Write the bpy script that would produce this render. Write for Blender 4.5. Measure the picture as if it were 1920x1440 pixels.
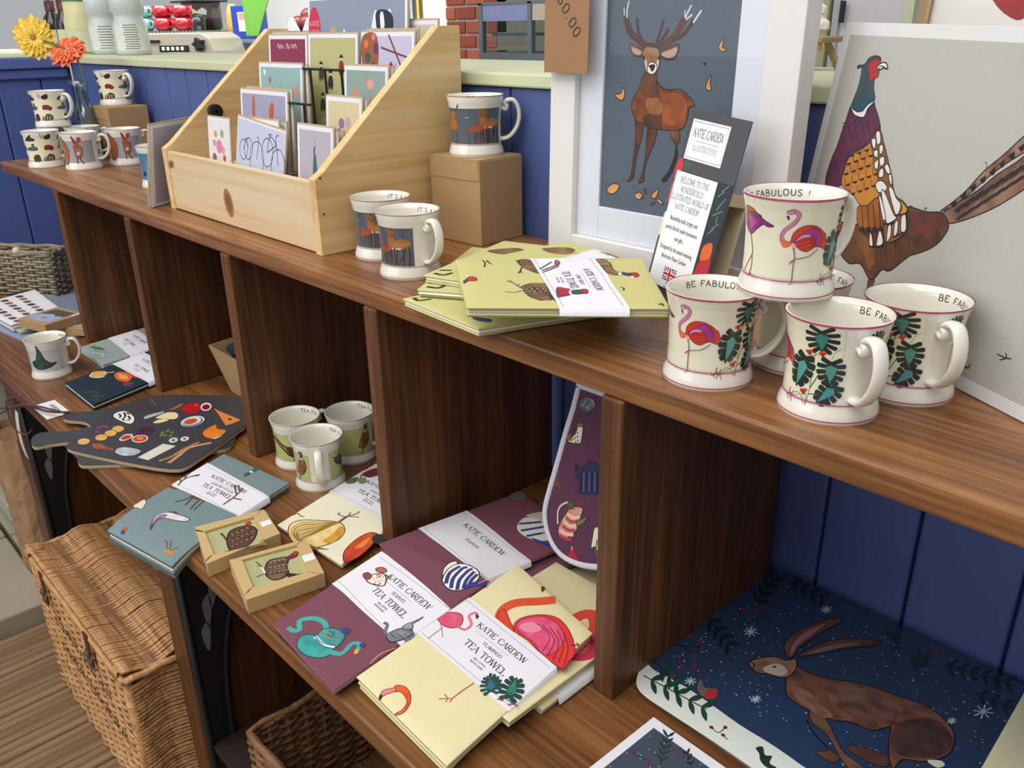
import bpy, bmesh, math, random
from mathutils import Vector, Matrix, noise
from mathutils.geometry import tessellate_polygon
for o in list(bpy.data.objects): bpy.data.objects.remove(o)
S = bpy.context.scene; COL = S.collection; R = math.radians; PI = math.pi
random.seed(5)
# ------------------------------------------------------------------ camera
cam = bpy.data.cameras.new('camera'); camo = bpy.data.objects.new('camera', cam); COL.objects.link(camo)
cam.sensor_width = 36; cam.lens = 1593.23/1920*36; cam.clip_start = .02; cam.clip_end = 60
rt, dn, fw = [Vector(v) for v in ((0.686549, 0.72693, -0.01498), (0.273136, -0.276948, -0.921247), (-0.67383, 0.62839, -0.388689))]
mw = Matrix.Identity(4)
for i in range(3): mw[i][0] = rt[i]; mw[i][1] = -dn[i]; mw[i][2] = -fw[i]
mw.translation = (0.46016, -0.5715, 0.68759); camo.matrix_world = mw
S.camera = camo
# ------------------------------------------------------------------ world, lights, exposure
w = bpy.data.worlds.new('world'); S.world = w; w.use_nodes = True
bg = w.node_tree.nodes['Background']; bg.inputs[0].default_value = (.93, .96, 1, 1); bg.inputs[1].default_value = .36
def area(name, loc, target, sx, sy, power, col):
    l = bpy.data.lights.new(name, 'AREA'); l.shape = 'RECTANGLE'; l.size = sx; l.size_y = sy; l.energy = power; l.color = col
    o = bpy.data.objects.new(name, l); COL.objects.link(o); o.location = loc
    o.rotation_euler = (Vector(target)-Vector(loc)).to_track_quat('-Z', 'Y').to_euler(); return o
area('skylight_over_the_aisle', (-.5, -1.2, 2.7), (-.5, .1, .2), 4.0, 2.2, 72, (1, .97, .93))
area('window_daylight', (-1.6, -3.2, 1.5), (-.3, .1, .2), 3.0, 1.8, 27, (.97, .98, 1))
area('cafe_wall_fill_light', (-3.4, .9, 2.3), (-5.2, 3.3, .9), 3.2, 1.4, 130, (1, .98, .95))  # unseen fill light, added to brighten the far cafe wall
S.view_settings.view_transform = 'Standard'; S.view_settings.look = 'None'; S.view_settings.gamma = 1
S.view_settings.exposure = .3; S.view_settings.use_curve_mapping = False
# ------------------------------------------------------------------ materials
def lin(h):
    c = [int(h[i:i+2], 16)/255 for i in (0, 2, 4)]
    return [x/12.92 if x <= .04045 else ((x+.055)/1.055)**2.4 for x in c]
MATS = {}
def newmat(name):
    m = bpy.data.materials.new(name); m.use_nodes = True
    nt = m.node_tree; return m, nt, nt.nodes['Principled BSDF']
def mat(name, col, rough=.5, metal=0, var=.08, scale=30, bump=0, coat=0, spec=.5, trans=0, alpha=1, emit=0):
    if name in MATS: return MATS[name]
    m, nt, b = newmat(name); c = lin(col)
    tc = nt.nodes.new('ShaderNodeTexCoord'); n = nt.nodes.new('ShaderNodeTexNoise'); n.inputs['Scale'].default_value = scale; n.inputs['Detail'].default_value = 4
    nt.links.new(tc.outputs['Object'], n.inputs['Vector'])
    mx = nt.nodes.new('ShaderNodeMix'); mx.data_type = 'RGBA'
    mx.inputs['A'].default_value = [x*(1-var) for x in c]+[1]; mx.inputs['B'].default_value = [min(1, x*(1+var)) for x in c]+[1]
    nt.links.new(n.outputs['Fac'], mx.inputs['Factor']); nt.links.new(mx.outputs['Result'], b.inputs['Base Color'])
    b.inputs['Roughness'].default_value = rough; b.inputs['Metallic'].default_value = metal; b.inputs['Specular IOR Level'].default_value = spec
    b.inputs['Coat Weight'].default_value = coat; b.inputs['Coat Roughness'].default_value = .08
    if trans: b.inputs['Transmission Weight'].default_value = trans
    if alpha < 1: b.inputs['Alpha'].default_value = alpha
    if emit: b.inputs['Emission Color'].default_value = c+[1]; b.inputs['Emission Strength'].default_value = emit
    if bump:
        bp = nt.nodes.new('ShaderNodeBump'); bp.inputs['Strength'].default_value = bump; bp.inputs['Distance'].default_value = .001
        nt.links.new(n.outputs['Fac'], bp.inputs['Height']); nt.links.new(bp.outputs['Normal'], b.inputs['Normal'])
    MATS[name] = m; return m
def wood(name, c0, c1, c2, axis, rough=.42, fine=160, coarse=16, bump=.25, rand=True):
    m, nt, b = newmat(name); L = nt.links.new
    tc = nt.nodes.new('ShaderNodeTexCoord'); mp = nt.nodes.new('ShaderNodeMapping')
    sc = [coarse]*3; sc[axis] = coarse*.07; mp.inputs['Scale'].default_value = sc
    L(tc.outputs['Object'], mp.inputs['Vector'])
    n = nt.nodes.new('ShaderNodeTexNoise'); n.inputs['Scale'].default_value = 1; n.inputs['Detail'].default_value = 7; n.inputs['Roughness'].default_value = .62; n.inputs['Distortion'].default_value = .7
    L(mp.outputs['Vector'], n.inputs['Vector'])
    mp2 = nt.nodes.new('ShaderNodeMapping'); sc = [fine]*3; sc[axis] = fine*.03; mp2.inputs['Scale'].default_value = sc
    L(tc.outputs['Object'], mp2.inputs['Vector'])
    n2 = nt.nodes.new('ShaderNodeTexNoise'); n2.inputs['Scale'].default_value = 1; n2.inputs['Detail'].default_value = 3
    L(mp2.outputs['Vector'], n2.inputs['Vector'])
    ad = nt.nodes.new('ShaderNodeMath'); ad.operation = 'MULTIPLY_ADD'; ad.inputs[1].default_value = .45
    L(n2.outputs['Fac'], ad.inputs[0]); 
    ml = nt.nodes.new('ShaderNodeMath'); ml.operation = 'MULTIPLY'; ml.inputs[1].default_value = .62; L(n.outputs['Fac'], ml.inputs[0]); L(ml.outputs[0], ad.inputs[2])
    cr = nt.nodes.new('ShaderNodeValToRGB'); e = cr.color_ramp.elements
    e[0].position = .36; e[0].color = lin(c0)+[1]; e[1].position = .72; e[1].color = lin(c2)+[1]
    k = e.new(.53); k.color = lin(c1)+[1]
    L(ad.outputs[0], cr.inputs['Fac']); L(cr.outputs['Color'], b.inputs['Base Color'])
    b.inputs['Roughness'].default_value = rough
    bp = nt.nodes.new('ShaderNodeBump'); bp.inputs['Strength'].default_value = bump; bp.inputs['Distance'].default_value = .0006
    L(ad.outputs[0], bp.inputs['Height']); L(bp.outputs['Normal'], b.inputs['Normal'])
    MATS[name] = m; return m
def vcol(name, rough=.5, coat=0, spec=.4):
    m, nt, b = newmat(name); a = nt.nodes.new('ShaderNodeVertexColor'); a.layer_name = 'Col'
    nt.links.new(a.outputs['Color'], b.inputs['Base Color']); b.inputs['Roughness'].default_value = rough
    b.inputs['Coat Weight'].default_value = coat; b.inputs['Coat Roughness'].default_value = .06; b.inputs['Specular IOR Level'].default_value = spec
    MATS[name] = m; return m
PRINT = vcol('printed_ink', .7); GLAZE = vcol('glazed_print', .15, .5); GLOSSP = vcol('gloss_print', .35, .15)
def glass(name, tint='ffffff', amt=.08, rough=.02, tr=1.0):
    m = bpy.data.materials.new(name); m.use_nodes = True; nt = m.node_tree; nt.nodes.clear()
    o = nt.nodes.new('ShaderNodeOutputMaterial'); t = nt.nodes.new('ShaderNodeBsdfTransparent'); t.inputs[0].default_value = lin(tint)+[1]
    g = nt.nodes.new('ShaderNodeBsdfGlossy'); g.inputs['Roughness'].default_value = rough
    f = nt.nodes.new('ShaderNodeLayerWeight'); f.inputs['Blend'].default_value = .5
    pw = nt.nodes.new('ShaderNodeMath'); pw.operation = 'POWER'; pw.inputs[1].default_value = 5; nt.links.new(f.outputs['Facing'], pw.inputs[0])
    mm = nt.nodes.new('ShaderNodeMath'); mm.operation = 'MULTIPLY_ADD'; mm.inputs[1].default_value = .5; mm.inputs[2].default_value = amt; mm.use_clamp = True
    x = nt.nodes.new('ShaderNodeMixShader'); nt.links.new(pw.outputs[0], mm.inputs[0]); nt.links.new(mm.outputs[0], x.inputs[0]); nt.links.new(t.outputs[0], x.inputs[1]); nt.links.new(g.outputs[0], x.inputs[2]); nt.links.new(x.outputs[0], o.inputs[0])
    MATS[name] = m; return m
OAK = ('23120b', '46281a', '6a4026')
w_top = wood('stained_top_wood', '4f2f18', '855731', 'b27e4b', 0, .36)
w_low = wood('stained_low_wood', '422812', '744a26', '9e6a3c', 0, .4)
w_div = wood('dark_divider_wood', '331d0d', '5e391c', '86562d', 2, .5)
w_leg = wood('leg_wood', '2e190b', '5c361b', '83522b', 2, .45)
w_back = wood('dark_back_wood', '1c0f0a', '2e1a12', '3d241a', 0, .6)
pine = wood('pine', 'cba87c', 'dcc19a', 'e6d0ae', 0, .55, 90, 9, .1); pine_s = wood('pine_side', 'cc9f64', 'e2bf87', 'edd3a0', 1, .55, 90, 11, .1)
deckm = wood('deck_wood', '5d4630', '866a4a', 'a58a66', 1, .8, 120, 10, .5)
paleblock = wood('pale_wood', '8a6f4f', 'a98c68', 'bfa582', 1, .7)
blue = mat('blue_paint', '50619a', .45, var=.06, scale=7); blue_c = mat('blue_cap_paint', '5666a0', .4, var=.06, scale=7)
green_l = mat('pale_green_paint', 'cdd2ac', .5, var=.06, scale=8)
kraft_l = mat('kraft_light', 'c9aa75', .8, var=.05, scale=60, bump=.15); kraft = mat('kraft_card', 'b08f63', .8, var=.06, scale=60, bump=.15); kraft_d = mat('kraft_tag', '9c7654', .85, var=.07, scale=80)
china = mat('white_china', 'e9e5d8', .12, var=.01, coat=.6); paper = mat('white_paper', 'e6e5ea', .7, var=.015, scale=80)
frame_w = mat('white_frame', 'e2dfdc', .45, var=.01); mount = mat('mount_board', 'dcdfea', .8, var=.01)
slate = mat('slate_print', '3d3d41', .45, var=.08, scale=25); iron = mat('black_iron', '121419', .6, var=.2, scale=40)
wicker = wood('wicker', '8f6238', 'c08d5a', 'e0b785', 0, .6, 200, 60); wicker_g = wood('grey_wicker', '6a6050', '90866f', 'b3aa92', 0, .8, 200, 60); wicker_d = wood('dark_wicker', '54371f', '7e5836', 'a3784e', 0, .65, 200, 60)
leather = mat('leather', '4a2c1e', .5, var=.1); brass = mat('buckle_metal', 'b8ad94', .3, metal=1); blackwire = mat('black_wire', '15171a', .4)
steel = mat('brushed_steel', '9aa0a6', .35, metal=.8); clear = glass('clear_glass', 'e8f2f2', .03); sleeve = glass('clear_sleeve', 'ffffff', .015, .12); picglass = glass('picture_glass', 'ffffff', .01, .01)
stone = mat('paving_stone', 'a39a84', .9, var=.12, scale=9, bump=.4)
# ------------------------------------------------------------------ scene graph helpers
def tag(o, label, cat, group=None):
    o['label'] = label; o['category'] = cat
    if group: o['group'] = group
    return o
def thing(name, label, cat, loc=(0, 0, 0), rz=0, group=None, rx=0, ry=0):
    o = bpy.data.objects.new(name, None); COL.objects.link(o); o.empty_display_size = .05
    o.location = loc; o.rotation_euler = (rx, ry, rz); return tag(o, label, cat, group)
def basis(o, org, U, V):
    U = Vector(U); V = Vector(V); N = U.cross(V); m = Matrix.Identity(4)
    for i in range(3): m[i][0] = U[i]; m[i][1] = V[i]; m[i][2] = N[i]
    m.translation = org; o.matrix_world = m
def link(name, me, m, parent=None, kind=None):
    o = bpy.data.objects.new(name, me); COL.objects.link(o)
    if m: me.materials.append(m)
    if parent: o.parent = parent
    if kind: o['kind'] = kind
    return o
def obj(name, bm, m, parent=None, kind=None, smooth=False, bevel=0):
    bmesh.ops.recalc_face_normals(bm, faces=bm.faces)
    me = bpy.data.meshes.new(name); bm.to_mesh(me); bm.free()
    if smooth: me.polygons.foreach_set('use_smooth', [True]*len(me.polygons))
    o = link(name, me, m, parent, kind)
    if bevel:
        b = o.modifiers.new('bevel', 'BEVEL'); b.width = bevel; b.segments = 2; b.limit_method = 'ANGLE'; b.angle_limit = R(40)
    return o
def NB(): return bmesh.new()
def box(bm, x0, x1, y0, y1, z0, z1):
    v = [bm.verts.new((x, y, z)) for z in (z0, z1) for y in (y0, y1) for x in (x0, x1)]
    for f in ((0, 1, 3, 2), (4, 6, 7, 5), (0, 4, 5, 1), (2, 3, 7, 6), (0, 2, 6, 4), (1, 5, 7, 3)): bm.faces.new([v[i] for i in f])
    return v
def B(name, x0, x1, y0, y1, z0, z1, m, parent=None, bevel=0, kind=None):
    bm = NB(); box(bm, x0, x1, y0, y1, z0, z1); return obj(name, bm, m, parent, kind, bevel=bevel)
def prism(bm, poly, fn, h0, h1):
    a = [bm.verts.new(fn(u, v, h0)) for u, v in poly]; b = [bm.verts.new(fn(u, v, h1)) for u, v in poly]; n = len(poly)
    bm.faces.new(a); bm.faces.new(b[::-1])
    for i in range(n): bm.faces.new((a[i], b[i], b[(i+1) % n], a[(i+1) % n]))
def flat(u, v, h): return (u, v, h)
def lathe(bm, prof, seg=40, a0=0, a1=2*PI, cx=0, cy=0, sx=1, sy=1):
    full = abs(a1-a0-2*PI) < 1e-6; n = seg if full else seg+1; rows = []
    for r, z in prof: rows.append([bm.verts.new((cx+sx*r*math.cos(a0+(a1-a0)*i/seg), cy+sy*r*math.sin(a0+(a1-a0)*i/seg), z)) for i in range(n)])
    for a, b in zip(rows, rows[1:]):
        for i in range(seg):
            j = (i+1) % n
            try: bm.faces.new((a[i], a[j], b[j], b[i]))
            except ValueError: pass
    return rows
def tube(bm, pts, r, seg=8, caps=True, ry=None, closed=False):
    pts = [Vector(p) for p in pts]; n = len(pts); rings = []; up = None
    rr = r if isinstance(r, (list, tuple)) else [r]*n
    for i, p in enumerate(pts):
        t = (pts[(i+1) % n]-pts[i-1]) if closed else (pts[min(i+1, n-1)]-pts[max(i-1, 0)]); t.normalize()
        if up is None: up = Vector((0, 0, 1)) if abs(t.z) < .9 else Vector((0, 1, 0))
        s = t.cross(up); s.normalize(); up = s.cross(t); up.normalize()
        q = (ry or 1)
        rings.append([bm.verts.new(p+s*rr[i]*math.cos(2*PI*k/seg)*q+up*rr[i]*math.sin(2*PI*k/seg)) for k in range(seg)])
    for a, b in list(zip(rings, rings[1:]))+([(rings[-1], rings[0])] if closed else []):
        for k in range(seg): bm.faces.new((a[k], a[(k+1) % seg], b[(k+1) % seg], b[k]))
    if caps and not closed: bm.faces.new(rings[0]); bm.faces.new(rings[-1][::-1])
def cr(pts, n=4, closed=False):
    P = [Vector(p) for p in pts]; N = len(P); out = []
    if N < 3: return P
    for i in range(N if closed else N-1):
        if closed: p0, p1, p2, p3 = P[i-1], P[i], P[(i+1) % N], P[(i+2) % N]
        else: p0, p1, p2, p3 = P[max(i-1, 0)], P[i], P[i+1], P[min(i+2, N-1)]
        for k in range(n):
            t = k/n; out.append(.5*((2*p1)+(p2-p0)*t+(2*p0-5*p1+4*p2-p3)*t*t+(3*p1-p0-3*p2+p3)*t**3))
    if not closed: out.append(P[-1])
    return out
# ------------------------------------------------------------------ flat print engine (ink shapes laid on a surface)
def strip(pts, w, closed=False):
    P = [Vector(p) for p in pts]; n = len(P); qs = []; E = []
    for i in range(n):
        a = P[i-1] if (i or closed) else P[i]; b = P[(i+1) % n] if (i < n-1 or closed) else P[i]
        t = b-a; 
        if t.length < 1e-9: t = Vector((1, 0))
        t.normalize(); nn = Vector((-t.y, t.x))*w/2; E.append((P[i]+nn, P[i]-nn))
    for i in range(n if closed else n-1):
        j = (i+1) % n; qs.append([E[i][0], E[j][0], E[j][1], E[i][1]])
    return qs
def leaf_polys(b, t, hw):
    b = Vector(b); t = Vector(t); d = t-b; L = d.length; d.normalize(); n = Vector((-d.y, d.x)); dark = []; mid = []
    mid.append([b+d*L*.05, b+d*L*.2+n*hw*.46, b+d*L*.5+n*hw*.30, b+d*L*.95, b+d*L*.5-n*hw*.30, b+d*L*.2-n*hw*.46])
    for s in (-1, 1):
        for i, (q, wd, ang) in enumerate(((-.06, .78, -.5), (.10, 1, -.12), (.28, 1.02, .14), (.46, .92, .4), (.64, .7, .7))):
            p0 = b+d*L*(q+.06); e = p0+(n*s*math.cos(ang)+d*math.sin(ang))*hw*wd; m = (p0+e)/2; k = (e-p0).normalized(); kn = Vector((-k.y, k.x))*L*.092
            dark.append(cr([p0-kn*.85, m-kn*1.12, e-kn*1.15, e+k*hw*.08, e+kn*1.05, m+kn*1.08, p0+kn*.85], 3, True))
    p0 = b+d*L*.75; dark.append([p0+n*hw*.2, p0+d*L*.18+n*hw*.13, p0+d*L*.27, p0+d*L*.18-n*hw*.13, p0-n*hw*.2])
    return dark, mid
def parse(s):
    """artwork string -> [(colour, [polygons])], coordinates in metres on the surface"""
    out = []
    for op in s.split(';'):
        k, c, p, w_ = op.split('|'); v = [int(x)/1e4 for x in p.split()]; pts = [Vector((v[i], v[i+1])) for i in range(0, len(v), 2)]; w_ = float(w_)/1e4*1.25 if w_ else 0
        if k == 'P': out.append((c, [cr(pts, 4, True)]))
        elif k == 'p': out.append((c, [pts]))
        elif k == 'C': out.append((c, strip(cr(pts, 4, True), w_, True)))
        elif k == 'c': out.append((c, strip(pts, w_, True)))
        elif k == 'L': out.append((c, strip(cr(pts, 5), w_)))
        elif k == 'l': out.append((c, strip(pts, w_)))
        elif k == 'M':
            a, b = c.split('/'); d, m = leaf_polys(pts[0], pts[1], w_); out.append((a, d)); out.append((b, m))
    return out
def ink(name, ops, fn, parent, m=None, maxlen=.006, base=.00025, step=.00003, subd=True):
    bm = NB(); lay = bm.faces.layers.int.new('op')
    boxes = []; lev = []          # an ink shape lies one film above whatever it overlaps
    for c, polys in ops:
        xs = [p[0] for q in polys for p in q] or [0]; ys = [p[1] for q in polys for p in q] or [0]; b_ = (min(xs), min(ys), max(xs), max(ys))
        l_ = 0
        for b2, l2 in zip(boxes, lev):
            if l2 >= l_ and b_[0] < b2[2] and b2[0] < b_[2] and b_[1] < b2[3] and b2[1] < b_[3]: l_ = l2+1
        boxes.append(b_); lev.append(l_)
    for i, (c, polys) in enumerate(ops):
        for pl in polys:
            if len(pl) < 3: continue
            vs = [bm.verts.new((p[0], p[1], lev[i])) for p in pl]
            if len(pl) <= 4:
                try: f = bm.faces.new(vs); f[lay] = i
                except ValueError: pass
            else:
                for t in tessellate_polygon([[Vector((p[0], p[1], 0)) for p in pl]]):
                    try: f = bm.faces.new([vs[k] for k in t]); f[lay] = i
                    except ValueError: pass
    mott = {i for i, (c, _) in enumerate(ops) if '/' in c}
    for _ in range(5 if subd else 0):
        es = [e for e in bm.edges if e.calc_length() > (maxlen)]
        if not es: break
        bmesh.ops.subdivide_edges(bm, edges=es, cuts=1); bmesh.ops.triangulate(bm, faces=[f for f in bm.faces if len(f.verts) > 4])
    cl = bm.loops.layers.float_color.new('Col')
    cc = []
    for c, _ in ops:
        a = c.split('/'); cc.append((Vector(lin(a[0])), Vector(lin(a[-1]))))
    for f in bm.faces:
        a, b = cc[f[lay]]
        for l in f.loops:
            co = l.vert.co
            if f[lay] in mott:
                t = min(1, max(0, .5+1.1*noise.noise((co.x*90, co.y*90, f[lay]*3.7)))); k = a.lerp(b, t)
            else: k = a
            l[cl] = (k[0], k[1], k[2], 1)
    for v in bm.verts: v.co = fn(v.co.x, v.co.y, base+v.co.z*step)
    me = bpy.data.meshes.new(name); bm.to_mesh(me); bm.free()
    return link(name, me, m or PRINT, parent)
def art(n): return parse(ART[n])
def rect(c, x0, y0, x1, y1): return (c, [[Vector((x0, y0)), Vector((x1, y0)), Vector((x1, y1)), Vector((x0, y1))]])
def ell(c, x, y, rx, ry, n=14, rot=0):
    return (c, [[Vector((x+rx*math.cos(a)*math.cos(rot)-ry*math.sin(a)*math.sin(rot), y+rx*math.cos(a)*math.sin(rot)+ry*math.sin(a)*math.cos(rot))) for a in [2*PI*i/n for i in range(n)]]])
def pol(c, t, k=.001, ox=0, oy=0, sm=True):
    pts = [Vector((float(a.split(',')[0])*k+ox, float(a.split(',')[1])*k+oy)) for a in t.split()]; return (c, [cr(pts, 4, True) if sm else pts])
def lin_(c, wd, t, k=.001, ox=0, oy=0, sm=True):
    pts = [Vector((float(a.split(',')[0])*k+ox, float(a.split(',')[1])*k+oy)) for a in t.split()]; return (c, strip(cr(pts, 4) if sm else pts, wd*k))
FONT = {'A': (8, '4,10 0,0|4,10 8,0|1.5,3.6 6.5,3.6'), 'B': (7.5, '1,0 1,10|~1,10 4,10 6,9 6,6.5 4,5.3 1,5.3|~1,5.3 4.5,5.3 7,4 6.8,1.2 4.5,0 1,0'), 'C': (8.2, '~7.5,7.6 6.4,9.6 4,10 1.3,8.6 .3,5 1.3,1.4 4,0 6.4,.4 7.8,2.2'),
 'D': (8.6, '1,0 1,10|~1,10 4,10 7,8.6 8,5 7,1.4 4,0 1,0'), 'E': (7, '1,0 1,10|1,10 6.4,10|1,5.2 5,5.2|1,0 6.8,0|6.4,10 6.4,8|6.8,0 6.8,2'), 'F': (6.6, '1,0 1,10|1,10 6.4,10|1,5.2 5,5.2|6.4,10 6.4,8'), 'G': (8.8, '~7.5,7.6 6.4,9.6 4,10 1.3,8.6 .3,5 1.3,1.4 4,0 6.4,.4 7.6,1.4|7.6,.6 7.6,4.5|6,4.5 8.6,4.5'),
 'H': (8.6, '1,0 1,10|7.6,0 7.6,10|1,5.2 7.6,5.2'), 'I': (3.2, '1.6,0 1.6,10'), 'K': (8.2, '1,0 1,10|7,10 1,4|3,6 8,0'), 'L': (6.8, '1,0 1,10|1,0 6.4,0|6.4,0 6.4,2'), 'M': (10.4, '1,0 1,10|1,10 5.2,1|9.4,10 5.2,1|9.4,0 9.4,10'), 'N': (9, '1,0 1,10|1,10 8,0|8,10 8,0'),
 'O': (8.8, '~4.4,10 1.5,8.8 .4,5 1.5,1.2 4.4,0 7.3,1.2 8.4,5 7.3,8.8 4.4,10'), 'P': (7, '1,0 1,10|~1,10 4,10 6.4,9 6.4,6 4,4.8 1,4.8'), 'R': (8, '1,0 1,10|~1,10 4,10 6.4,9 6.4,6.2 4,5 1,5|3.6,5 7.6,0'), 'S': (6.8, '~6,8 5,9.7 3,10 1,8.8 1,6.8 3,5.4 5,4.4 6,2.8 5.6,.8 3.4,0 1.4,.4 .5,2.2'),
 'T': (8, '4,0 4,10|.4,10 7.6,10|.4,10 .4,8|7.6,10 7.6,8'), 'U': (8.6, '~1,10 1,3 2.2,.6 4.4,0 6.6,.6 7.6,3 7.6,10'), 'V': (8, '0,10 4,0|8,10 4,0'), 'W': (11.4, '0,10 2.9,0|5.7,10 2.9,0|5.7,10 8.5,0|11.4,10 8.5,0'), 'Y': (8, '0,10 4,5|8,10 4,5|4,5 4,0'), '!': (3, '1.5,3.2 1.5,10|1.5,0 1.5,.9'), "'": (2.4, '1.2,10 1.2,7.5'), '.': (3, '1.5,0 1.5,1'),
 '1': (4, '2,0 2,10|2,10 .4,8.4'), '0': (7, '~3.5,10 1,8.6 .4,5 1,1.4 3.5,0 6,1.4 6.6,5 6,8.6 3.5,10'), '6': (7, '~6,9 4,10 1.5,8 .5,4 1.5,.8 3.6,0 5.8,.9 6.2,3.2 4.6,5.2 2.4,5 .8,3.4'), '%': (8, '~2,10 .8,8.6 2,7.2 3.2,8.6 2,10|7,10 1,0|~6,2.8 4.8,1.4 6,0 7.2,1.4 6,2.8'), '£': (7, '~6.4,8.4 5,10 3,9.4 2.6,7 2.6,3 1,.2|1,.2 6.6,.2|1.2,4.8 5.2,4.8'), ' ': (4.5, ''), ',': (2.6, '1.4,.8 .9,-1.2')}
def words(s, h, thick=1.15, thin=.35, serif=True, space=1.2, condense=1, jit=0):
    k = h/10; x = 0; polys = []; rnd = random.Random(hash(s) % 999 if False else len(s)*7)
    for ch in s:
        wd, st = FONT.get(ch, FONT[' ']); jx = (rnd.random()-.5)*jit*10; ja = (rnd.random()-.5)*jit
        for t in st.split('|') if st else []:
            sm = t[0] == '~'; t = t.lstrip('~'); P = [Vector([float(q) for q in a.split(',')]) for a in t.split()]
            if sm: P = cr(P, 3)
            if jit: P = [Vector((p.x+ja*p.y, p.y+jx)) for p in P]
            E = []
            for a, b in zip(P, P[1:]):
                d = b-a
                if d.y > 0: d = -d
                if d.length < 1e-6: continue
                d.normalize()
                if sm: q = abs(d.y)**1.5
                elif abs(d.y) < .35: q = 0
                elif d.x < -.12: q = .1
                else: q = 1
                if ch == 'N' and not sm and abs(d.x) < .1: q = .15
                ww = thin+(thick-thin)*q; n = Vector((-d.y, d.x))*ww/2
                e = d*ww*.12
                E.append([a+n, b+n, b-n, a-n])
            polys += [[Vector(((x+p.x*condense)*k, p.y*k)) for p in q] for q in E]
            if serif and not sm and abs(P[-1].x-P[0].x) < 3.4 or (serif and not sm and ch in 'AVWKNMXYR'):
                for p in (P[0], P[-1]):
                    if (abs(p.y) < .01 or abs(p.y-10) < .01) and not (ch in 'A' and p.y > 5) and not (ch in 'VW' and p.y < 5) and not (ch in 'TEFL' and abs(P[0].y-P[-1].y) < 3):
                        polys.append([Vector(((x+(p.x+a)*condense)*k, (p.y+b)*k)) for a, b in ((-1.3, -.16), (1.3, -.16), (1.3, .16), (-1.3, .16))])
        x += (wd*condense+space)
    return polys, (x-space)*k
def text(c, s, x, y, h, ex=(1, 0), ey=(0, 1), center=True, **kw):
    P, wd = words(s, h, **kw); ex = Vector(ex); ey = Vector(ey); o = Vector((x, y))
    if center: o = o-ex*wd/2
    return (c, [[o+ex*p.x+ey*p.y for p in q] for q in P])
ART={}
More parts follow.
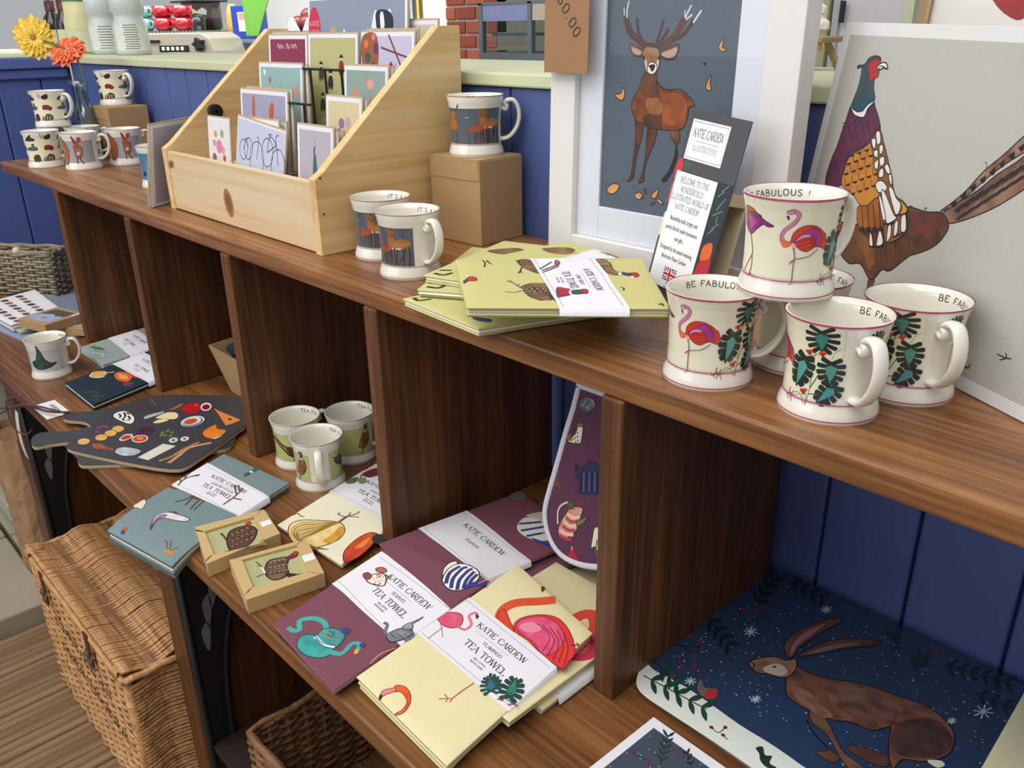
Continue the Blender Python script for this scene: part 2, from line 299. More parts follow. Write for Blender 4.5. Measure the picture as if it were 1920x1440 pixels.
ART['mflam']='P|b5502f|1023 725 1093 746 1165 741 1219 708 1263 685 1205 644 1140 639 1042 634|;C|2b2228|1023 725 1093 746 1165 741 1219 708 1263 685 1205 644 1140 639 1042 634|4.8;P|8e2f7c|1043 674 1144 702 1220 700 1285 665 1332 642 1379 621 1327 610 1280 622 1220 577 1147 519 1094 535 1025 591|;C|2b2228|1043 674 1144 702 1220 700 1285 665 1332 642 1379 621 1327 610 1280 622 1220 577 1147 519 1094 535 1025 591|4.4;P|c04a9a|1102 663 1165 659 1218 631 1176 591 1131 566|;L|7a4a66|1131 527 1160 446 1180 363 1117 258 1074 182|7.7;L|7a4a66|1175 354 1183 259 1164 172|7.1;L|7a4a66|1132 164 1164 168 1188 187|6.8;L|d07fa6|1502 753 1538 755 1562 730 1553 684 1515 637 1469 596 1447 556 1448 510 1467 477|24.8;P|e2704f|1436 517 1458 527 1486 506 1521 512 1532 482 1505 457 1469 454 1448 479|;P|d892b4|1528 756 1523 742 1504 732 1482 732 1470 742 1475 757 1494 767 1516 767|;C|2b2228|1528 756 1523 742 1504 732 1482 732 1470 742 1475 757 1494 767 1516 767|2.2;P|2b2228|1477 718 1491 715 1492 681 1472 710|;L|8a3c63|1481 756 1518 777 1567 752 1577 722 1549 654 1490 598 1462 550 1477 513 1511 504|2.2;L|8a3c63|1438 540 1441 579 1466 619 1538 691 1544 729 1518 743|2.3;P|cf3a2c|1526 501 1530 562 1561 609 1616 640 1684 642 1745 616 1792 577 1816 552 1842 440 1769 457 1724 461 1664 425 1602 442 1561 479|;C|2b2228|1526 501 1530 562 1561 609 1616 640 1684 642 1745 616 1792 577 1816 552 1842 440 1769 457 1724 461 1664 425 1602 442 1561 479|3;P|a33f8f|1543 509 1582 549 1636 594 1694 623 1751 574 1769 519 1732 468 1712 523 1671 556 1626 549 1592 526 1562 502|;C|5c1f50|1543 509 1582 549 1636 594 1694 623 1751 574 1769 519 1732 468 1712 523 1671 556 1626 549 1592 526 1562 502|2.2;P|d59ac0|1565 510 1596 557 1654 567 1672 548 1612 541|;L|7d1f1c|1575 487 1644 526 1699 524|2.2;L|7d1f1c|1584 464 1649 487 1711 500|2.3;L|7d1f1c|1609 445 1668 456 1722 476|2.3;L|7d1f1c|1747 604 1786 524 1769 457|2.5;P|e6b09a|1530 493 1561 483 1558 441 1547 440|;L|8c5a66|1550 456 1565 379 1562 285 1564 166|6.7;L|8c5a66|1525 168 1564 166 1538 147|4.6;L|8c5a66|1753 443 1692 393 1632 372 1567 359 1527 322|5.8;L|8c5a66|1541 331 1557 347|3.8;L|8c3c50|1817 124 1853 171 1863 213|4.7;L|8c3c50|1822 160 1855 162 1864 117|4.7;L|6b7f5a|1859 170 1935 203 1979 218|3;L|6f8a6a|2000 132 2018 253 2025 390 2034 574 2049 635|5.1;L|6f8a6a|2020 304 2019 438 1986 561|4.1;L|4d4a40|2022 284 2066 384 2101 467|5.8;L|6f8a6a|1928 444 1964 522 2026 572 2077 597|3.6;L|6f8a6a|1835 179 1912 217 1954 198 1981 139|4.2;L|6f8a6a|1995 229 1999 136|3.4;L|4d4a40|2017 231 2082 249|6.6;L|6f8a6a|2163 559 2184 619 2228 659|3;M|26332f/3f7f78|2073 777 2084 614|95.5;M|26332f/58a090|1951 518 1893 266|79.1;M|26332f/4f9385|2167 523 2175 343|82;M|26332f/4a8f98|2217 323 2088 174|68;P|c4472b|1992 600 1988 589 1976 581 1962 581 1955 590 1959 601 1972 609 1986 609|;P|c4472b|2019 609 2016 599 2005 592 1993 593 1987 601 1991 611 2002 618 2014 617|;P|b23a22|2006 584 2003 574 1993 568 1982 569 1977 576 1980 586 1990 593 2001 592|;P|7a2417|1997 593 1995 589 1991 586 1986 586 1983 590 1985 594 1989 597 1994 597|;P|c4472b|2096 605 2093 594 2082 587 2070 589 2064 598 2067 609 2078 616 2090 614|;P|c4472b|2120 611 2117 601 2107 595 2097 597 2091 605 2095 615 2104 621 2115 619|;P|b23a22|2108 588 2106 578 2097 572 2087 574 2082 582 2085 592 2094 598 2103 596|;P|7a2417|2100 597 2099 593 2095 591 2090 591 2088 595 2089 599 2093 602 2098 601|;P|c4472b|1976 255 1972 243 1959 234 1944 234 1937 242 1941 254 1955 263 1969 264|;P|c4472b|2004 266 2001 255 1990 248 1977 248 1971 255 1974 266 1986 274 1998 274|;P|b23a22|1991 240 1987 229 1977 221 1965 222 1959 229 1963 240 1973 248 1985 247|;P|7a2417|1981 248 1979 244 1974 240 1969 240 1967 244 1968 248 1973 252 1978 252|;L|8c3c50|1777 158 1815 170 1826 227|7.2;L|8c3c50|1799 137 1814 174 1850 171|5.7;M|26332f/3f6f60|72 734 171 732|52.8;L|26332f|49 213 104 207 158 224 196 239|12.5'
ART['mdeer']='P|b5652b|1336 624 1461 632 1436 566 1446 529 1489 457 1462 389 1374 373 1282 422 1340 521|;L|4a3428|1351 381 1332 198|15;L|4a3428|1437 388 1481 192|12.3;L|4a3428|1452 632 1507 699 1522 746|9.5;L|4a3428|1375 636 1332 689|11.2;L|4a3428|1492 680 1538 719|6.7;P|a5502c|1658 398 1743 411 1803 453 1832 462 1839 415 1822 372 1771 355 1676 351|;L|4a3428|1676 342 1688 201|9.7;L|4a3428|1780 342 1771 238 1782 191|9.5;L|4a3428|1820 359 1810 219|9.5;P|8a3f22|1766 504 1813 481 1831 434 1784 463|;P|a9662e/b97a3e|1847 587 1887 585 1901 524 1956 515 2051 542 2082 493 2058 430 1953 419 1887 422 1852 470|;P|93582b|1837 637 1884 635 1891 585 1858 553|;L|4a3428|1860 414 1895 215|9.6;L|4a3428|1900 412 1901 215|9.8;L|4a3428|2061 429 2058 317 1993 209|13.5;P|e6d3bf|1891 422 1976 426 1952 391|;P|bf7431|1809 684 1837 628 1821 637|;P|bf7431|1908 689 1886 630 1877 648|;P|e8e0d6|1961 705 1995 745 2025 701 1995 722|;P|e8e0d6|1623 546 1649 565 1695 547 1649 556|;P|a9662e/b97a3e|1898 563 1952 568 1954 522 2032 526 2120 531 2154 502 2155 449 2130 415 2071 416 2000 401 1940 410 1910 442 1892 498|;L|54382a|1946 429 1943 318 1941 196|17.2;L|54382a|1991 423 1979 321 1968 212|16.7;L|54382a|2133 450 2149 345 2134 183|15.9;L|54382a|2100 439 2075 324 2058 184|16;P|a9662e|1860 673 1904 637 1890 608 1868 621|;P|a9662e|1976 683 1947 640 1951 613 1967 630|;P|93582b|1892 631 1957 637 1946 590 1924 552 1902 554|;P|2a2028|1912 569 1934 571 1924 552|;P|e6d3bf|1951 421 2048 416 2012 399|;P|a5502c|1755 403 1843 436 1898 434 1899 388 1848 363 1775 356|;P|a5502c|1740 429 1802 451 1820 414 1772 397|;L|54382a|1792 363 1759 245|15.1;L|54382a|1849 372 1852 204|13.8;L|54382a|1888 391 1889 209|13.1;P|e8e0d6|2021 694 2057 718 2093 677 2058 702|'
ART['stag']='L|4a322b|1415 2773 1288 2853 1173 2924 1116 3031 1077 3067|70.1;L|4a322b|1337 2853 1286 2959 1260 3082|33.1;L|4a322b|1103 3049 1060 3138 1068 3208|29.4;L|cfd2d6|1108 3084 1107 3172 1130 3268|14.6;L|cfd2d6|1069 3111 1058 3200|12.6;L|5a3a2c|1605 2774 1718 2818 1826 2887 1905 3005 1943 3071|68.8;L|4a322b|1567 2809 1615 2939 1647 3059|28.4;L|4a322b|1603 2800 1677 2887 1724 2959|32.3;L|4a322b|1761 2844 1916 2886 2017 2987 2065 3053|35.7;L|cfd2d6|1943 3071 1981 3137 2019 3202|15.4;L|cfd2d6|1956 3054 2039 3106|15.3;L|cfd2d6|2058 3020 2115 3093 2157 3146|19;L|cfd2d6|1943 3071 1936 3154|11.5;P|8b5a45|1173 2803 1269 2772 1370 2729 1350 2666 1251 2674 1193 2727|;C|2b2228|1173 2803 1269 2772 1370 2729 1350 2666 1251 2674 1193 2727|8.4;P|b59a8a|1208 2763 1346 2719 1324 2683 1237 2700|;P|6f4433|1629 2713 1745 2766 1879 2801 1889 2733 1836 2646 1733 2636 1642 2669|;C|2b2228|1629 2713 1745 2766 1879 2801 1889 2733 1836 2646 1733 2636 1642 2669|8.1;P|b59a8a|1657 2705 1770 2740 1864 2767 1844 2681 1755 2653 1672 2670|;P|6b3a26/3e2621|1313 1965 1442 1907 1409 1676 1361 1517 1340 1299 1324 1238 1235 1198 1290 1284 1318 1513 1334 1766|;C|2b2228|1313 1965 1442 1907 1409 1676 1361 1517 1340 1299 1324 1238 1235 1198 1290 1284 1318 1513 1334 1766|8.7;P|6b3a26/3e2621|1519 1874 1650 1855 1619 1693 1555 1554 1518 1454 1496 1335 1498 1237 1430 1200 1427 1239 1471 1332 1501 1549 1505 1722|;C|2b2228|1519 1874 1650 1855 1619 1693 1555 1554 1518 1454 1496 1335 1498 1237 1430 1200 1427 1239 1471 1332 1501 1549 1505 1722|8.6;P|8a5a3c/5a3a2a|1846 1859 1961 1876 1990 1759 1942 1700 1877 1769|;C|2b2228|1846 1859 1961 1876 1990 1759 1942 1700 1877 1769|8.3;P|2e2226|1942 1700 1977 1573 1911 1378 1824 1263 1771 1257 1785 1297 1862 1392 1930 1568|;C|2b2228|1942 1700 1977 1573 1911 1378 1824 1263 1771 1257 1785 1297 1862 1392 1930 1568|6.2;P|8c4a24/5a2f20|1391 2441 1437 2478 1593 2482 1612 2393 1737 2308 1945 2316 2088 2233 2164 2149 2098 2128 2067 1983 2018 1889 1869 1861 1703 1858 1532 1865 1430 1906 1313 1955 1245 2103 1283 2217 1351 2312|;C|2b2228|1391 2441 1437 2478 1593 2482 1612 2393 1737 2308 1945 2316 2088 2233 2164 2149 2098 2128 2067 1983 2018 1889 1869 1861 1703 1858 1532 1865 1430 1906 1313 1955 1245 2103 1283 2217 1351 2312|8.4;P|a85a26/7e4322|1741 2254 1926 2271 2048 2178 2041 2017 1911 1918 1743 1944 1706 2107|;P|9a6f45/8a4f2a|1481 2207 1601 2230 1703 2144 1688 2033 1544 2025 1464 2113|;P|3c2823/5a3524|1424 1981 1520 2024 1668 1995 1726 1869 1556 1867 1455 1898|;P|5f3a2a/6f4630|1431 2496 1424 2387 1378 2276 1506 2208 1648 2232 1608 2375 1592 2491|;L|2b2228|1607 2393 1607 2303 1662 2215|8.3;L|2b2228|1612 2384 1738 2290|8.3;P|7e5138/a57a5e|1371 2711 1439 2773 1570 2765 1623 2696 1630 2608 1602 2518 1510 2471 1434 2515 1397 2622|;C|2b2228|1371 2711 1439 2773 1570 2765 1623 2696 1630 2608 1602 2518 1510 2471 1434 2515 1397 2622|8.3;P|cdb9a6|1395 2648 1439 2613 1454 2569 1489 2587 1572 2598 1615 2643 1618 2554 1558 2473 1498 2466 1439 2515|;P|e4dccf|1500 2605 1585 2586 1597 2518 1534 2467 1460 2497 1466 2569|;C|2b2228|1500 2605 1585 2586 1597 2518 1534 2467 1460 2497 1466 2569|8.3;P|26262c|1474 2560 1526 2579 1569 2571 1554 2517 1520 2502 1500 2534|;P|2b2228|1382 2666 1411 2658 1409 2618 1392 2631|;P|2b2228|1604 2669 1623 2660 1621 2632 1604 2642|;P|4a2f26|1391 2773 1472 2818 1604 2783 1583 2757 1464 2765|;P|c98445/e0b070|975 2222 1065 2236 1099 2312 1129 2248 1108 2171 1044 2168|;C|2b2228|975 2222 1065 2236 1099 2312 1129 2248 1108 2171 1044 2168|8.9;P|c98445/e0b070|2414 2770 2467 2852 2466 2770 2529 2754 2471 2724|;C|2b2228|2414 2770 2467 2852 2466 2770 2529 2754 2471 2724|7.4;P|c98445/e0b070|2349 2481 2347 2399 2361 2323 2299 2338 2303 2406|;C|2b2228|2349 2481 2347 2399 2361 2323 2299 2338 2303 2406|7.6;P|c98445/e0b070|912 1069 998 1141 1106 1143 1083 1069 1019 1020 937 1021|;C|2b2228|912 1069 998 1141 1106 1143 1083 1069 1019 1020 937 1021|9.5;P|c98445/e0b070|1368 1052 1437 1091 1491 1057 1444 1001 1391 1015|;C|2b2228|1368 1052 1437 1091 1491 1057 1444 1001 1391 1015|9.1;P|c98445/e0b070|1629 1074 1687 1140 1735 1156 1705 1064 1657 1038|;C|2b2228|1629 1074 1687 1140 1735 1156 1705 1064 1657 1038|8.9;P|c98445/e0b070|1707 1041 1770 1033 1811 983 1747 1000|;C|2b2228|1707 1041 1770 1033 1811 983 1747 1000|8.8;P|2b2228|2270 2598 2266 2587 2252 2582 2238 2586 2231 2597 2236 2608 2249 2613 2264 2609|;P|5a2f4a|1547 1134 1541 1120 1525 1113 1509 1117 1501 1128 1507 1142 1523 1149 1539 1146|;P|5a2f4a|1557 1095 1551 1082 1536 1075 1519 1078 1512 1090 1517 1103 1533 1110 1550 1107|;P|5a2f4a|1516 1031 1510 1017 1495 1010 1478 1013 1470 1025 1476 1038 1492 1046 1509 1042|;P|5a2f4a|1696 994 1690 980 1675 973 1658 976 1651 988 1657 1001 1672 1008 1688 1005|;P|5a2f4a|1660 969 1655 956 1639 948 1623 951 1615 963 1621 977 1636 984 1653 981|'
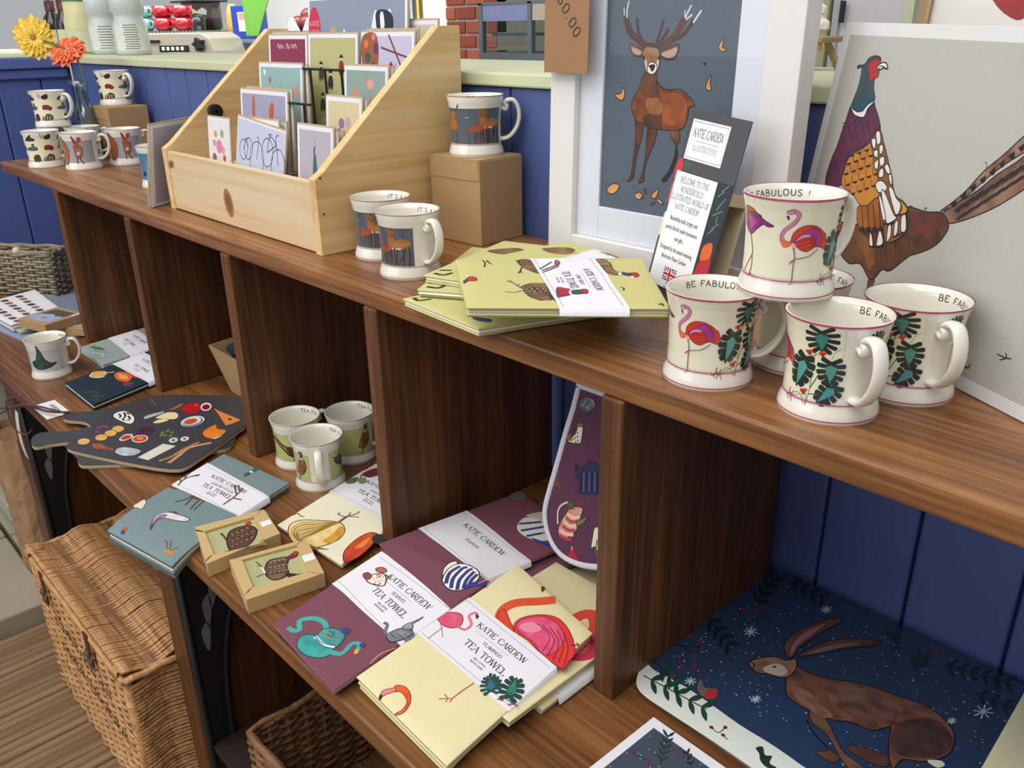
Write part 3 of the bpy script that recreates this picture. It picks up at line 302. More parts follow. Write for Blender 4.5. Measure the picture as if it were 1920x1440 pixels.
ART['pheas']='P|7a5340/4a342c|-1368 524 -1374 618 -1319 650 -1282 617 -1320 537|;C|2b2228|-1368 524 -1374 618 -1319 650 -1282 617 -1320 537|6.2;P|a5826a/6b4c3a|-641 1436 -515 1547 -399 1667 -270 1841 -110 1997 38 2158 137 2244 198 2163 93 2049 -54 1939 -217 1794 -353 1647 -473 1540 -534 1485|;C|2b2228|-641 1436 -515 1547 -399 1667 -270 1841 -110 1997 38 2158 137 2244 198 2163 93 2049 -54 1939 -217 1794 -353 1647 -473 1540 -534 1485|8.6;P|9a765f/6b4c3a|-612 1411 -440 1560 -273 1688 -123 1835 28 1950 219 2102 323 1902 178 1763 -37 1592 -219 1481 -383 1398 -510 1357|;C|2b2228|-612 1411 -440 1560 -273 1688 -123 1835 28 1950 219 2102 323 1902 178 1763 -37 1592 -219 1481 -383 1398 -510 1357|8.5;p|2b2228|-545 1517 -485 1574 -479 1511 -467 1546 -500 1493|;p|2b2228|-458 1602 -399 1657 -393 1596 -382 1629 -415 1578|;p|2b2228|-374 1684 -317 1738 -311 1678 -299 1710 -331 1660|;p|2b2228|-292 1764 -236 1817 -230 1758 -219 1789 -250 1741|;p|2b2228|-212 1842 -158 1894 -152 1835 -141 1866 -171 1819|;p|2b2228|-135 1918 -82 1968 -76 1910 -65 1941 -94 1894|;p|2b2228|-59 1992 -8 2040 -1 1984 8 2014 -20 1968|;p|2b2228|14 2064 64 2111 71 2055 80 2085 53 2040|;p|2b2228|86 2134 134 2180 141 2125 150 2154 124 2110|;p|332a2b|-489 1472 -401 1560 -341 1557 -393 1483 -380 1535 -435 1460|;p|332a2b|-446 1407 -363 1481 -315 1483 -358 1439 -347 1463 -412 1396|;p|332a2b|-398 1542 -312 1628 -254 1625 -305 1552 -292 1604 -345 1530|;p|332a2b|-356 1478 -275 1550 -229 1552 -270 1509 -259 1532 -323 1467|;p|332a2b|-310 1611 -226 1695 -170 1690 -219 1620 -207 1670 -258 1599|;p|332a2b|-269 1547 -190 1618 -144 1619 -185 1577 -174 1600 -236 1536|;p|332a2b|-224 1677 -143 1759 -88 1754 -135 1685 -124 1735 -174 1665|;p|332a2b|-183 1615 -107 1683 -63 1684 -102 1643 -92 1665 -152 1604|;p|332a2b|-140 1742 -62 1822 -8 1817 -54 1749 -43 1798 -91 1729|;p|332a2b|-101 1680 -26 1747 17 1747 -21 1707 -11 1729 -70 1669|;p|332a2b|-59 1805 17 1883 70 1877 25 1811 36 1859 -11 1792|;p|332a2b|-20 1744 52 1809 95 1809 57 1770 67 1791 10 1733|;p|332a2b|20 1866 94 1942 146 1936 103 1872 113 1919 67 1853|;p|332a2b|58 1806 129 1869 170 1869 134 1831 143 1852 88 1795|;p|332a2b|97 1926 169 2000 220 1994 178 1931 187 1977 143 1913|;p|332a2b|135 1866 203 1928 244 1927 208 1890 217 1911 163 1855|;p|332a2b|172 1984 242 2056 292 2050 251 1988 260 2033 217 1971|;p|332a2b|209 1925 276 1985 315 1984 281 1948 290 1968 237 1913|;P|4a3228/6f4526|-2028 1031 -1806 1094 -1363 1118 -1066 1386 -980 1402 -800 1398 -617 1425 -505 1344 -529 1234 -618 1123 -781 1023 -897 964 -1096 776 -1213 754 -1292 648 -1376 626 -1545 729 -1727 692 -1914 780|;C|2b2228|-2028 1031 -1806 1094 -1363 1118 -1066 1386 -980 1402 -800 1398 -617 1425 -505 1344 -529 1234 -618 1123 -781 1023 -897 964 -1096 776 -1213 754 -1292 648 -1376 626 -1545 729 -1727 692 -1914 780|11;P|8c5a36/6a4028|-1795 1062 -1559 1009 -1400 927 -1340 789 -1403 705 -1531 845 -1700 944|;P|5f2f2c/7a3a30|-965 1359 -797 1391 -612 1411 -563 1332 -677 1232 -836 1183 -951 1252|;L|3a2522|-991 1369 -944 1300 -887 1265|5.5;L|3a2522|-939 1376 -894 1310 -837 1276|5.4;L|3a2522|-887 1383 -843 1320 -787 1286|5.4;L|3a2522|-836 1389 -794 1330 -738 1296|5.3;L|3a2522|-786 1396 -745 1340 -690 1306|5.3;L|3a2522|-736 1402 -696 1350 -642 1316|5.2;L|3a2522|-687 1409 -649 1359 -595 1325|5.2;L|3a2522|-638 1415 -601 1369 -548 1335|5.1;L|3a2622|-1352 938 -1338 857 -1287 785|6;L|3a2622|-1290 965 -1276 885 -1229 823|5.9;L|3a2622|-1229 993 -1215 913 -1172 861|5.8;L|3a2622|-1169 1019 -1155 941 -1115 898|5.8;L|3a2622|-1110 1046 -1096 968 -1060 934|5.7;L|3a2622|-1052 1072 -1037 995 -1005 970|5.7;L|3a2622|-995 1097 -980 1021 -951 1005|5.6;L|3a2622|-938 1123 -924 1047 -898 1040|5.5;L|3a2622|-883 1148 -868 1072 -846 1074|5.5;L|3a2622|-828 1172 -813 1097 -794 1108|5.4;L|3a2622|-774 1196 -759 1122 -744 1141|5.3;L|3a2622|-721 1220 -706 1146 -694 1174|5.3;L|3a2622|-668 1244 -653 1170 -644 1206|5.2;L|3a2622|-616 1267 -602 1194 -596 1238|5.2;P|6b3048/4a2a48|-2201 2221 -2118 2138 -1978 2126 -1873 2277 -1817 2227 -1736 2139 -1671 2020 -1737 1918 -1867 1838 -2050 1733 -2109 1573 -2092 1438 -2339 1381 -2387 1479 -2348 1677 -2301 1803 -2267 1959 -2236 2078|;C|2b2228|-2201 2221 -2118 2138 -1978 2126 -1873 2277 -1817 2227 -1736 2139 -1671 2020 -1737 1918 -1867 1838 -2050 1733 -2109 1573 -2092 1438 -2339 1381 -2387 1479 -2348 1677 -2301 1803 -2267 1959 -2236 2078|8.4;L|7a3f4a|-2147 2103 -2146 2077 -2134 2055|8.4;L|33244a|-2095 2104 -2095 2078 -2082 2056|8.3;L|7a3f4a|-2044 2105 -2043 2080 -2031 2058|8.2;L|33244a|-1993 2107 -1993 2081 -1980 2060|8.2;L|7a3f4a|-1943 2108 -1942 2082 -1930 2061|8.1;L|33244a|-1894 2109 -1893 2084 -1880 2063|8.1;L|7a3f4a|-1844 2111 -1844 2085 -1831 2064|8;L|33244a|-1796 2112 -1795 2087 -1783 2066|7.9;L|7a3f4a|-1748 2113 -1747 2088 -1735 2067|7.9;L|33244a|-2159 2033 -2159 2006 -2146 1984|8.4;L|7a3f4a|-2106 2035 -2105 2008 -2093 1987|8.4;L|33244a|-2053 2036 -2053 2010 -2040 1989|8.3;L|7a3f4a|-2001 2038 -2000 2012 -1988 1991|8.2;L|33244a|-1949 2040 -1949 2014 -1936 1993|8.2;L|7a3f4a|-1898 2042 -1897 2016 -1885 1995|8.1;L|33244a|-1848 2044 -1847 2018 -1834 1997|8;L|7a3f4a|-1798 2045 -1797 2020 -1784 1999|8;L|33244a|-1748 2047 -1747 2022 -1735 2001|7.9;L|7a3f4a|-2172 1962 -2171 1935 -2158 1913|8.5;L|33244a|-2117 1964 -2116 1938 -2103 1916|8.4;L|7a3f4a|-2062 1967 -2062 1940 -2049 1919|8.3;L|33244a|-2009 1969 -2008 1943 -1995 1921|8.3;L|7a3f4a|-1955 1971 -1955 1945 -1942 1924|8.2;L|33244a|-1903 1974 -1902 1948 -1890 1927|8.1;L|7a3f4a|-1851 1976 -1850 1950 -1838 1929|8.1;L|33244a|-1799 1978 -1798 1953 -1786 1932|8;L|7a3f4a|-1748 1980 -1748 1955 -1735 1934|7.9;L|33244a|-2184 1891 -2184 1864 -2171 1842|8.5;L|7a3f4a|-2128 1894 -2127 1867 -2114 1845|8.5;L|33244a|-2072 1896 -2071 1870 -2058 1848|8.4;L|7a3f4a|-2016 1899 -2016 1873 -2003 1852|8.3;L|33244a|-1962 1902 -1961 1876 -1948 1855|8.2;L|7a3f4a|-1908 1905 -1907 1879 -1894 1858|8.2;L|33244a|-1854 1908 -1853 1882 -1841 1861|8.1;L|7a3f4a|-1801 1911 -1800 1885 -1788 1864|8;L|33244a|-1749 1913 -1748 1888 -1736 1867|8;L|7a3f4a|-2197 1819 -2197 1792 -2184 1770|8.6;L|33244a|-2139 1822 -2138 1795 -2125 1774|8.5;L|7a3f4a|-2081 1826 -2081 1799 -2068 1777|8.4;L|33244a|-2024 1829 -2024 1803 -2011 1781|8.4;L|7a3f4a|-1968 1833 -1967 1806 -1954 1785|8.3;L|33244a|-1912 1836 -1911 1810 -1899 1789|8.2;L|7a3f4a|-1857 1839 -1856 1813 -1844 1792|8.1;L|33244a|-2210 1746 -2209 1719 -2196 1697|8.7;L|7a3f4a|-2150 1750 -2149 1723 -2136 1701|8.6;L|33244a|-2091 1754 -2090 1728 -2077 1706|8.5;L|7a3f4a|-2032 1758 -2031 1732 -2019 1710|8.4;L|33244a|-1974 1763 -1973 1736 -1961 1715|8.3;L|7a3f4a|-1917 1767 -1916 1740 -1904 1719|8.3;L|7a3f4a|-2223 1673 -2222 1646 -2209 1623|8.7;L|33244a|-2161 1678 -2161 1651 -2147 1629|8.6;L|7a3f4a|-2100 1682 -2100 1656 -2087 1634|8.5;L|33244a|-2040 1687 -2039 1660 -2026 1639|8.5;L|7a3f4a|-1981 1692 -1980 1665 -1967 1644|8.4;L|33244a|-2236 1599 -2235 1572 -2222 1549|8.8;L|7a3f4a|-2172 1605 -2172 1577 -2159 1555|8.7;L|33244a|-2110 1610 -2109 1583 -2096 1561|8.6;L|7a3f4a|-2048 1615 -2047 1588 -2034 1567|8.5;L|7a3f4a|-2249 1525 -2249 1497 -2235 1475|8.8;L|33244a|-2184 1531 -2183 1503 -2170 1481|8.7;L|7a3f4a|-2120 1537 -2119 1510 -2106 1488|8.6;L|33244a|-2056 1543 -2055 1516 -2042 1494|8.6;P|c98a34/b87028|-2050 1733 -1867 1838 -1757 1900 -1646 1801 -1570 1651 -1483 1471 -1510 1402 -1656 1293 -1768 1306 -1904 1384 -2092 1438 -2101 1591|;C|2b2228|-2050 1733 -1867 1838 -1757 1900 -1646 1801 -1570 1651 -1483 1471 -1510 1402 -1656 1293 -1768 1306 -1904 1384 -2092 1438 -2101 1591|6.3;L|2b2228|-2088 1803 -2069 1730|6.3;P|2b2228|-2063 1731 -2031 1752 -1985 1761 -2008 1732|;L|2b2228|-1979 1843 -1961 1771|6.2;P|2b2228|-1955 1772 -1924 1792 -1879 1801 -1901 1772|;L|2b2228|-1874 1881 -1855 1810|6.1;P|2b2228|-1850 1811 -1820 1831 -1776 1840 -1797 1811|;L|2b2228|-1771 1919 -1753 1849|6;P|2b2228|-1748 1849 -1718 1869 -1675 1877 -1696 1849|;L|2b2228|-2114 1716 -2095 1643|6.4;P|2b2228|-2090 1643 -2058 1665 -2011 1674 -2034 1644|;L|2b2228|-2005 1757 -1986 1684|6.3;P|2b2228|-1981 1685 -1950 1706 -1904 1715 -1926 1686|;L|2b2228|-1899 1797 -1880 1725|6.2;P|2b2228|-1875 1726 -1844 1746 -1800 1755 -1822 1726|;L|2b2228|-1795 1836 -1777 1765|6.1;P|2b2228|-1771 1766 -1742 1786 -1698 1794 -1719 1766|;L|2b2228|-1694 1873 -1675 1804|5.9;P|2b2228|-1671 1804 -1642 1824 -1599 1833 -1620 1804|;L|2b2228|-2122 1613 -2103 1539|6.5;P|2b2228|-2098 1540 -2065 1562 -2018 1572 -2041 1542|;L|2b2228|-2013 1656 -1994 1583|6.3;P|2b2228|-1988 1584 -1957 1605 -1911 1615 -1933 1585|;L|2b2228|-1906 1697 -1887 1625|6.2;P|2b2228|-1882 1626 -1851 1647 -1806 1656 -1828 1627|;L|2b2228|-1801 1737 -1783 1666|6.1;P|2b2228|-1778 1667 -1748 1688 -1704 1697 -1725 1668|;L|2b2228|-1700 1777 -1681 1706|6;P|2b2228|-1676 1707 -1647 1727 -1604 1736 -1625 1708|;L|2b2228|-2060 1512 -2040 1438|6.4;P|2b2228|-2035 1439 -2003 1461 -1956 1472 -1979 1441|;L|2b2228|-1956 1555 -1937 1482|6.3;P|2b2228|-1932 1483 -1901 1504 -1855 1515 -1877 1484|;L|2b2228|-1855 1596 -1836 1524|6.2;P|2b2228|-1831 1525 -1801 1547 -1756 1557 -1778 1527|;L|2b2228|-1757 1637 -1738 1566|6.1;P|2b2228|-1733 1567 -1703 1588 -1660 1598 -1681 1568|;L|2b2228|-1661 1677 -1642 1607|6;P|2b2228|-1637 1607 -1608 1628 -1565 1637 -1586 1609|;L|2b2228|-1949 1436 -1930 1362|6.4;P|2b2228|-1925 1363 -1894 1386 -1848 1397 -1870 1366|;L|2b2228|-1848 1479 -1829 1407|6.2;P|2b2228|-1824 1407 -1793 1429 -1749 1440 -1770 1410|;L|2b2228|-1749 1521 -1730 1450|6.1;P|2b2228|-1725 1451 -1695 1472 -1652 1483 -1673 1453|;L|2b2228|-1653 1563 -1634 1492|6;P|2b2228|-1629 1493 -1600 1514 -1557 1524 -1578 1495|;P|a8642c/8a4a24|-1757 1274 -1634 1305 -1486 1406 -1342 1205 -1304 1131 -1477 1077 -1656 1056 -1750 1174|;C|2b2228|-1757 1274 -1634 1305 -1486 1406 -1342 1205 -1304 1131 -1477 1077 -1656 1056 -1750 1174|8.3;L|2b2228|-1703 1276 -1614 1074|8.3;P|2b2228|-1679 1060 -1621 1094 -1580 1069 -1631 1045|;L|2b2228|-1624 1307 -1524 1093|8.1;P|2b2228|-1584 1080 -1526 1114 -1491 1088 -1536 1065|;L|2b2228|-1545 1338 -1437 1111|8;P|2b2228|-1490 1100 -1434 1133 -1404 1106 -1443 1085|;L|2b2228|-1468 1368 -1351 1129|7.9;P|2b2228|-1399 1119 -1344 1152 -1319 1124 -1353 1104|;P|8a5a38|-1762 1915 -1671 2020 -1591 1934 -1458 1762 -1360 1619 -1263 1477 -1130 1437 -1039 1375 -1068 1323 -995 1180 -1227 1016 -1337 1189 -1483 1471 -1594 1648|;C|2b2228|-1762 1915 -1671 2020 -1591 1934 -1458 1762 -1360 1619 -1263 1477 -1130 1437 -1039 1375 -1068 1323 -995 1180 -1227 1016 -1337 1189 -1483 1471 -1594 1648|6;P|e9e6e0|-1768 1930 -1708 1945 -1687 1860 -1724 1863|;C|2b2228|-1768 1930 -1708 1945 -1687 1860 -1724 1863|8;P|e9e6e0|-1719 1999 -1671 2020 -1627 1930 -1666 1894|;C|2b2228|-1719 1999 -1671 2020 -1627 1930 -1666 1894|7.9;P|e9e6e0|-1694 1827 -1642 1846 -1624 1780 -1671 1782|;C|2b2228|-1694 1827 -1642 1846 -1624 1780 -1671 1782|7.9;P|e9e6e0|-1629 1883 -1586 1904 -1563 1851 -1593 1808|;C|2b2228|-1629 1883 -1586 1904 -1563 1851 -1593 1808|7.8;P|e9e6e0|-1650 1720 -1606 1758 -1585 1681 -1622 1668|;C|2b2228|-1650 1720 -1606 1758 -1585 1681 -1622 1668|7.9;P|e9e6e0|-1590 1769 -1533 1800 -1505 1740 -1549 1702|;C|2b2228|-1590 1769 -1533 1800 -1505 1740 -1549 1702|7.8;P|e9e6e0|-1553 1662 -1508 1692 -1478 1617 -1540 1600|;C|2b2228|-1553 1662 -1508 1692 -1478 1617 -1540 1600|7.9;P|e9e6e0|-1487 1703 -1455 1739 -1390 1670 -1424 1649|;C|2b2228|-1487 1703 -1455 1739 -1390 1670 -1424 1649|7.8;P|e9e6e0|-1567 1531 -1493 1574 -1399 1533 -1412 1483 -1505 1460|;C|2b2228|-1567 1531 -1493 1574 -1399 1533 -1412 1483 -1505 1460|7.9;P|e9e6e0|-1454 1460 -1409 1476 -1229 1308 -1168 1272 -1244 1208 -1290 1199|;C|2b2228|-1454 1460 -1409 1476 -1229 1308 -1168 1272 -1244 1208 -1290 1199|7.8;P|e9e6e0|-1359 1508 -1318 1531 -1230 1451 -1159 1416 -1147 1347 -1190 1299|;C|2b2228|-1359 1508 -1318 1531 -1230 1451 -1159 1416 -1147 1347 -1190 1299|7.7;P|e9e6e0|-1474 1408 -1446 1421 -1322 1257 -1347 1220|;C|2b2228|-1474 1408 -1446 1421 -1322 1257 -1347 1220|7.9;P|e9e6e0|-1403 1636 -1370 1649 -1328 1561 -1363 1571|;C|2b2228|-1403 1636 -1370 1649 -1328 1561 -1363 1571|7.7;P|e9e6e0|-1176 1222 -1136 1246 -1111 1139 -1148 1107|;C|2b2228|-1176 1222 -1136 1246 -1111 1139 -1148 1107|7.6;P|e9e6e0|-1104 1292 -1057 1325 -1005 1194 -1065 1165|;C|2b2228|-1104 1292 -1057 1325 -1005 1194 -1065 1165|7.5;P|e9e6e0|-1256 1173 -1218 1189 -1191 1090 -1228 1032|;C|2b2228|-1256 1173 -1218 1189 -1191 1090 -1228 1032|7.7;P|e9e6e0|-1496 1056 -1459 1039 -1413 949 -1464 946|;C|2b2228|-1496 1056 -1459 1039 -1413 949 -1464 946|8.1;P|e9e6e0|-1369 1100 -1329 1092 -1278 1004 -1357 953|;C|2b2228|-1369 1100 -1329 1092 -1278 1004 -1357 953|7.9;P|c9952f|-1166 1438 -1055 1388 -1062 1340 -1134 1310 -1121 1376|;C|2b2228|-1166 1438 -1055 1388 -1062 1340 -1134 1310 -1121 1376|5.6;L|2b2228|-1334 1182 -1241 1201 -1167 1232|13.7;L|2b2228|-1179 1301 -1112 1314 -1040 1344|11.4;L|2b2228|-1466 928 -1380 945 -1266 983|12.2;L|2b2228|-1154 1089 -1034 1156|11.5;P|e9e6e0|-2201 2221 -2179 2239 -2111 2174 -2011 2182 -1941 2248 -1865 2293 -1863 2270 -1928 2210 -1965 2127 -2102 2131 -2171 2174|;C|2b2228|-2201 2221 -2179 2239 -2111 2174 -2011 2182 -1941 2248 -1865 2293 -1863 2270 -1928 2210 -1965 2127 -2102 2131 -2171 2174|8.4;P|3c4a4c/2f5f6e|-2190 2230 -2142 2410 -2147 2584 -2212 2578 -2213 2605 -2118 2616 -2072 2672 -1991 2700 -1905 2692 -1882 2655 -1899 2578 -1918 2485 -1904 2408 -1855 2302 -1954 2248 -1998 2184 -2112 2177|;C|2b2228|-2190 2230 -2142 2410 -2147 2584 -2212 2578 -2213 2605 -2118 2616 -2072 2672 -1991 2700 -1905 2692 -1882 2655 -1899 2578 -1918 2485 -1904 2408 -1855 2302 -1954 2248 -1998 2184 -2112 2177|8.4;P|244f62|-2168 2264 -2021 2290 -1868 2332 -1854 2299 -1954 2248 -1999 2187 -2112 2179|;P|b0343a|-2061 2603 -2025 2650 -1943 2671 -1890 2662 -1879 2594 -1871 2518 -1923 2500 -1953 2475 -1994 2481 -2027 2557|;C|6a1a1e|-2061 2603 -2025 2650 -1943 2671 -1890 2662 -1879 2594 -1871 2518 -1923 2500 -1953 2475 -1994 2481 -2027 2557|6;P|f0efec|-1919 2585 -1868 2637 -1796 2642 -1754 2591 -1818 2599 -1850 2583|;C|2b2228|-1919 2585 -1868 2637 -1796 2642 -1754 2591 -1818 2599 -1850 2583|9.8;L|2b2228|-1900 2581 -1848 2613 -1761 2589|7.8;L|2b2228|-2294 2040 -2252 2040 -2248 2011 -2278 2008|6.5;L|2b2228|-285 1907 -262 1910 -244 1845|4.6;L|2b2228|-852 1423 -812 1433 -835 1406|5.3;L|2b2228|8 256 115 222 124 262|10;L|2b2228|115 222 49 206|9.8;L|2b2228|365 441 461 441 516 453|9.2;L|2b2228|410 405 465 443 448 480|9.2'
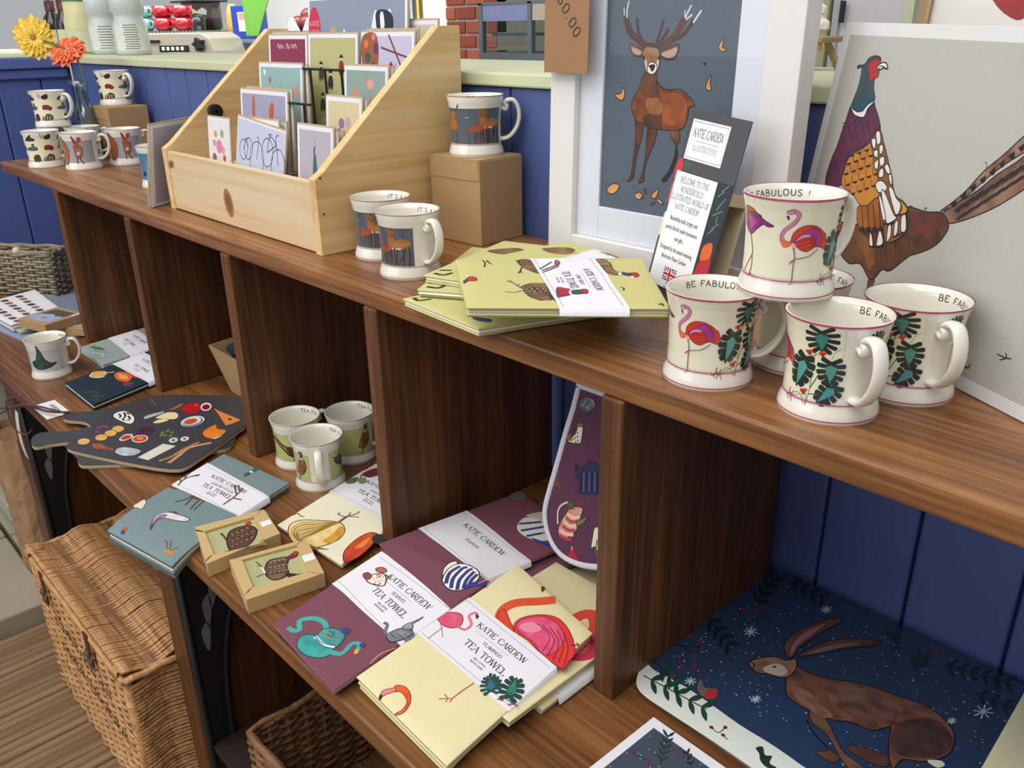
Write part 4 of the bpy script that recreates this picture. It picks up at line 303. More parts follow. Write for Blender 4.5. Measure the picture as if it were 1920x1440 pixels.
ART['hare']='P|dfe4dc|67 102 13 329 158 314 454 351 834 336 1264 301 1618 305 1967 282 2339 226 2316 -171 1788 -106 1239 -85 657 -89 246 -68|;P|4a3433/6b4535|1721 863 1787 792 1932 716 2089 659 2196 643 2183 525 2037 521 1999 545 2072 643 1995 693 1836 751|;C|2b2228|1721 863 1787 792 1932 716 2089 659 2196 643 2183 525 2037 521 1999 545 2072 643 1995 693 1836 751|8.4;P|5a3f37/7d5a48|1672 1001 1808 1045 2009 884 2200 731 2410 697 2566 617 2416 541 2196 643 1983 812 1772 868|;C|2b2228|1672 1001 1808 1045 2009 884 2200 731 2410 697 2566 617 2416 541 2196 643 1983 812 1772 868|8.6;P|4a3433/6b4535|2199 881 2404 962 2541 998 2569 861 2416 785 2218 793|;C|2b2228|2199 881 2404 962 2541 998 2569 861 2416 785 2218 793|8;P|5a3d33/8a5d48|1195 1375 1220 1509 1387 1518 1596 1600 1820 1751 2047 1830 2277 1890 2502 1948 2719 1887 2862 1761 2931 1526 2892 1338 2782 1163 2642 1060 2629 882 2533 990 2427 1224 2365 1386 2262 1211 2059 1163 1908 1054 1740 1023 1569 991 1411 1026 1335 1099|;C|2b2228|1195 1375 1220 1509 1387 1518 1596 1600 1820 1751 2047 1830 2277 1890 2502 1948 2719 1887 2862 1761 2931 1526 2892 1338 2782 1163 2642 1060 2629 882 2533 990 2427 1224 2365 1386 2262 1211 2059 1163 1908 1054 1740 1023 1569 991 1411 1026 1335 1099|12.5;P|9a7462/6f4c3f|1355 1222 1534 1252 1690 1165 1876 1115 1824 1015 1638 1014 1464 1080|;P|3f2f2e/5a4038|2416 1302 2449 1610 2652 1818 2858 1712 2914 1509 2854 1320 2662 1122 2526 1110|;P|83604f/5a3d33|1623 1497 1854 1682 2130 1763 2359 1705 2297 1454 2031 1322 1811 1240|;L|2b2228|2379 1355 2361 1450 2499 1523|11;P|7a5646/a5826f|820 1182 870 1345 972 1477 1096 1520 1160 1614 1239 1501 1261 1336 1208 1228 1088 1185 986 1108 900 1127|;C|2b2228|820 1182 870 1345 972 1477 1096 1520 1160 1614 1239 1501 1261 1336 1208 1228 1088 1185 986 1108 900 1127|12.8;P|c2b3a8|982 1211 1034 1373 1128 1415 1205 1358 1192 1255 1084 1191|;P|2b2228|1077 1341 1078 1327 1070 1312 1057 1306 1047 1311 1046 1324 1054 1339 1067 1346|;L|2b2228|813 1192 876 1212 899 1153|12.8;P|5a4038/7a5546|1075 1582 946 1737 911 1999 991 2295 1084 2578 1205 2638 1179 2455 1118 2119 1096 1832 1122 1630|;C|2b2228|1075 1582 946 1737 911 1999 991 2295 1084 2578 1205 2638 1179 2455 1118 2119 1096 1832 1122 1630|13;P|a0707a|1041 1718 993 1962 1024 2235 1098 2435 1077 2138 1057 1850 1092 1656|;P|5a4038/6f4c40|1159 1668 1191 1929 1283 2198 1440 2406 1624 2558 1718 2584 1636 2413 1466 2181 1317 1914|;C|2b2228|1159 1668 1191 1929 1283 2198 1440 2406 1624 2558 1718 2584 1636 2413 1466 2181 1317 1914|13;P|8a6a66|1214 1781 1286 2026 1427 2258 1551 2413 1452 2208 1322 1959|;P|e4e2da|2816 1218 2904 1308 2959 1282 2915 1196|;L|16262a|113 160 904 236|12.5;P|1e3b33/28503f|211 170 283 224 289 340 218 283|;P|1e3b33/28503f|211 170 290 69 389 28 314 130|;P|1e3b33/28503f|374 186 445 239 451 354 382 298|;P|1e3b33/28503f|374 186 450 86 546 45 474 146|;P|1e3b33/28503f|533 201 603 253 611 367 542 312|;P|1e3b33/28503f|533 201 606 102 701 62 631 161|;P|1e3b33/28503f|689 216 759 268 767 381 699 326|;P|1e3b33/28503f|689 216 760 118 852 78 784 176|;P|1e3b33/28503f|842 231 910 282 920 394 853 340|;P|1e3b33/28503f|842 231 910 133 1000 93 935 191|;L|16262a|106 424 475 321|12.8;P|1e3b33/28503f|182 403 265 423 297 510 214 491|;P|1e3b33/28503f|182 403 233 294 323 227 273 335|;P|1e3b33/28503f|306 368 388 388 420 475 338 455|;P|1e3b33/28503f|306 368 355 261 443 195 395 301|;P|1e3b33/28503f|428 335 508 354 540 440 460 420|;P|1e3b33/28503f|428 335 475 228 560 164 514 269|;L|16262a|-12 1557 503 1285|14.4;P|18282e|70 1512 155 1511 198 1592 112 1594|;P|18282e|70 1512 110 1390 196 1305 155 1423|;P|18282e|200 1445 284 1444 329 1520 245 1521|;P|18282e|200 1445 239 1325 325 1238 283 1357|;P|18282e|328 1379 412 1374 454 1453 372 1454|;P|18282e|328 1379 367 1257 448 1175 410 1289|;P|18282e|454 1311 534 1310 578 1385 498 1385|;P|18282e|454 1311 489 1195 570 1111 532 1227|;L|16262a|315 2086 163 2835|14.6;P|16283a|293 2197 229 2322 134 2404 202 2273|;P|16283a|293 2197 361 2239 374 2353 307 2305|;P|16283a|256 2376 193 2507 96 2593 161 2460|;P|16283a|256 2376 324 2425 338 2542 269 2493|;P|16283a|218 2561 152 2700 52 2789 123 2650|;P|16283a|218 2561 287 2610 301 2729 231 2680|;P|16283a|179 2757 113 2895 13 2988 80 2847|;P|16283a|179 2757 249 2806 262 2928 192 2879|;L|16262a|297 2898 832 2880|15.7;P|16283a|379 2895 440 2942 443 3061 382 3014|;P|16283a|379 2895 446 2778 532 2726 467 2841|;P|16283a|515 2891 575 2937 579 3055 519 3008|;P|16283a|515 2891 580 2775 664 2723 601 2837|;P|16283a|649 2886 708 2932 713 3049 653 3003|;P|16283a|649 2886 712 2771 794 2720 732 2833|;P|16283a|780 2881 838 2927 844 3043 785 2997|;P|16283a|780 2881 841 2768 922 2717 862 2829|;L|16262a|2342 2712 2997 2956|12.7;P|16302f|2409 2737 2453 2809 2458 2930 2414 2857|;P|16302f|2409 2737 2464 2642 2532 2611 2478 2704|;P|16302f|2520 2780 2564 2851 2569 2972 2525 2899|;P|16302f|2520 2780 2574 2685 2640 2653 2588 2747|;P|16302f|2631 2818 2675 2890 2681 3010 2637 2938|;P|16302f|2631 2818 2683 2724 2748 2696 2696 2789|;P|16302f|2740 2860 2783 2931 2791 3051 2747 2979|;P|16302f|2740 2860 2791 2766 2855 2734 2805 2827|;P|16302f|2847 2902 2891 2973 2899 3092 2855 3021|;P|16302f|2847 2902 2897 2807 2960 2775 2912 2869|;P|16302f|2955 2939 2998 3010 3007 3129 2963 3058|;P|16302f|2955 2939 3003 2845 3064 2816 3017 2910|;L|16262a|2767 2517 3212 2582|11.9;P|16302f|2835 2527 2879 2577 2892 2675 2848 2625|;P|16302f|2835 2527 2873 2436 2930 2402 2893 2492|;P|16302f|2948 2543 2992 2593 3005 2691 2961 2641|;P|16302f|2948 2543 2984 2453 3040 2419 3005 2508|;P|16302f|3059 2559 3103 2609 3117 2706 3073 2657|;P|16302f|3059 2559 3094 2470 3149 2436 3115 2525|;P|16302f|3169 2575 3212 2625 3227 2721 3183 2672|;P|16302f|3169 2575 3203 2487 3256 2453 3223 2541|;P|1c3a36|2062 2564 2093 2679 2060 2788 2140 2756 2213 2774 2225 2647 2256 2542 2193 2505 2188 2392 2131 2496|;P|1c3a36|1638 2771 1706 2870 1802 2908 1818 2745 1733 2748|;P|1e3a30|1552 150 1593 214 1665 138 1722 175 1752 81 1830 80 1767 14 1672 41 1617 110|;P|8a2f38|229 698 229 678 214 665 193 668 177 684 177 704 192 717 213 714|;P|8a2f38|349 600 350 580 335 567 314 570 299 585 299 605 314 618 335 615|;P|8a2f38|328 855 328 835 313 822 291 825 276 841 276 862 291 875 312 872|;P|8a2f38|324 1023 324 1002 309 989 287 993 272 1009 271 1031 286 1043 308 1040|;P|8a2f38|442 694 442 674 427 662 406 665 392 680 391 700 406 713 427 710|;P|8a2f38|106 1096 107 1075 91 1062 69 1065 53 1082 52 1104 68 1117 90 1113|;P|8a2f38|233 1106 233 1085 218 1072 196 1075 180 1092 179 1114 195 1127 217 1123|;P|8a2f38|378 386 378 367 363 355 343 357 328 372 328 391 342 404 363 401|;P|8a2f38|326 2174 326 2149 310 2136 286 2142 270 2162 269 2187 286 2200 309 2194|;P|8a2f38|277 1959 277 1935 261 1922 238 1927 222 1947 221 1971 237 1984 261 1979|;P|8a2f38|437 1993 438 1969 421 1956 399 1962 383 1981 383 2005 399 2018 421 2013|;P|8a2f38|408 2093 409 2069 392 2056 370 2061 353 2082 353 2106 369 2119 392 2113|;P|8a2f38|1106 67 1105 49 1092 38 1074 39 1061 53 1062 70 1075 82 1094 80|;P|8a2f38|1207 171 1206 153 1193 142 1175 143 1163 157 1163 174 1177 186 1195 184|;P|8a2f38|1249 65 1248 48 1235 36 1217 38 1205 51 1206 68 1219 79 1237 78|;P|8a2f38|2178 2918 2176 2895 2161 2883 2143 2889 2132 2910 2134 2933 2149 2946 2167 2939|;P|8a2f38|2249 2876 2246 2853 2232 2841 2214 2847 2202 2867 2205 2891 2219 2903 2237 2896|;L|1a2a2c|69 386 17 672 82 855 311 858|9.6;L|1a2a2c|82 855 298 1016|10;L|1a2a2c|1084 60 1176 50 1185 164|8.3;L|1a2a2c|1227 58 1295 39|8.2;P|6f6258|640 439 593 572 694 494 758 534 817 559 856 457 804 379 721 369|;P|b5343a|763 387 755 516 819 560 871 448 827 368|;l|b9c6d4|473 1624 605 1710|13.8;l|b9c6d4|463 1700 614 1634|13.9;l|b9c6d4|501 1758 576 1578|14;l|b9c6d4|560 1762 518 1573|13.9;l|b9c6d4|479 424 587 493|12.3;l|b9c6d4|475 478 591 439|12.4;l|b9c6d4|503 522 563 395|12.4;l|b9c6d4|551 529 515 388|12.4;l|b9c6d4|1139 703 1235 771|11.8;l|b9c6d4|1138 756 1236 718|11.9;l|b9c6d4|1166 795 1208 680|11.9;l|b9c6d4|1205 800 1169 674|11.8;l|b9c6d4|907 2662 1026 2731|14.6;l|b9c6d4|904 2732 1028 2662|14.7;l|b9c6d4|936 2784 997 2611|14.7;l|b9c6d4|988 2785 945 2609|14.6;l|b9c6d4|2874 2239 3035 2347|11.4;l|b9c6d4|2881 2342 3027 2245|11.5;l|b9c6d4|2932 2414 2976 2174|11.5;l|b9c6d4|2997 2418 2913 2170|11.5;l|b9c6d4|2739 1898 2814 1947|11.2;l|b9c6d4|2742 1944 2810 1902|11.2;l|b9c6d4|2765 1976 2788 1870|11.2;l|b9c6d4|2795 1979 2758 1867|11.2'
ART['wcard']='L|16262a|453 -450 261 -84|5;P|2c4038|431 -408 387 -368 336 -361 381 -399|;P|2c4038|431 -408 451 -359 444 -300 424 -349|;P|2c4038|394 -337 349 -296 298 -288 343 -327|;P|2c4038|394 -337 414 -287 406 -227 386 -276|;P|2c4038|356 -264 310 -223 258 -214 304 -254|;P|2c4038|356 -264 376 -214 368 -153 348 -203|;P|2c4038|317 -190 271 -148 218 -139 265 -180|;P|2c4038|317 -190 337 -140 329 -77 309 -128|;P|2c4038|277 -115 231 -72 177 -63 225 -104|;P|2c4038|277 -115 298 -64 289 -1 269 -52|;L|16262a|695 -241 531 -126|5;P|26363a|662 -219 629 -211 605 -233 638 -241|;P|26363a|662 -219 660 -177 634 -143 637 -185|;P|26363a|608 -180 574 -172 550 -194 583 -203|;P|26363a|608 -180 605 -138 580 -104 582 -147|;P|26363a|553 -142 519 -134 495 -156 529 -165|;P|26363a|553 -142 550 -100 523 -64 527 -107|;P|a04048|177 -527 178 -542 167 -552 151 -552 139 -540 139 -525 150 -515 166 -516|;C|2b2228|177 -527 178 -542 167 -552 151 -552 139 -540 139 -525 150 -515 166 -516|5.1;P|a04048|512 -224 512 -239 501 -249 486 -248 475 -236 475 -221 486 -211 501 -212|;C|2b2228|512 -224 512 -239 501 -249 486 -248 475 -236 475 -221 486 -211 501 -212|5.1;P|a04048|592 -179 591 -194 581 -204 565 -203 555 -191 555 -176 566 -166 581 -167|;C|2b2228|592 -179 591 -194 581 -204 565 -203 555 -191 555 -176 566 -166 581 -167|5.1;P|a04048|424 -203 424 -219 412 -229 397 -228 386 -216 386 -200 397 -190 412 -191|;C|2b2228|424 -203 424 -219 412 -229 397 -228 386 -216 386 -200 397 -190 412 -191|5.1;P|a04048|416 -524 416 -539 406 -549 390 -549 379 -538 379 -523 390 -512 406 -513|;C|2b2228|416 -524 416 -539 406 -549 390 -549 379 -538 379 -523 390 -512 406 -513|5;P|a04048|353 -506 353 -521 342 -531 327 -530 316 -519 315 -504 326 -494 342 -494|;C|2b2228|353 -506 353 -521 342 -531 327 -530 316 -519 315 -504 326 -494 342 -494|5;L|26323a|158 -534 244 -524 334 -512|6.4'
ART['flam3']='P|d8421f/e8672a|433 217 469 266 553 294 654 272 740 205 783 116 780 45 746 -3 734 17 748 92 713 179 628 215 540 216 501 181|;C|6b2a1a|433 217 469 266 553 294 654 272 740 205 783 116 780 45 746 -3 734 17 748 92 713 179 628 215 540 216 501 181|6.7;P|d98a98/e07a50|414 36 386 91 411 147 453 202 497 184 456 91 448 36|;C|6b2a2a|414 36 386 91 411 147 453 202 497 184 456 91 448 36|6.5;P|2a2028|413 29 433 54 465 13 466 -12 432 5|;L|b5605a|1061 874 1045 713 1036 553|12.2;L|b5605a|931 458 989 521 1041 558 1049 516|9.2;L|b5605a|930 540 994 531 1017 486|9.3;L|d9512c|867 2408 756 2266 608 2109 505 1954 486 1800 576 1675 740 1652|102.2;P|d8452c|489 1715 504 1819 696 1756 823 1715 908 1592 761 1569 617 1631|;C|7a2418|489 1715 504 1819 696 1756 823 1715 908 1592 761 1569 617 1631|8.3;P|e03a2c/d42f3f|823 1715 750 1811 784 1955 920 2118 1117 2232 1327 2224 1508 2147 1647 2033 1673 1896 1679 1764 1364 1717 1083 1726 915 1703|;C|6a1820|823 1715 750 1811 784 1955 920 2118 1117 2232 1327 2224 1508 2147 1647 2033 1673 1896 1679 1764 1364 1717 1083 1726 915 1703|8.3;P|d8406a/e0608a|796 1772 807 1934 943 2097 1186 2169 1399 2081 1455 1846 1353 1727 1160 1761 951 1739|;C|8a2038|796 1772 807 1934 943 2097 1186 2169 1399 2081 1455 1846 1353 1727 1160 1761 951 1739|8.3;P|e58aa0|832 1809 908 1951 1079 1974 1050 1859 936 1786|;L|7a1c22|956 1978 1244 1969 1342 1736|8.5;L|7a1c22|1048 2020 1316 1982 1425 1753|8.6;L|7a1c22|1141 2063 1388 1995 1508 1769|8.6;L|7a1c22|1234 2105 1461 2008 1590 1785|8.6;L|7a1c22|1328 2148 1533 2021 1673 1801|8.7;L|7a2a22|1522 2077 1600 2154 1555 2151|11.4;P|6a2a22|556 2410 622 2432 639 2354|'
ART['flam3b']='P|d8436a/e06a80|-6 1138 -19 1221 38 1310 144 1378 239 1349 294 1260 250 1175 162 1126 76 1120|;C|7a2038|-6 1138 -19 1221 38 1310 144 1378 239 1349 294 1260 250 1175 162 1126 76 1120|7.8;L|dd7a86|289 1235 389 1276 372 1381 254 1429 255 1506 311 1530|28.6;L|b5707a|76 1120 183 1067 281 1007|7.7;L|b5707a|157 1101 164 870|7.7;P|2b2228|290 1509 344 1522 357 1471|;M|1f4a40/2f7a68|1272 1020 1101 1040|79.4;M|1f4a40/2f6a80|1280 947 1149 1049|93.3;M|1f4038/2f7a60|1491 1046 1377 1277|109.1;L|b0305a|1412 928 1484 959|14.6;L|b0305a|1558 958 1601 1014 1659 1032|12.2;L|2f5a48|1417 985 1601 1014|9.8'
ART['purpA']='L|3fa79a|230 105 336 125 369 196 252 259 280 350 390 438 538 468 640 421 639 378|54.3;P|3fa79a/2c8a8c|587 36 496 128 522 215 653 284 876 290 980 322 1044 241 1012 154 891 63 728 16|;C|1f4a52|587 36 496 128 522 215 653 284 876 290 980 322 1044 241 1012 154 891 63 728 16|11.7;L|3fa79a|1027 265 1130 320 1132 398 1100 487 1139 540 1201 537 1248 464|47.2;P|2f8a98/3fa090|653 284 609 396 695 488 825 533 934 502 995 394 980 322 858 274|;C|1f4a52|653 284 609 396 695 488 825 533 934 502 995 394 980 322 858 274|11.6;L|d8e4e0|633 267 825 266 989 330|34.9;L|2a3a6a|602 270 797 269 980 349|8.8;L|2a3a6a|676 248 853 249 998 310|8.6;L|b0803a|624 387 762 417 884 480|11.7;L|b0803a|664 335 832 374 933 420|11.6;L|24607a|699 428 790 442 790 400 723 385|14.4;P|3a3f86|892 605 915 577 908 541 873 519 832 523 808 551 816 588 852 610|;C|2b2228|892 605 915 577 908 541 873 519 832 523 808 551 816 588 852 610|5.5;P|3a3f86|1246 588 1258 566 1248 544 1221 533 1192 541 1180 562 1190 585 1218 595|;C|2b2228|1246 588 1258 566 1248 544 1221 533 1192 541 1180 562 1190 585 1218 595|5;P|d8a050|1235 434 1212 489 1269 484 1283 440|;L|c9a060|1539 459 1516 527 1505 624 1553 739 1565 768|11.4;P|e6e0c8|1060 1855 932 1992 901 2131 964 2192 1032 2077 998 1990 1113 1847|;C|2b2228|1060 1855 932 1992 901 2131 964 2192 1032 2077 998 1990 1113 1847|11.3;P|eceae0|1073 1842 980 2023 1007 2164 1139 2210 1304 2184 1416 2091 1443 1947 1394 1799 1283 1754 1169 1779|;C|2b2228|1073 1842 980 2023 1007 2164 1139 2210 1304 2184 1416 2091 1443 1947 1394 1799 1283 1754 1169 1779|11.2;L|343a7c|1174 1803 1053 1981 1061 2140|38.2;L|343a7c|1288 1778 1168 1926 1119 2110 1147 2171|37;L|343a7c|1371 1795 1255 1942 1208 2123 1227 2178|36.2;L|343a7c|1405 1859 1323 1988 1281 2149|36;L|343a7c|1419 1930 1373 2021 1352 2131|36;P|2f3f96|1385 1866 1420 1971 1454 2035 1548 2059 1566 2011 1487 1957 1441 1864|;C|2b2228|1385 1866 1420 1971 1454 2035 1548 2059 1566 2011 1487 1957 1441 1864|7.8;L|8a3a44|1068 1624 1088 1680|13.9;L|e0a088|1485 2015 1537 2123|10.1'
ART['purpAb']='P|e8e0d4|266 1328 283 1413 380 1500 495 1457 575 1348 451 1286 335 1278|;C|6a3a30|266 1328 283 1413 380 1500 495 1457 575 1348 451 1286 335 1278|13.4;P|b06050|224 1522 270 1585 364 1577 385 1527 289 1489|;C|6a3a30|224 1522 270 1585 364 1577 385 1527 289 1489|10.2;P|8a4a3c|178 1344 201 1408 306 1379 319 1306 255 1297|;C|6a3a30|178 1344 201 1408 306 1379 319 1306 255 1297|10.3;P|d8b0a0|391 1459 403 1440 395 1424 372 1419 346 1429 333 1449 341 1465 365 1470|;C|6a3a30|391 1459 403 1440 395 1424 372 1419 346 1429 333 1449 341 1465 365 1470|6.5;L|6a3a30|430 1508 507 1488 517 1424|13;L|6a3a30|435 1299 509 1312 495 1363|12.9;P|8a5a48|313 1384 318 1377 316 1371 308 1371 299 1375 294 1381 296 1387 304 1388|;P|8a5a48|375 1363 380 1356 379 1351 371 1350 362 1354 357 1360 358 1366 366 1367|;P|8a5a48|436 1342 441 1335 439 1330 432 1329 423 1333 418 1340 420 1345 427 1346|;P|8a5a48|398 1397 403 1390 401 1384 393 1384 384 1388 379 1394 381 1400 388 1401|;P|8a5a48|458 1376 463 1369 461 1364 454 1363 445 1367 440 1373 442 1379 449 1380|;P|8a5a48|420 1430 425 1424 423 1418 415 1418 406 1422 401 1428 403 1434 411 1434|;P|8a5a48|480 1409 485 1403 483 1397 476 1396 467 1400 462 1407 464 1412 471 1413|;P|8a5a48|442 1464 447 1457 445 1452 438 1451 429 1455 424 1462 425 1467 433 1468|;P|8c8c90/5c5c62|1337 808 1328 896 1374 992 1464 1048 1534 1014 1542 929 1498 836 1437 782|;C|2a2a2e|1337 808 1328 896 1374 992 1464 1048 1534 1014 1542 929 1498 836 1437 782|9.9;L|6a6a6e|1334 824 1262 840 1195 921 1123 922|29.7;P|7a7a80/a5a5aa|1379 988 1360 1057 1386 1116 1458 1080 1463 1036|;C|2a2a2e|1379 988 1360 1057 1386 1116 1458 1080 1463 1036|7.4;L|6a6a6e|1397 1106 1416 1198|29.7;L|4a4a4e|1416 1198 1417 1257|17.3;L|6a6a6e|1505 1026 1557 1015 1582 946 1558 889|19.1;L|3a3a3e|1342 858 1381 853|7.4;L|3a3a3e|1381 861 1420 853|7.3;L|3a3a3e|1419 864 1458 853|7.3;L|3a3a3e|1404 911 1437 902|7.3;L|3a3a3e|1442 913 1476 901|7.2;L|3a3a3e|1480 916 1514 901|7.2;L|3a3a3e|1465 963 1493 950|7.2;L|3a3a3e|1503 965 1531 949|7.1;L|3a3a3e|1540 967 1568 948|7.1'
ART['blue']='P|cdbfc9/e4dde0|693 368 559 493 527 623 614 743 793 792 1000 817 1083 806 1071 735 891 663 714 613 635 542 670 437 735 311|;C|3c3238|693 368 559 493 527 623 614 743 793 792 1000 817 1083 806 1071 735 891 663 714 613 635 542 670 437 735 311|11.2;P|8a4f86/b080ac|687 385 584 488 558 613 641 695 684 637 626 536 655 448|;P|4a4048|614 743 694 815 778 804|;P|4a4048|633 392 697 391 744 317 695 327|;L|4a2f26|476 983 564 1105 586 1253|20.4;L|4a2f26|698 1014 657 1142 605 1265|20.3;L|4a2f26|866 990 811 1129 783 1288|20.1;L|4a2f26|929 1008 899 1141 872 1300|17.2;P|7a4628/5a3322|582 1228 721 1338 899 1362 922 1288 791 1227 648 1203|;P|7a4628|-45 1218 67 1298 215 1336 192 1230 61 1193|;P|ddd6c0|-37 525 -50 627 -34 749 83 689 153 558 63 545|;C|6a6048|-37 525 -50 627 -34 749 83 689 153 558 63 545|8.8;P|2f3f6a|298 52 274 120 348 105 376 60|;P|c4462f|249 125 290 173 346 145 333 103|;L|6a5236|1364 145 1230 260 1145 286|13.4;L|6a5236|1400 168 1314 273 1247 311|13.4;L|6a5236|1427 186 1484 283|10.7;P|b5823c|1276 148 1386 179 1528 172 1526 123 1374 112|;P|5a463c|844 2148 824 2254 887 2317 927 2224 899 2160|;P|e8e4da|841 2312 891 2329 912 2295 870 2278|;P|1f6a4a|871 2331 831 2425 875 2476 939 2420 927 2342|'
ART['blueb']='L|6a5048|130 1305 61 1470 98 1610 188 1737|18.1;L|6a5048|98 1610 201 1699|18.4;L|6a5048|104 1381 -56 1491|18.2;L|6a5048|71 1476 -13 1612 11 1650|18.3;L|6a5048|1241 1359 1236 1531 1200 1730 1145 1876|23;L|6a5048|1244 1580 1388 1627|23.3;L|6a5048|1216 1674 1060 1777 977 1861|23.4;L|6a5048|1173 1781 1016 1886|23.6'
ART['game5']='P|5a3d2c/8a6a48|683 1774 760 1831 828 1750 850 1534 865 1380 868 1228 805 1286 731 1421 685 1597|;C|2b2228|683 1774 760 1831 828 1750 850 1534 865 1380 868 1228 805 1286 731 1421 685 1597|9;L|5a3a2c|699 1480 663 1308 636 1232|15.5;L|5a3a2c|665 1327 676 1251|11;P|3a2a28|652 1783 701 1754 682 1695|;L|4a342a|296 1807 316 1667 293 1471|13.8;L|4a342a|341 1806 364 1685 383 1606|13.7;L|4a342a|308 1727 374 1725|11.4;P|5a3d2c/8a6a48|614 693 717 802 830 820 924 783 924 567 868 389 876 249 816 249 766 231 724 283 671 353 628 531|;C|2b2228|614 693 717 802 830 820 924 783 924 567 868 389 876 249 816 249 766 231 724 283 671 353 628 531|8.5;P|4a3428|872 424 928 389 954 250 936 146 900 249 872 319|;C|2b2228|872 424 928 389 954 250 936 146 900 249 872 319|6.2;L|3a2822|659 711 670 603 653 531|8.5;L|3a2822|678 661 688 545 672 481|8.4;L|3a2822|697 610 707 488 691 431|8.4;L|3a2822|733 711 743 603 726 531|8.4;L|3a2822|752 660 761 545 745 481|8.4;L|3a2822|771 610 780 488 764 431|8.4;L|3a2822|806 711 816 603 799 531|8.4;L|3a2822|825 660 834 545 818 481|8.4;L|3a2822|844 610 852 488 836 431|8.4;L|3a2822|879 711 889 602 872 531|8.4;L|d8c8a8|664 639 674 596|6.3;L|d8c8a8|683 567 693 524|6.3;L|d8c8a8|718 639 728 595|6.3;L|d8c8a8|737 567 747 524|6.3;L|d8c8a8|771 639 781 595|6.3;L|d8c8a8|791 567 800 524|6.3;L|d8c8a8|825 639 835 595|6.3;L|d8c8a8|844 567 854 524|6.2;L|7a6a50|617 603 585 712 537 859 480 915|12.6;L|7a6a50|565 767 510 971|10.7;L|7a6a50|580 730 604 785|10.6;L|7a6a50|607 567 526 495 431 531|12.6;L|e6e0d0|621 585 588 621|18.9;P|36406a|30 938 65 976 88 938 42 844 25 826|;P|b8303a|65 1013 127 1107 174 1050 165 937 100 930 70 957|;C|2b2228|65 1013 127 1107 174 1050 165 937 100 930 70 957|6.6;P|e8e6e0|71 1127 98 1146 86 1081|;P|6a4a30/a08050|1523 1785 1621 1782 1662 1627 1655 1400 1671 1250 1722 1194 1662 1103 1586 1160 1554 1365 1535 1592|;C|2b2228|1523 1785 1621 1782 1662 1627 1655 1400 1671 1250 1722 1194 1662 1103 1586 1160 1554 1365 1535 1592|8.7;L|d8c8a8|1559 1726 1567 1680|8.7;L|d8c8a8|1588 1725 1597 1679|8.7;L|d8c8a8|1617 1724 1626 1678|8.7;L|d8c8a8|1647 1723 1655 1677|8.7;L|d8c8a8|1542 1596 1550 1550|8.6;L|d8c8a8|1571 1595 1579 1549|8.6;L|d8c8a8|1600 1594 1609 1548|8.6;L|d8c8a8|1629 1593 1638 1547|8.6;L|d8c8a8|1525 1467 1533 1422|8.6;P|e8e4da|1690 1176 1731 1212 1727 1139 1685 1096|;P|3a3f6a/4a2f5a|1731 1212 1792 1182 1852 1192 1851 1100 1778 1083 1726 1132|;C|2b2228|1731 1212 1792 1182 1852 1192 1851 1100 1778 1083 1726 1132|6.3;P|b8303a|1827 1181 1879 1210 1895 1118 1872 1046 1830 1035 1810 1101|;C|2b2228|1827 1181 1879 1210 1895 1118 1872 1046 1830 1035 1810 1101|6.2;P|e8e4da|1805 1065 1836 1035 1811 985|;L|2b2228|1643 707 1673 672 1654 584|12.2;L|2b2228|2081 706 2110 601 2121 566|10;L|2b2228|1929 90 1968 124 1968 57|15.4'
ART['game5b']='l|4a3a34|878 1380 1035 1665|15.3;l|6a4a3a|897 1322 1070 1528|19.6;l|6a4a3a|901 1246 1090 1490|19.5;P|8a6a4a|1088 1741 1120 1643 1086 1509 1062 1567|;C|2b2228|1088 1741 1120 1643 1086 1509 1062 1567|6.6;P|b8303a/7a2f4a|980 638 1072 602 1112 531 1083 390 994 337 950 319|;C|2b2228|980 638 1072 602 1112 531 1083 390 994 337 950 319|6.2;P|e8e4da|1084 496 1126 549 1134 513 1089 390|;P|2f5a50|1116 513 1197 549 1240 514 1218 426 1121 408|;C|2b2228|1116 513 1197 549 1240 514 1218 426 1121 408|6.2;P|b8303a|1221 549 1265 567 1282 514 1259 426 1219 433|;C|2b2228|1221 549 1265 567 1282 514 1259 426 1219 433|6.1'
ART['boardA']='p|0|-1851 -964 -1962 -948 -2096 -887 -2145 -806 -2010 -716 -1894 -558 -1741 -363 -1718 -95 -1710 288 -1665 747 -1261 1175 -780 1622 -411 1894 163 1699 835 1362 953 1201 1288 627 1559 90 1654 -116 1634 -268 1350 -488 658 -846 -50 -1174 -402 -1313 -554 -1321 -676 -1260 -732 -1129 -791 -961 -944 -805 -1138 -721 -1331 -710 -1522 -778 -1680 -894|'
ART['boardB']='p|0|-1427 -1673 -1612 -1591 -1697 -1442 -1598 -1288 -1385 -1028 -1309 -817 -1377 -602 -1512 197 -821 1239 496 1260 1010 1061 1323 811 1283 518 904 -504 651 -791 255 -1248 126 -1336 -61 -1319 -228 -1242 -332 -1096 -489 -998 -731 -1054 -909 -1157 -1065 -1403 -1111 -1546 -1140 -1670 -1267 -1700|'
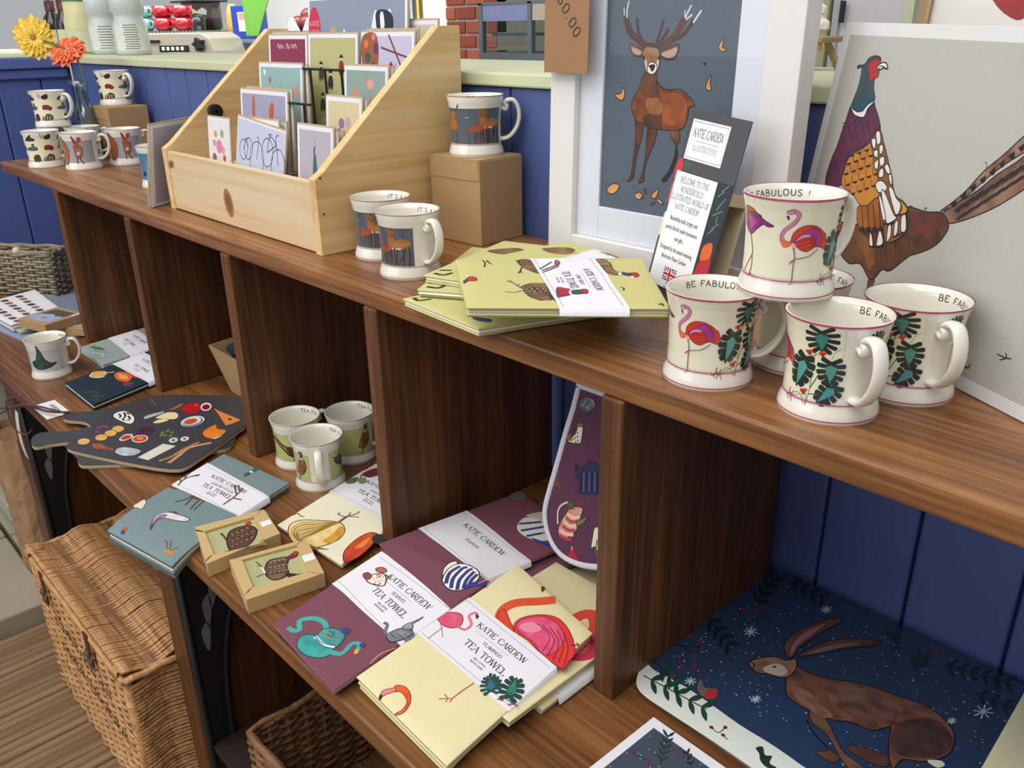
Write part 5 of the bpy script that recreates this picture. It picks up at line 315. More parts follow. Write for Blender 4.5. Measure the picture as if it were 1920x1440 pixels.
ART['food']='P|d9a24e/e6b765|-494 -944 -413 -999 -411 -1075 -489 -1127 -601 -1126 -683 -1071 -686 -995 -607 -942|;C|7a4a22|-494 -944 -413 -999 -411 -1075 -489 -1127 -601 -1126 -683 -1071 -686 -995 -607 -942|10.7;P|d9a24e/e6b765|-580 -309 -497 -370 -494 -450 -574 -502 -691 -498 -776 -438 -779 -357 -698 -303|;C|7a4a22|-580 -309 -497 -370 -494 -450 -574 -502 -691 -498 -776 -438 -779 -357 -698 -303|11.2;P|d9a24e/e6b765|-494 -473 -411 -532 -409 -611 -488 -663 -603 -659 -687 -601 -690 -521 -609 -468|;C|7a4a22|-494 -473 -411 -532 -409 -611 -488 -663 -603 -659 -687 -601 -690 -521 -609 -468|11;P|d9a24e/e6b765|-434 -660 -353 -717 -351 -794 -430 -846 -543 -843 -625 -787 -628 -709 -549 -656|;C|7a4a22|-434 -660 -353 -717 -351 -794 -430 -846 -543 -843 -625 -787 -628 -709 -549 -656|10.9;P|e9e6df|-1258 -267 -1406 -133 -1321 11 -1012 20 -812 -32 -691 -140 -837 -220|;C|2b2228|-1258 -267 -1406 -133 -1321 11 -1012 20 -812 -32 -691 -140 -837 -220|11.7;L|2b2228|-1306 -145 -1185 -152 -1111 -204|27.6;L|2b2228|-1295 -49 -1121 -89 -1026 -161|27.8;L|2b2228|-1085 -52 -924 -76 -882 -142|27.4;L|2b2228|-1032 -184 -918 -177|27.1;L|2b2228|-1258 -12 -1140 -6|27.8;P|a85a32/8a4426|-260 -991 -328 -934 -223 -845 -48 -815 116 -760 178 -805 42 -870 -102 -978|;P|c9ccd0/a5a8ae|237 -781 157 -683 248 -556 544 -439 639 -590 532 -732 365 -794|;C|2b2228|237 -781 157 -683 248 -556 544 -439 639 -590 532 -732 365 -794|10.3;l|dcd8cc|796 -572 591 -46|60.3;l|dcd8cc|850 -552 652 -14|60.1;l|dcd8cc|904 -532 713 17|60;l|dcd8cc|957 -513 774 49|59.8;P|cfcdc6|575 208 643 158 654 92 602 48 516 52 447 101 436 168 489 213|;C|4a4a4a|575 208 643 158 654 92 602 48 516 52 447 101 436 168 489 213|10.7;P|d8d6d0|666 372 727 325 735 262 688 219 611 222 549 269 540 333 589 375|;C|4a4a4a|666 372 727 325 735 262 688 219 611 222 549 269 540 333 589 375|10.8;P|5a5a5a|569 153 592 134 587 112 558 100 522 106 499 126 504 148 533 159|;P|5a5a5a|659 317 678 300 675 281 649 271 618 277 598 294 602 313 627 323|;L|c99564|1161 -376 1147 -151 1026 114 950 415|46.3;L|c99564|1345 -293 1205 -59 1043 203 1131 566|59.1;L|8a5a34|1193 -378 1140 -124 1010 169 952 402|13.2;P|d9d6d2|-193 -555 -318 -414 -242 -299 -114 -325 -46 -445 -77 -551|;C|2b2228|-193 -555 -318 -414 -242 -299 -114 -325 -46 -445 -77 -551|10.8;P|c8432f|-195 -519 -265 -422 -203 -338 -83 -407 -106 -505|;P|e6e0da|140 -148 235 -226 230 -332 129 -404 -10 -401 -107 -324 -103 -216 0 -143|;C|2b2228|140 -148 235 -226 230 -332 129 -404 -10 -401 -107 -324 -103 -216 0 -143|10.8;P|cf4a33|127 -171 199 -233 192 -319 112 -379 3 -378 -70 -317 -64 -230 18 -169|;P|e8824a|73 -216 111 -247 110 -289 70 -318 14 -316 -25 -285 -24 -243 17 -214|;P|5a2a48/3c2236|-226 -245 -334 -119 -330 27 -169 85 -19 0 -40 -137 -100 -234|;P|6a7a3a|99 160 137 138 155 107 142 84 107 83 69 104 51 135 64 158|;P|6a7a3a|86 264 124 242 142 211 129 187 94 186 56 207 38 239 51 263|;P|6a7a3a|221 281 258 259 276 228 263 205 228 204 191 225 173 257 186 280|;P|6a7a3a|242 148 280 127 297 96 284 74 250 72 213 93 195 124 208 147|;P|6a7a3a|338 206 375 185 393 154 380 131 346 129 309 150 291 182 304 205|;P|6a7a3a|191 97 228 76 246 45 233 22 198 20 161 41 143 72 156 95|;P|d6d3d0|82 940 223 817 248 641 145 512 -28 504 -172 623 -201 802 -95 934|;C|2b2228|82 940 223 817 248 641 145 512 -28 504 -172 623 -201 802 -95 934|11.6;P|5a7aa0|96 892 206 793 224 648 141 539 3 530 -109 627 -129 774 -44 885|;P|e2dedb|58 871 154 785 170 657 97 562 -22 553 -120 638 -137 767 -63 864|;P|c4552f|41 807 115 742 129 647 73 576 -19 571 -94 635 -108 731 -52 803|;P|e9d9a0|-452 163 -500 321 -432 471 -333 403 -343 231|;C|2b2228|-452 163 -500 321 -432 471 -333 403 -343 231|7.6;P|ead9a8|-622 282 -707 535 -578 662 -393 634 -301 517 -463 382|;C|2b2228|-622 282 -707 535 -578 662 -393 634 -301 517 -463 382|7.8;P|b4bac2|-779 125 -842 231 -804 498 -734 482 -709 279 -707 139|;P|b5643a|-819 569 -816 685 -899 867 -874 936 -796 836 -754 685|;P|c8202c/a81824|-646 810 -815 951 -795 1104 -639 1169 -429 1112 -303 961 -365 831 -498 785|;P|e8dcd8|-386 1294 -256 1208 -223 1113 -306 1063 -457 1087 -589 1172 -624 1269 -539 1320|;C|8a2030|-386 1294 -256 1208 -223 1113 -306 1063 -457 1087 -589 1172 -624 1269 -539 1320|12.2;P|7a2030|-386 1253 -305 1199 -285 1136 -338 1102 -433 1116 -514 1170 -535 1233 -482 1268|;P|e2503a|-604 1115 -578 1090 -585 1063 -620 1048 -664 1055 -690 1080 -683 1107 -648 1122|;P|e0884a|-268 1272 -32 1289 569 1383 642 1332 656 1088 592 1080 122 1188|;C|6a3a1a|-268 1272 -32 1289 569 1383 642 1332 656 1088 592 1080 122 1188|12.1;P|2b2228|473 1287 491 1265 483 1239 451 1225 415 1230 397 1251 405 1277 437 1292|;P|e07a22/ec8a30|677 616 561 694 468 917 513 961 656 906 814 984 935 912 987 772 978 651 841 589|;C|7a3a12|677 616 561 694 468 917 513 961 656 906 814 984 935 912 987 772 978 651 841 589|10.9;P|e8ddd4|988 646 987 772 987 848 1029 702|;P|5a2f44|-1198 176 -1170 155 -1173 132 -1204 121 -1247 128 -1275 149 -1273 171 -1241 182|;P|5a2f44|-1275 300 -1246 279 -1248 256 -1280 245 -1323 252 -1352 273 -1350 296 -1318 308|;P|5a2f44|-1352 427 -1323 405 -1325 383 -1357 371 -1401 379 -1430 400 -1428 423 -1396 435|;P|5a2f44|-1068 409 -1039 388 -1042 365 -1073 354 -1116 361 -1145 383 -1142 405 -1110 417|;P|5a2f44|-1143 536 -1114 515 -1117 492 -1149 480 -1192 488 -1221 510 -1218 533 -1186 544|;P|5a2f44|-1220 665 -1190 643 -1193 620 -1225 609 -1269 617 -1298 639 -1296 662 -1263 673|;P|5a2f44|-936 645 -908 623 -911 600 -942 589 -985 597 -1013 618 -1010 641 -979 652|;P|5a2f44|-1462 327 -1432 306 -1435 283 -1467 271 -1511 279 -1540 300 -1538 323 -1506 334|;P|5a2f44|-1064 266 -1036 245 -1038 223 -1070 211 -1112 218 -1140 239 -1138 262 -1106 273|;P|5a2f44|-1252 437 -1223 415 -1226 392 -1258 381 -1301 389 -1330 410 -1328 433 -1296 444|;P|5a2f44|-1330 565 -1300 543 -1303 520 -1335 509 -1379 517 -1409 539 -1406 562 -1374 573|;P|5a2f44|-933 499 -905 478 -908 455 -939 444 -981 452 -1009 473 -1007 496 -975 507|;P|5a2f44|-1120 674 -1091 652 -1094 629 -1126 618 -1169 626 -1198 648 -1196 671 -1164 682|;P|5a2f44|-1172 168 -1143 147 -1146 125 -1177 113 -1220 120 -1248 141 -1246 163 -1214 175|;L|5a7a4a|-1595 585 -1361 544 -1195 529|16.8;P|8a3f5a|-907 -610 -878 -633 -885 -660 -923 -677 -970 -673 -999 -651 -992 -623 -954 -606|;P|8a3f5a|-912 -536 -884 -559 -891 -587 -929 -604 -976 -600 -1005 -577 -998 -549 -960 -532|;P|8a3f5a|-847 -488 -819 -510 -826 -538 -864 -555 -911 -551 -940 -528 -933 -500 -895 -483|;P|8a3f5a|-749 -689 -721 -711 -729 -738 -766 -755 -812 -752 -840 -730 -833 -702 -795 -685|;L|4a5f52|-1839 -674 -1753 -673 -1786 -648|11.9;L|4a5f52|-1754 -658 -1662 -660 -1696 -634|11.8;L|4a5f52|-1670 -642 -1573 -646 -1606 -620|11.8;L|4a5f52|-1739 -575 -1654 -575 -1687 -549|11.9;L|4a5f52|-1655 -560 -1564 -562 -1597 -536|11.8;L|4a5f52|-1572 -544 -1474 -548 -1507 -522|11.8;L|4a5f52|-1640 -477 -1555 -477 -1588 -451|11.9;L|4a5f52|-1556 -462 -1465 -464 -1498 -438|11.8;L|4a5f52|-1473 -446 -1376 -451 -1409 -425|11.8;L|4a5f52|-1541 -378 -1456 -379 -1489 -352|11.9;L|4a5f52|212 347 211 385|11.1;L|4a5f52|251 370 250 408|11.1;L|4a5f52|290 393 289 431|11;L|4a5f52|231 459 230 497|11.1;L|4a5f52|270 482 269 520|11.1;L|4a5f52|309 505 308 543|11.1;L|4a5f52|249 572 248 611|11.2;L|4a5f52|288 595 287 634|11.2;L|4a5f52|327 618 326 657|11.2;L|4a5f52|268 686 267 725|11.3'
ART['coA']='P|0|127 738 809 761 838 697 792 -21 760 -51 139 137 127 181 114 706|'
ART['coAa']='P|4f3f3a/7a4a3a|353 384 436 594 570 652 734 610 800 412 700 186 556 78 422 58 346 142|;C|2b2228|353 384 436 594 570 652 734 610 800 412 700 186 556 78 422 58 346 142|16.2;L|2b2228|352 186 399 248|12.5;L|c9b8a8|377 215 408 221|9.5;L|2b2228|418 203 469 267|12.9;L|c9b8a8|444 225 476 231|9.9;L|2b2228|489 222 543 288|13.5;L|c9b8a8|513 235 547 242|10.2;L|2b2228|563 241 621 310|14;L|c9b8a8|586 246 622 254|10.6;L|2b2228|641 262 703 333|14.6;L|c9b8a8|663 258 700 265|11;L|2b2228|384 330 430 380|13.1;L|c9b8a8|411 362 439 352|10;L|2b2228|454 352 503 404|13.6;L|c9b8a8|480 376 509 366|10.4;L|2b2228|528 375 580 429|14.1;L|c9b8a8|553 391 584 381|10.8;L|2b2228|606 400 661 456|14.7;L|c9b8a8|630 406 662 396|11.2;L|2b2228|688 426 747 484|15.4;L|c9b8a8|711 422 744 412|11.6;L|2b2228|419 484 463 520|13.7;L|c9b8a8|447 519 472 491|10.5;L|2b2228|492 511 539 548|14.3;L|c9b8a8|520 538 545 509|10.9;L|2b2228|569 540 619 578|14.9;L|c9b8a8|596 557 623 528|11.3;L|2b2228|651 570 704 610|15.5;L|c9b8a8|677 578 704 548|11.8;P|c4402f|692 699 756 745 787 687 747 602 700 650|;L|4a3a34|357 381 340 550 308 625|19.5;L|4a3a34|351 162 284 121 252 124|18.6;L|4a3a34|340 550 333 635|13.4;L|4a3a34|284 121 287 165|11.9'
ART['coB']='P|0|176 889 858 876 888 840 857 201 822 151 158 210 140 256 153 834|'
ART['coBa']='P|4f3f3a/8a6a50|390 601 471 741 593 742 730 688 654 491 633 314 517 247 409 292 362 434|;C|2b2228|390 601 471 741 593 742 730 688 654 491 633 314 517 247 409 292 362 434|15.4;P|3a3234|611 327 735 228 840 187 714 147 612 234|;C|2b2228|611 327 735 228 840 187 714 147 612 234|9.5;P|8a2f3c|703 679 798 749 846 782 872 732 837 652 741 633|;C|2b2228|703 679 798 749 846 782 872 732 837 652 741 633|9.9;P|c4402f|859 714 844 691 821 691 805 713 804 745 820 768 842 769 859 747|;L|2b2228|382 422 428 463|12.2;L|cdb99a|406 453 441 459|9.2;L|2b2228|435 408 481 449|12.3;L|cdb99a|460 439 495 445|9.3;L|2b2228|489 393 536 434|12.4;L|cdb99a|514 424 549 431|9.4;L|2b2228|543 378 591 420|12.5;L|cdb99a|568 410 604 416|9.4;L|2b2228|598 363 646 405|12.6;L|cdb99a|624 395 660 401|9.5;L|2b2228|413 550 455 576|12.4;L|cdb99a|437 582 469 573|9.3;L|2b2228|467 536 509 562|12.5;L|cdb99a|492 568 523 559|9.4;L|2b2228|521 522 564 549|12.6;L|cdb99a|546 555 578 545|9.5;L|2b2228|576 508 620 535|12.7;L|cdb99a|602 541 634 531|9.6;L|2b2228|632 494 676 520|12.8;L|cdb99a|658 526 691 517|9.7;L|2b2228|445 681 483 691|12.5;L|cdb99a|469 713 497 688|9.5;L|2b2228|499 668 538 678|12.7;L|cdb99a|524 701 552 675|9.6;L|2b2228|554 654 594 665|12.8;L|cdb99a|579 687 608 662|9.6;L|2b2228|610 641 650 651|12.9;L|cdb99a|636 674 664 648|9.7;L|6a5a50|385 581 343 699 311 811|15.4;L|6a5a50|343 699 297 702|12.3;L|6a5a50|365 478 302 472 241 455|15.2;L|e6e0d6|357 483 354 646|24.3'
ART['onion']='P|ecdca8/e0c070|281 -9 174 124 198 262 337 400 533 529 697 612 833 642 982 564 1052 407 1033 242 957 62 813 -92 603 -125 422 -84|;C|5a4a28|281 -9 174 124 198 262 337 400 533 529 697 612 833 642 982 564 1052 407 1033 242 957 62 813 -92 603 -125 422 -84|13.7;L|b8862a|770 623 511 474 281 231 325 24 641 -122|14.3;L|6a5020|770 623 527 431 326 189 393 12 699 -94|14.3;L|b8862a|770 623 543 388 370 147 460 0 756 -66|14.3;L|6a5020|770 623 559 346 414 105 527 -12 814 -39|14.3;L|b8862a|770 623 575 304 457 64 593 -23 871 -11|14.3;L|6a5020|770 623 590 263 499 24 658 -35 928 17|14.3;L|b8862a|770 623 606 222 541 -16 723 -46 986 44|14.3;L|6a5020|770 623 621 181 583 -56 788 -58 1043 72|14.3;L|b8862a|770 623 636 141 624 -95 851 -69 1100 99|14.3;P|c88a20/d8a83a|891 187 898 397 859 580 954 570 1045 376 1027 212|;L|6a5a58|763 629 755 751 751 833|35.7;L|5a5048|745 800 598 776 587 826|14.6;L|5a5048|751 833 818 970 815 1055|14.7;L|5a5048|751 833 922 932|11;L|5a5048|746 858 712 949|11.1;L|5a5048|19 314 40 387 130 369 195 389|14.5;P|b8321f/d8562a|1356 187 1293 334 1277 574 1328 758 1441 825 1527 758 1588 502 1597 270 1551 97 1483 71|;C|5a1a12|1356 187 1293 334 1277 574 1328 758 1441 825 1527 758 1588 502 1597 270 1551 97 1483 71|12.8;P|e08a3a|1411 372 1398 612 1436 691 1493 481|;P|26302c|1459 708 1467 819 1589 856 1675 766 1628 656 1543 643|'
ART['onionb']='P|5f6f4a|15 1468 9 1603 92 1702 168 1585 106 1470|;P|7f8a60|133 1663 183 1771 302 1722 310 1625 226 1595|;P|6a2038/8a2f4a|82 1801 82 1983 160 2117 305 1972 248 1821|;L|5a2030|82 1801 138 1702|17.3'
ART['mitt']='p|0|-1715 2446 -1734 2300 -1764 2079 -1826 1771 -1883 1421 -1936 1102 -1985 816 -2008 614 -1988 466 -1911 283 -1768 130 -1595 51 -1402 43 -1197 76 -1004 142 -840 219|'
ART['mitta']='P|4a4f55/7a8086|-1374 2242 -1399 2163 -1486 2107 -1584 2106 -1635 2163 -1608 2243 -1521 2299 -1424 2298|;C|2b2228|-1374 2242 -1399 2163 -1486 2107 -1584 2106 -1635 2163 -1608 2243 -1521 2299 -1424 2298|7.6;L|3a3a42|-1661 2146 -1683 2201 -1633 2242|17.6;L|2a2a30|-1599 2077 -1595 2007|9.7;L|2a2a30|-1445 2125 -1428 2069|9.6;L|26262c|-1608 2224 -1580 2197|7.7;L|b8bcc0|-1582 2196 -1554 2166|7.7;L|26262c|-1557 2169 -1529 2135|7.7;L|b8bcc0|-1550 2241 -1523 2214|7.7;L|26262c|-1525 2214 -1497 2184|7.7;L|b8bcc0|-1500 2186 -1472 2153|7.7;L|26262c|-1493 2258 -1466 2232|7.6;L|b8bcc0|-1468 2231 -1441 2201|7.6;L|26262c|-1444 2204 -1415 2170|7.6;L|b8bcc0|-1437 2275 -1410 2249|7.6;P|e4dfc8|-1605 1897 -1529 1913 -1515 1837 -1518 1729 -1532 1680 -1685 1636 -1724 1659 -1657 1736 -1615 1822|;C|2b2228|-1605 1897 -1529 1913 -1515 1837 -1518 1729 -1532 1680 -1685 1636 -1724 1659 -1657 1736 -1615 1822|7.8;P|8a6a3a|-1619 1910 -1580 1944 -1530 1943 -1527 1905 -1603 1883|;C|2b2228|-1619 1910 -1580 1944 -1530 1943 -1527 1905 -1603 1883|5.9;P|7a5a34|-1669 1703 -1688 1671 -1719 1656 -1744 1668 -1747 1699 -1728 1731 -1697 1746 -1673 1734|;P|2b2228|-1598 1855 -1599 1845 -1606 1839 -1614 1840 -1619 1848 -1617 1857 -1611 1863 -1602 1862|;P|2b2228|-1629 1828 -1631 1819 -1638 1813 -1646 1814 -1651 1821 -1649 1830 -1642 1837 -1634 1835|;P|2b2228|-1661 1802 -1663 1792 -1670 1786 -1678 1787 -1683 1794 -1681 1804 -1674 1810 -1666 1809|;P|2b2228|-1693 1775 -1695 1765 -1702 1759 -1711 1760 -1715 1767 -1714 1777 -1706 1783 -1698 1782|;P|2b2228|-1584 1806 -1586 1796 -1593 1790 -1601 1791 -1606 1798 -1604 1808 -1597 1814 -1589 1813|;P|2b2228|-1616 1779 -1618 1769 -1625 1763 -1633 1764 -1638 1772 -1636 1781 -1629 1787 -1621 1786|;P|2b2228|-1648 1752 -1650 1743 -1657 1736 -1665 1737 -1670 1745 -1668 1754 -1661 1760 -1653 1759|;P|2b2228|-1680 1725 -1682 1716 -1689 1709 -1697 1710 -1702 1718 -1700 1727 -1693 1733 -1685 1732|;P|2b2228|-1571 1756 -1573 1747 -1579 1741 -1588 1742 -1592 1749 -1591 1758 -1584 1764 -1576 1763|;P|2b2228|-1603 1729 -1604 1720 -1611 1714 -1619 1715 -1624 1722 -1622 1732 -1615 1738 -1607 1737|;P|2b2228|-1634 1702 -1636 1693 -1643 1687 -1651 1688 -1656 1695 -1654 1705 -1647 1711 -1639 1710|;P|2b2228|-1666 1675 -1668 1666 -1675 1660 -1684 1661 -1688 1668 -1687 1677 -1680 1684 -1671 1683|;P|2b2228|-1557 1707 -1559 1697 -1566 1691 -1574 1692 -1579 1700 -1577 1709 -1570 1715 -1562 1714|;P|2b2228|-1589 1680 -1591 1670 -1598 1664 -1606 1665 -1611 1673 -1609 1682 -1602 1688 -1594 1687|;P|2a2a50|-1444 1194 -1469 1331 -1418 1422 -1299 1510 -1167 1513 -1071 1460 -1007 1235 -1101 1153 -1267 1088 -1440 1039|;C|2b2228|-1444 1194 -1469 1331 -1418 1422 -1299 1510 -1167 1513 -1071 1460 -1007 1235 -1101 1153 -1267 1088 -1440 1039|7.9;L|2a2a50|-1557 1372 -1521 1366 -1514 1259 -1426 1219|51.7;P|2a2a50|-1296 1529 -1304 1509 -1329 1492 -1357 1489 -1371 1502 -1363 1523 -1338 1539 -1310 1542|;l|14142a|-1439 1315 -1407 1061|11.8;l|6a6ab0|-1398 1339 -1362 1078|11.8;l|14142a|-1354 1346 -1318 1096|11.7;l|6a6ab0|-1314 1370 -1273 1113|11.7;l|14142a|-1270 1377 -1230 1130|11.6;l|6a6ab0|-1230 1401 -1186 1147|11.6;l|14142a|-1187 1408 -1143 1164|11.5;l|6a6ab0|-1148 1431 -1099 1181|11.5;l|14142a|-1106 1438 -1057 1197|11.4;P|d8c8a0/c93a5a|-1515 813 -1340 866 -1345 771 -1351 675 -1394 525 -1490 407 -1571 324 -1659 344 -1687 438 -1642 591 -1572 734|;C|2b2228|-1515 813 -1340 866 -1345 771 -1351 675 -1394 525 -1490 407 -1571 324 -1659 344 -1687 438 -1642 591 -1572 734|8.1;L|e0cfa0|-1576 694 -1468 682 -1362 736|32.7;L|c0345a|-1593 627 -1480 617 -1377 666|32.8;L|e0cfa0|-1610 559 -1492 551 -1392 595|33;L|c0345a|-1626 490 -1504 485 -1408 525|33.1;L|e0cfa0|-1643 422 -1516 419 -1423 454|33.2;L|c0345a|-1660 353 -1528 352 -1438 382|33.4;P|6a7a4a|-1394 657 -1315 727 -1245 784 -1266 711 -1342 622 -1392 582|;C|2b2228|-1394 657 -1315 727 -1245 784 -1266 711 -1342 622 -1392 582|6;L|d8c8a0|-1592 848 -1695 760 -1736 648 -1708 487|20.4;L|8a3040|-1444 870 -1423 944 -1367 957 -1369 901 -1408 866|18.1;P|4f5a3a|-1600 826 -1515 879 -1469 814 -1542 765|;P|a8283a|-1482 93 -1460 171 -1404 254 -1312 199 -1253 131 -1364 99|;C|2b2228|-1482 93 -1460 171 -1404 254 -1312 199 -1253 131 -1364 99|6.2;P|d8745a|-1398 272 -1399 247 -1411 231 -1427 234 -1437 254 -1435 279 -1423 295 -1407 292|;P|e4dfc8|-1108 405 -1113 553 -1103 686 -1038 696 -988 422 -1059 446|;C|2b2228|-1108 405 -1113 553 -1103 686 -1038 696 -988 422 -1059 446|7.9;L|4f6a3a|-1034 550 -1029 403 -966 301|15.6;L|7a5a2a|-1857 1132 -1824 1219 -1812 1016 -1750 1003|12.4;P|6a4a20|-1884 1008 -1796 1060 -1756 1038 -1840 968|'
ART['mphe']='P|8a5a2c/b07a3a|2065 578 2124 593 2163 504 2163 408 2081 293 1997 290 1953 345|;C|2b2228|2065 578 2124 593 2163 504 2163 408 2081 293 1997 290 1953 345|11;P|4a4f58|2072 580 2077 653 2117 698 2139 667 2123 588|;P|b03a2c|2064 661 2056 706 2129 724 2132 689|;P|e8e4da|2066 583 2125 602 2123 583 2069 565|;L|4a3a2c|2033 290 1993 178|11.8;L|4a2f1c|2030 519 2109 522 2164 552|11.7;L|4a2f1c|2043 480 2102 477 2159 508|11.5;L|4a2f1c|2012 426 2096 432 2153 464|12.2;L|4a2f1c|2027 388 2089 387 2147 420|11.9;L|4a2f1c|1994 332 2082 342 2141 375|12.8;P|3a3a3c|260 523 385 549 548 452 441 337 291 425|;L|3a3a3c|345 556 278 659|11.6;L|3a3a3c|406 538 379 636|13.4;L|3a3a3c|289 522 211 567|10.6;P|8a5a3a/b08a60|1087 565 1204 561 1297 489 1398 433 1511 402 1550 362 1517 263 1429 299 1339 386 1224 468|;C|2b2228|1087 565 1204 561 1297 489 1398 433 1511 402 1550 362 1517 263 1429 299 1339 386 1224 468|21;P|5a2f1c|1398 433 1535 418 1546 287 1453 301|;L|4a3a2c|1517 263 1518 175|9.4'
ART['mpea']='P|2c4a40/3f5f4a|1707 713 1749 684 1778 602 1810 477 1915 377 2029 360 1945 302 1822 258 1645 239 1519 307 1514 401 1615 455 1678 592|;C|1c2a28|1707 713 1749 684 1778 602 1810 477 1915 377 2029 360 1945 302 1822 258 1645 239 1519 307 1514 401 1615 455 1678 592|10.3;L|2a3f5a|1719 659 1718 739 1710 780|30.7;L|1c2a28|1700 793 1733 806|7.8;P|4a6a4a|1615 387 1606 375 1591 368 1579 372 1576 383 1586 396 1601 402 1612 398|;P|26423a|1640 342 1632 330 1618 324 1607 328 1605 340 1613 352 1627 358 1638 353|;P|4a6a4a|1665 297 1657 285 1644 280 1633 284 1631 295 1639 307 1652 313 1663 308|;P|26423a|1716 373 1709 362 1697 357 1688 362 1686 373 1693 385 1705 389 1714 384|;P|4a6a4a|1738 326 1731 315 1719 310 1710 315 1708 327 1715 338 1727 342 1736 337|;P|26423a|1758 278 1752 267 1741 263 1732 268 1730 280 1737 291 1748 295 1757 290|;P|4a6a4a|1804 350 1798 339 1787 335 1779 341 1777 353 1783 364 1794 367 1803 361|;P|26423a|1824 301 1818 290 1807 287 1799 293 1797 304 1803 315 1814 319 1822 313|;P|4a6a4a|1868 370 1862 360 1851 357 1843 363 1841 375 1848 385 1858 388 1866 382|;P|26423a|1887 320 1881 310 1871 307 1863 313 1861 325 1867 335 1877 339 1886 332|;P|4a6a4a|1907 270 1900 260 1890 257 1882 263 1880 275 1887 285 1897 288 1905 282|;P|26423a|1950 336 1944 326 1934 324 1925 331 1924 342 1930 352 1940 355 1948 348|'
ART['mhare']='P|9a5a3a/b07a58|1730 580 1820 591 1905 510 1890 358 1816 270 1740 335 1726 488|;C|5a3020|1730 580 1820 591 1905 510 1890 358 1816 270 1740 335 1726 488|9.1;P|8a4a32|1756 564 1713 762 1737 792 1801 638|;P|b05a48|1798 623 1838 757 1908 753 1903 693 1820 591|;P|9a5a3a/b07a58|1711 565 1786 639 1834 591 1791 517 1717 519|;L|7a4630|1755 335 1751 165|24.1;L|7a4630|1818 286 1858 190 1898 172|23.7;P|e0c0b0|1836 392 1820 363 1794 351 1771 365 1767 395 1783 425 1810 436 1832 423|;L|5a7a7a|1618 519 1605 397|9.9;P|a85a34/b8704a|1431 678 1525 649 1582 461 1543 241 1442 143 1324 199 1336 390|;C|5a3020|1431 678 1525 649 1582 461 1543 241 1442 143 1324 199 1336 390|11.3;P|8a4a32|1413 661 1374 769 1430 787 1475 679|;L|7a4630|1446 159 1480 129|29.8'
ART['mcar']='P|4a2a20|1902 710 1944 757 2048 786 2047 689 1955 660|;L|5a4a40|1843 823 1848 695|10;P|4a3028|1455 653 1632 789 1636 725 1707 694 1677 636|;P|8a2a20|1893 516 1992 536 2097 476 2075 412 1892 435|;P|3a2a24|1875 435 1916 441 1909 409|;P|3a2a24|2015 421 2067 419 2040 391|;P|5a4a3a|1906 272 1981 328 2080 281 2070 183 1902 180|;l|e8e0c8|1954 270 1943 189|9.6;l|e8e0c8|2015 268 2005 186|9.5;P|4a3a2c|1604 285 1731 321 1754 174 1599 153|;P|5a5a6a|1455 473 1671 516 1747 452 1659 408 1455 424|;P|4a2a20|1583 545 1668 580 1654 515|;P|6a3a2a|168 291 250 265 250 166 117 189|;L|8a8a7a|1903 790 1865 695|9.7'
QUAD={'flam3':[(-0.2102,-0.1916,0.0200),(-0.0441,-0.1970,0.0180),(-0.0581,0.0333,0.0400),(-0.2108,0.0594,0.0470)],'purpA':[(-0.3681,-0.2087,0.0130),(-0.2142,-0.2196,0.0140),(-0.2111,0.0105,0.0460),(-0.3641,-0.0200,0.0460)],'blue':[(-0.7480,-0.2748,0.0140),(-0.5888,-0.2438,0.0140),(-0.6656,-0.0154,0.0140),(-0.8381,-0.0438,0.0140)],'game5':[(-0.1354,-0.0727,0.4305),(0.0051,0.0588,0.4305),(-0.1333,0.1881,0.4405),(-0.2823,0.0343,0.4405)],'coA':[(-0.5328,-0.2160,0.0220),(-0.5303,-0.1072,0.0220),(-0.6068,-0.0912,0.0220),(-0.6337,-0.1876,0.0220)],'coB':[(-0.4216,-0.2154,0.0220),(-0.4026,-0.1133,0.0220),(-0.4917,-0.0876,0.0220),(-0.5195,-0.1901,0.0220)],'onion':[(-0.5701,-0.0907,0.0120),(-0.4162,-0.0790,0.0120),(-0.4822,0.1460,0.0120),(-0.6281,0.1343,0.0120)]}
PLANE={'stag':((-0.35200,0.26800,0.38545),(1.00000,0.00000,0.00000),(0.00000,0.02094,0.99978)),'pheas':((0.21996,0.18809,0.38545),(0.88095,-0.47320,0.00000),(0.03713,0.06912,0.99692)),'hare':((-0.00400,0.03000,0.01150),(1.00000,0.00000,0.00000),(0.00000,1.00000,0.00000)),'wcard':((0.04800,0.01500,0.00200),(1.00000,0.00000,0.00000),(0.00000,1.00000,0.00000)),'board':((-1.00000,-0.10000,0.01650),(1.00000,0.00000,0.00000),(0.00000,1.00000,0.00000)),'boardB':((-1.00000,-0.10000,0.00850),(1.00000,0.00000,0.00000),(0.00000,1.00000,0.00000)),'mitt':((-0.03000,0.11500,0.03500),(1.00000,0.00000,0.00000),(0.00000,0.17365,0.98481)),'leaf':((-0.12788,0.20305,0.39905),(0.97128,-0.23794,0.00000),(0.04947,0.20194,0.97815))}
BANDG=[(.455,0),(.799,0),(.746,1),(.403,1)]
ZT = .38545; FL = -.72
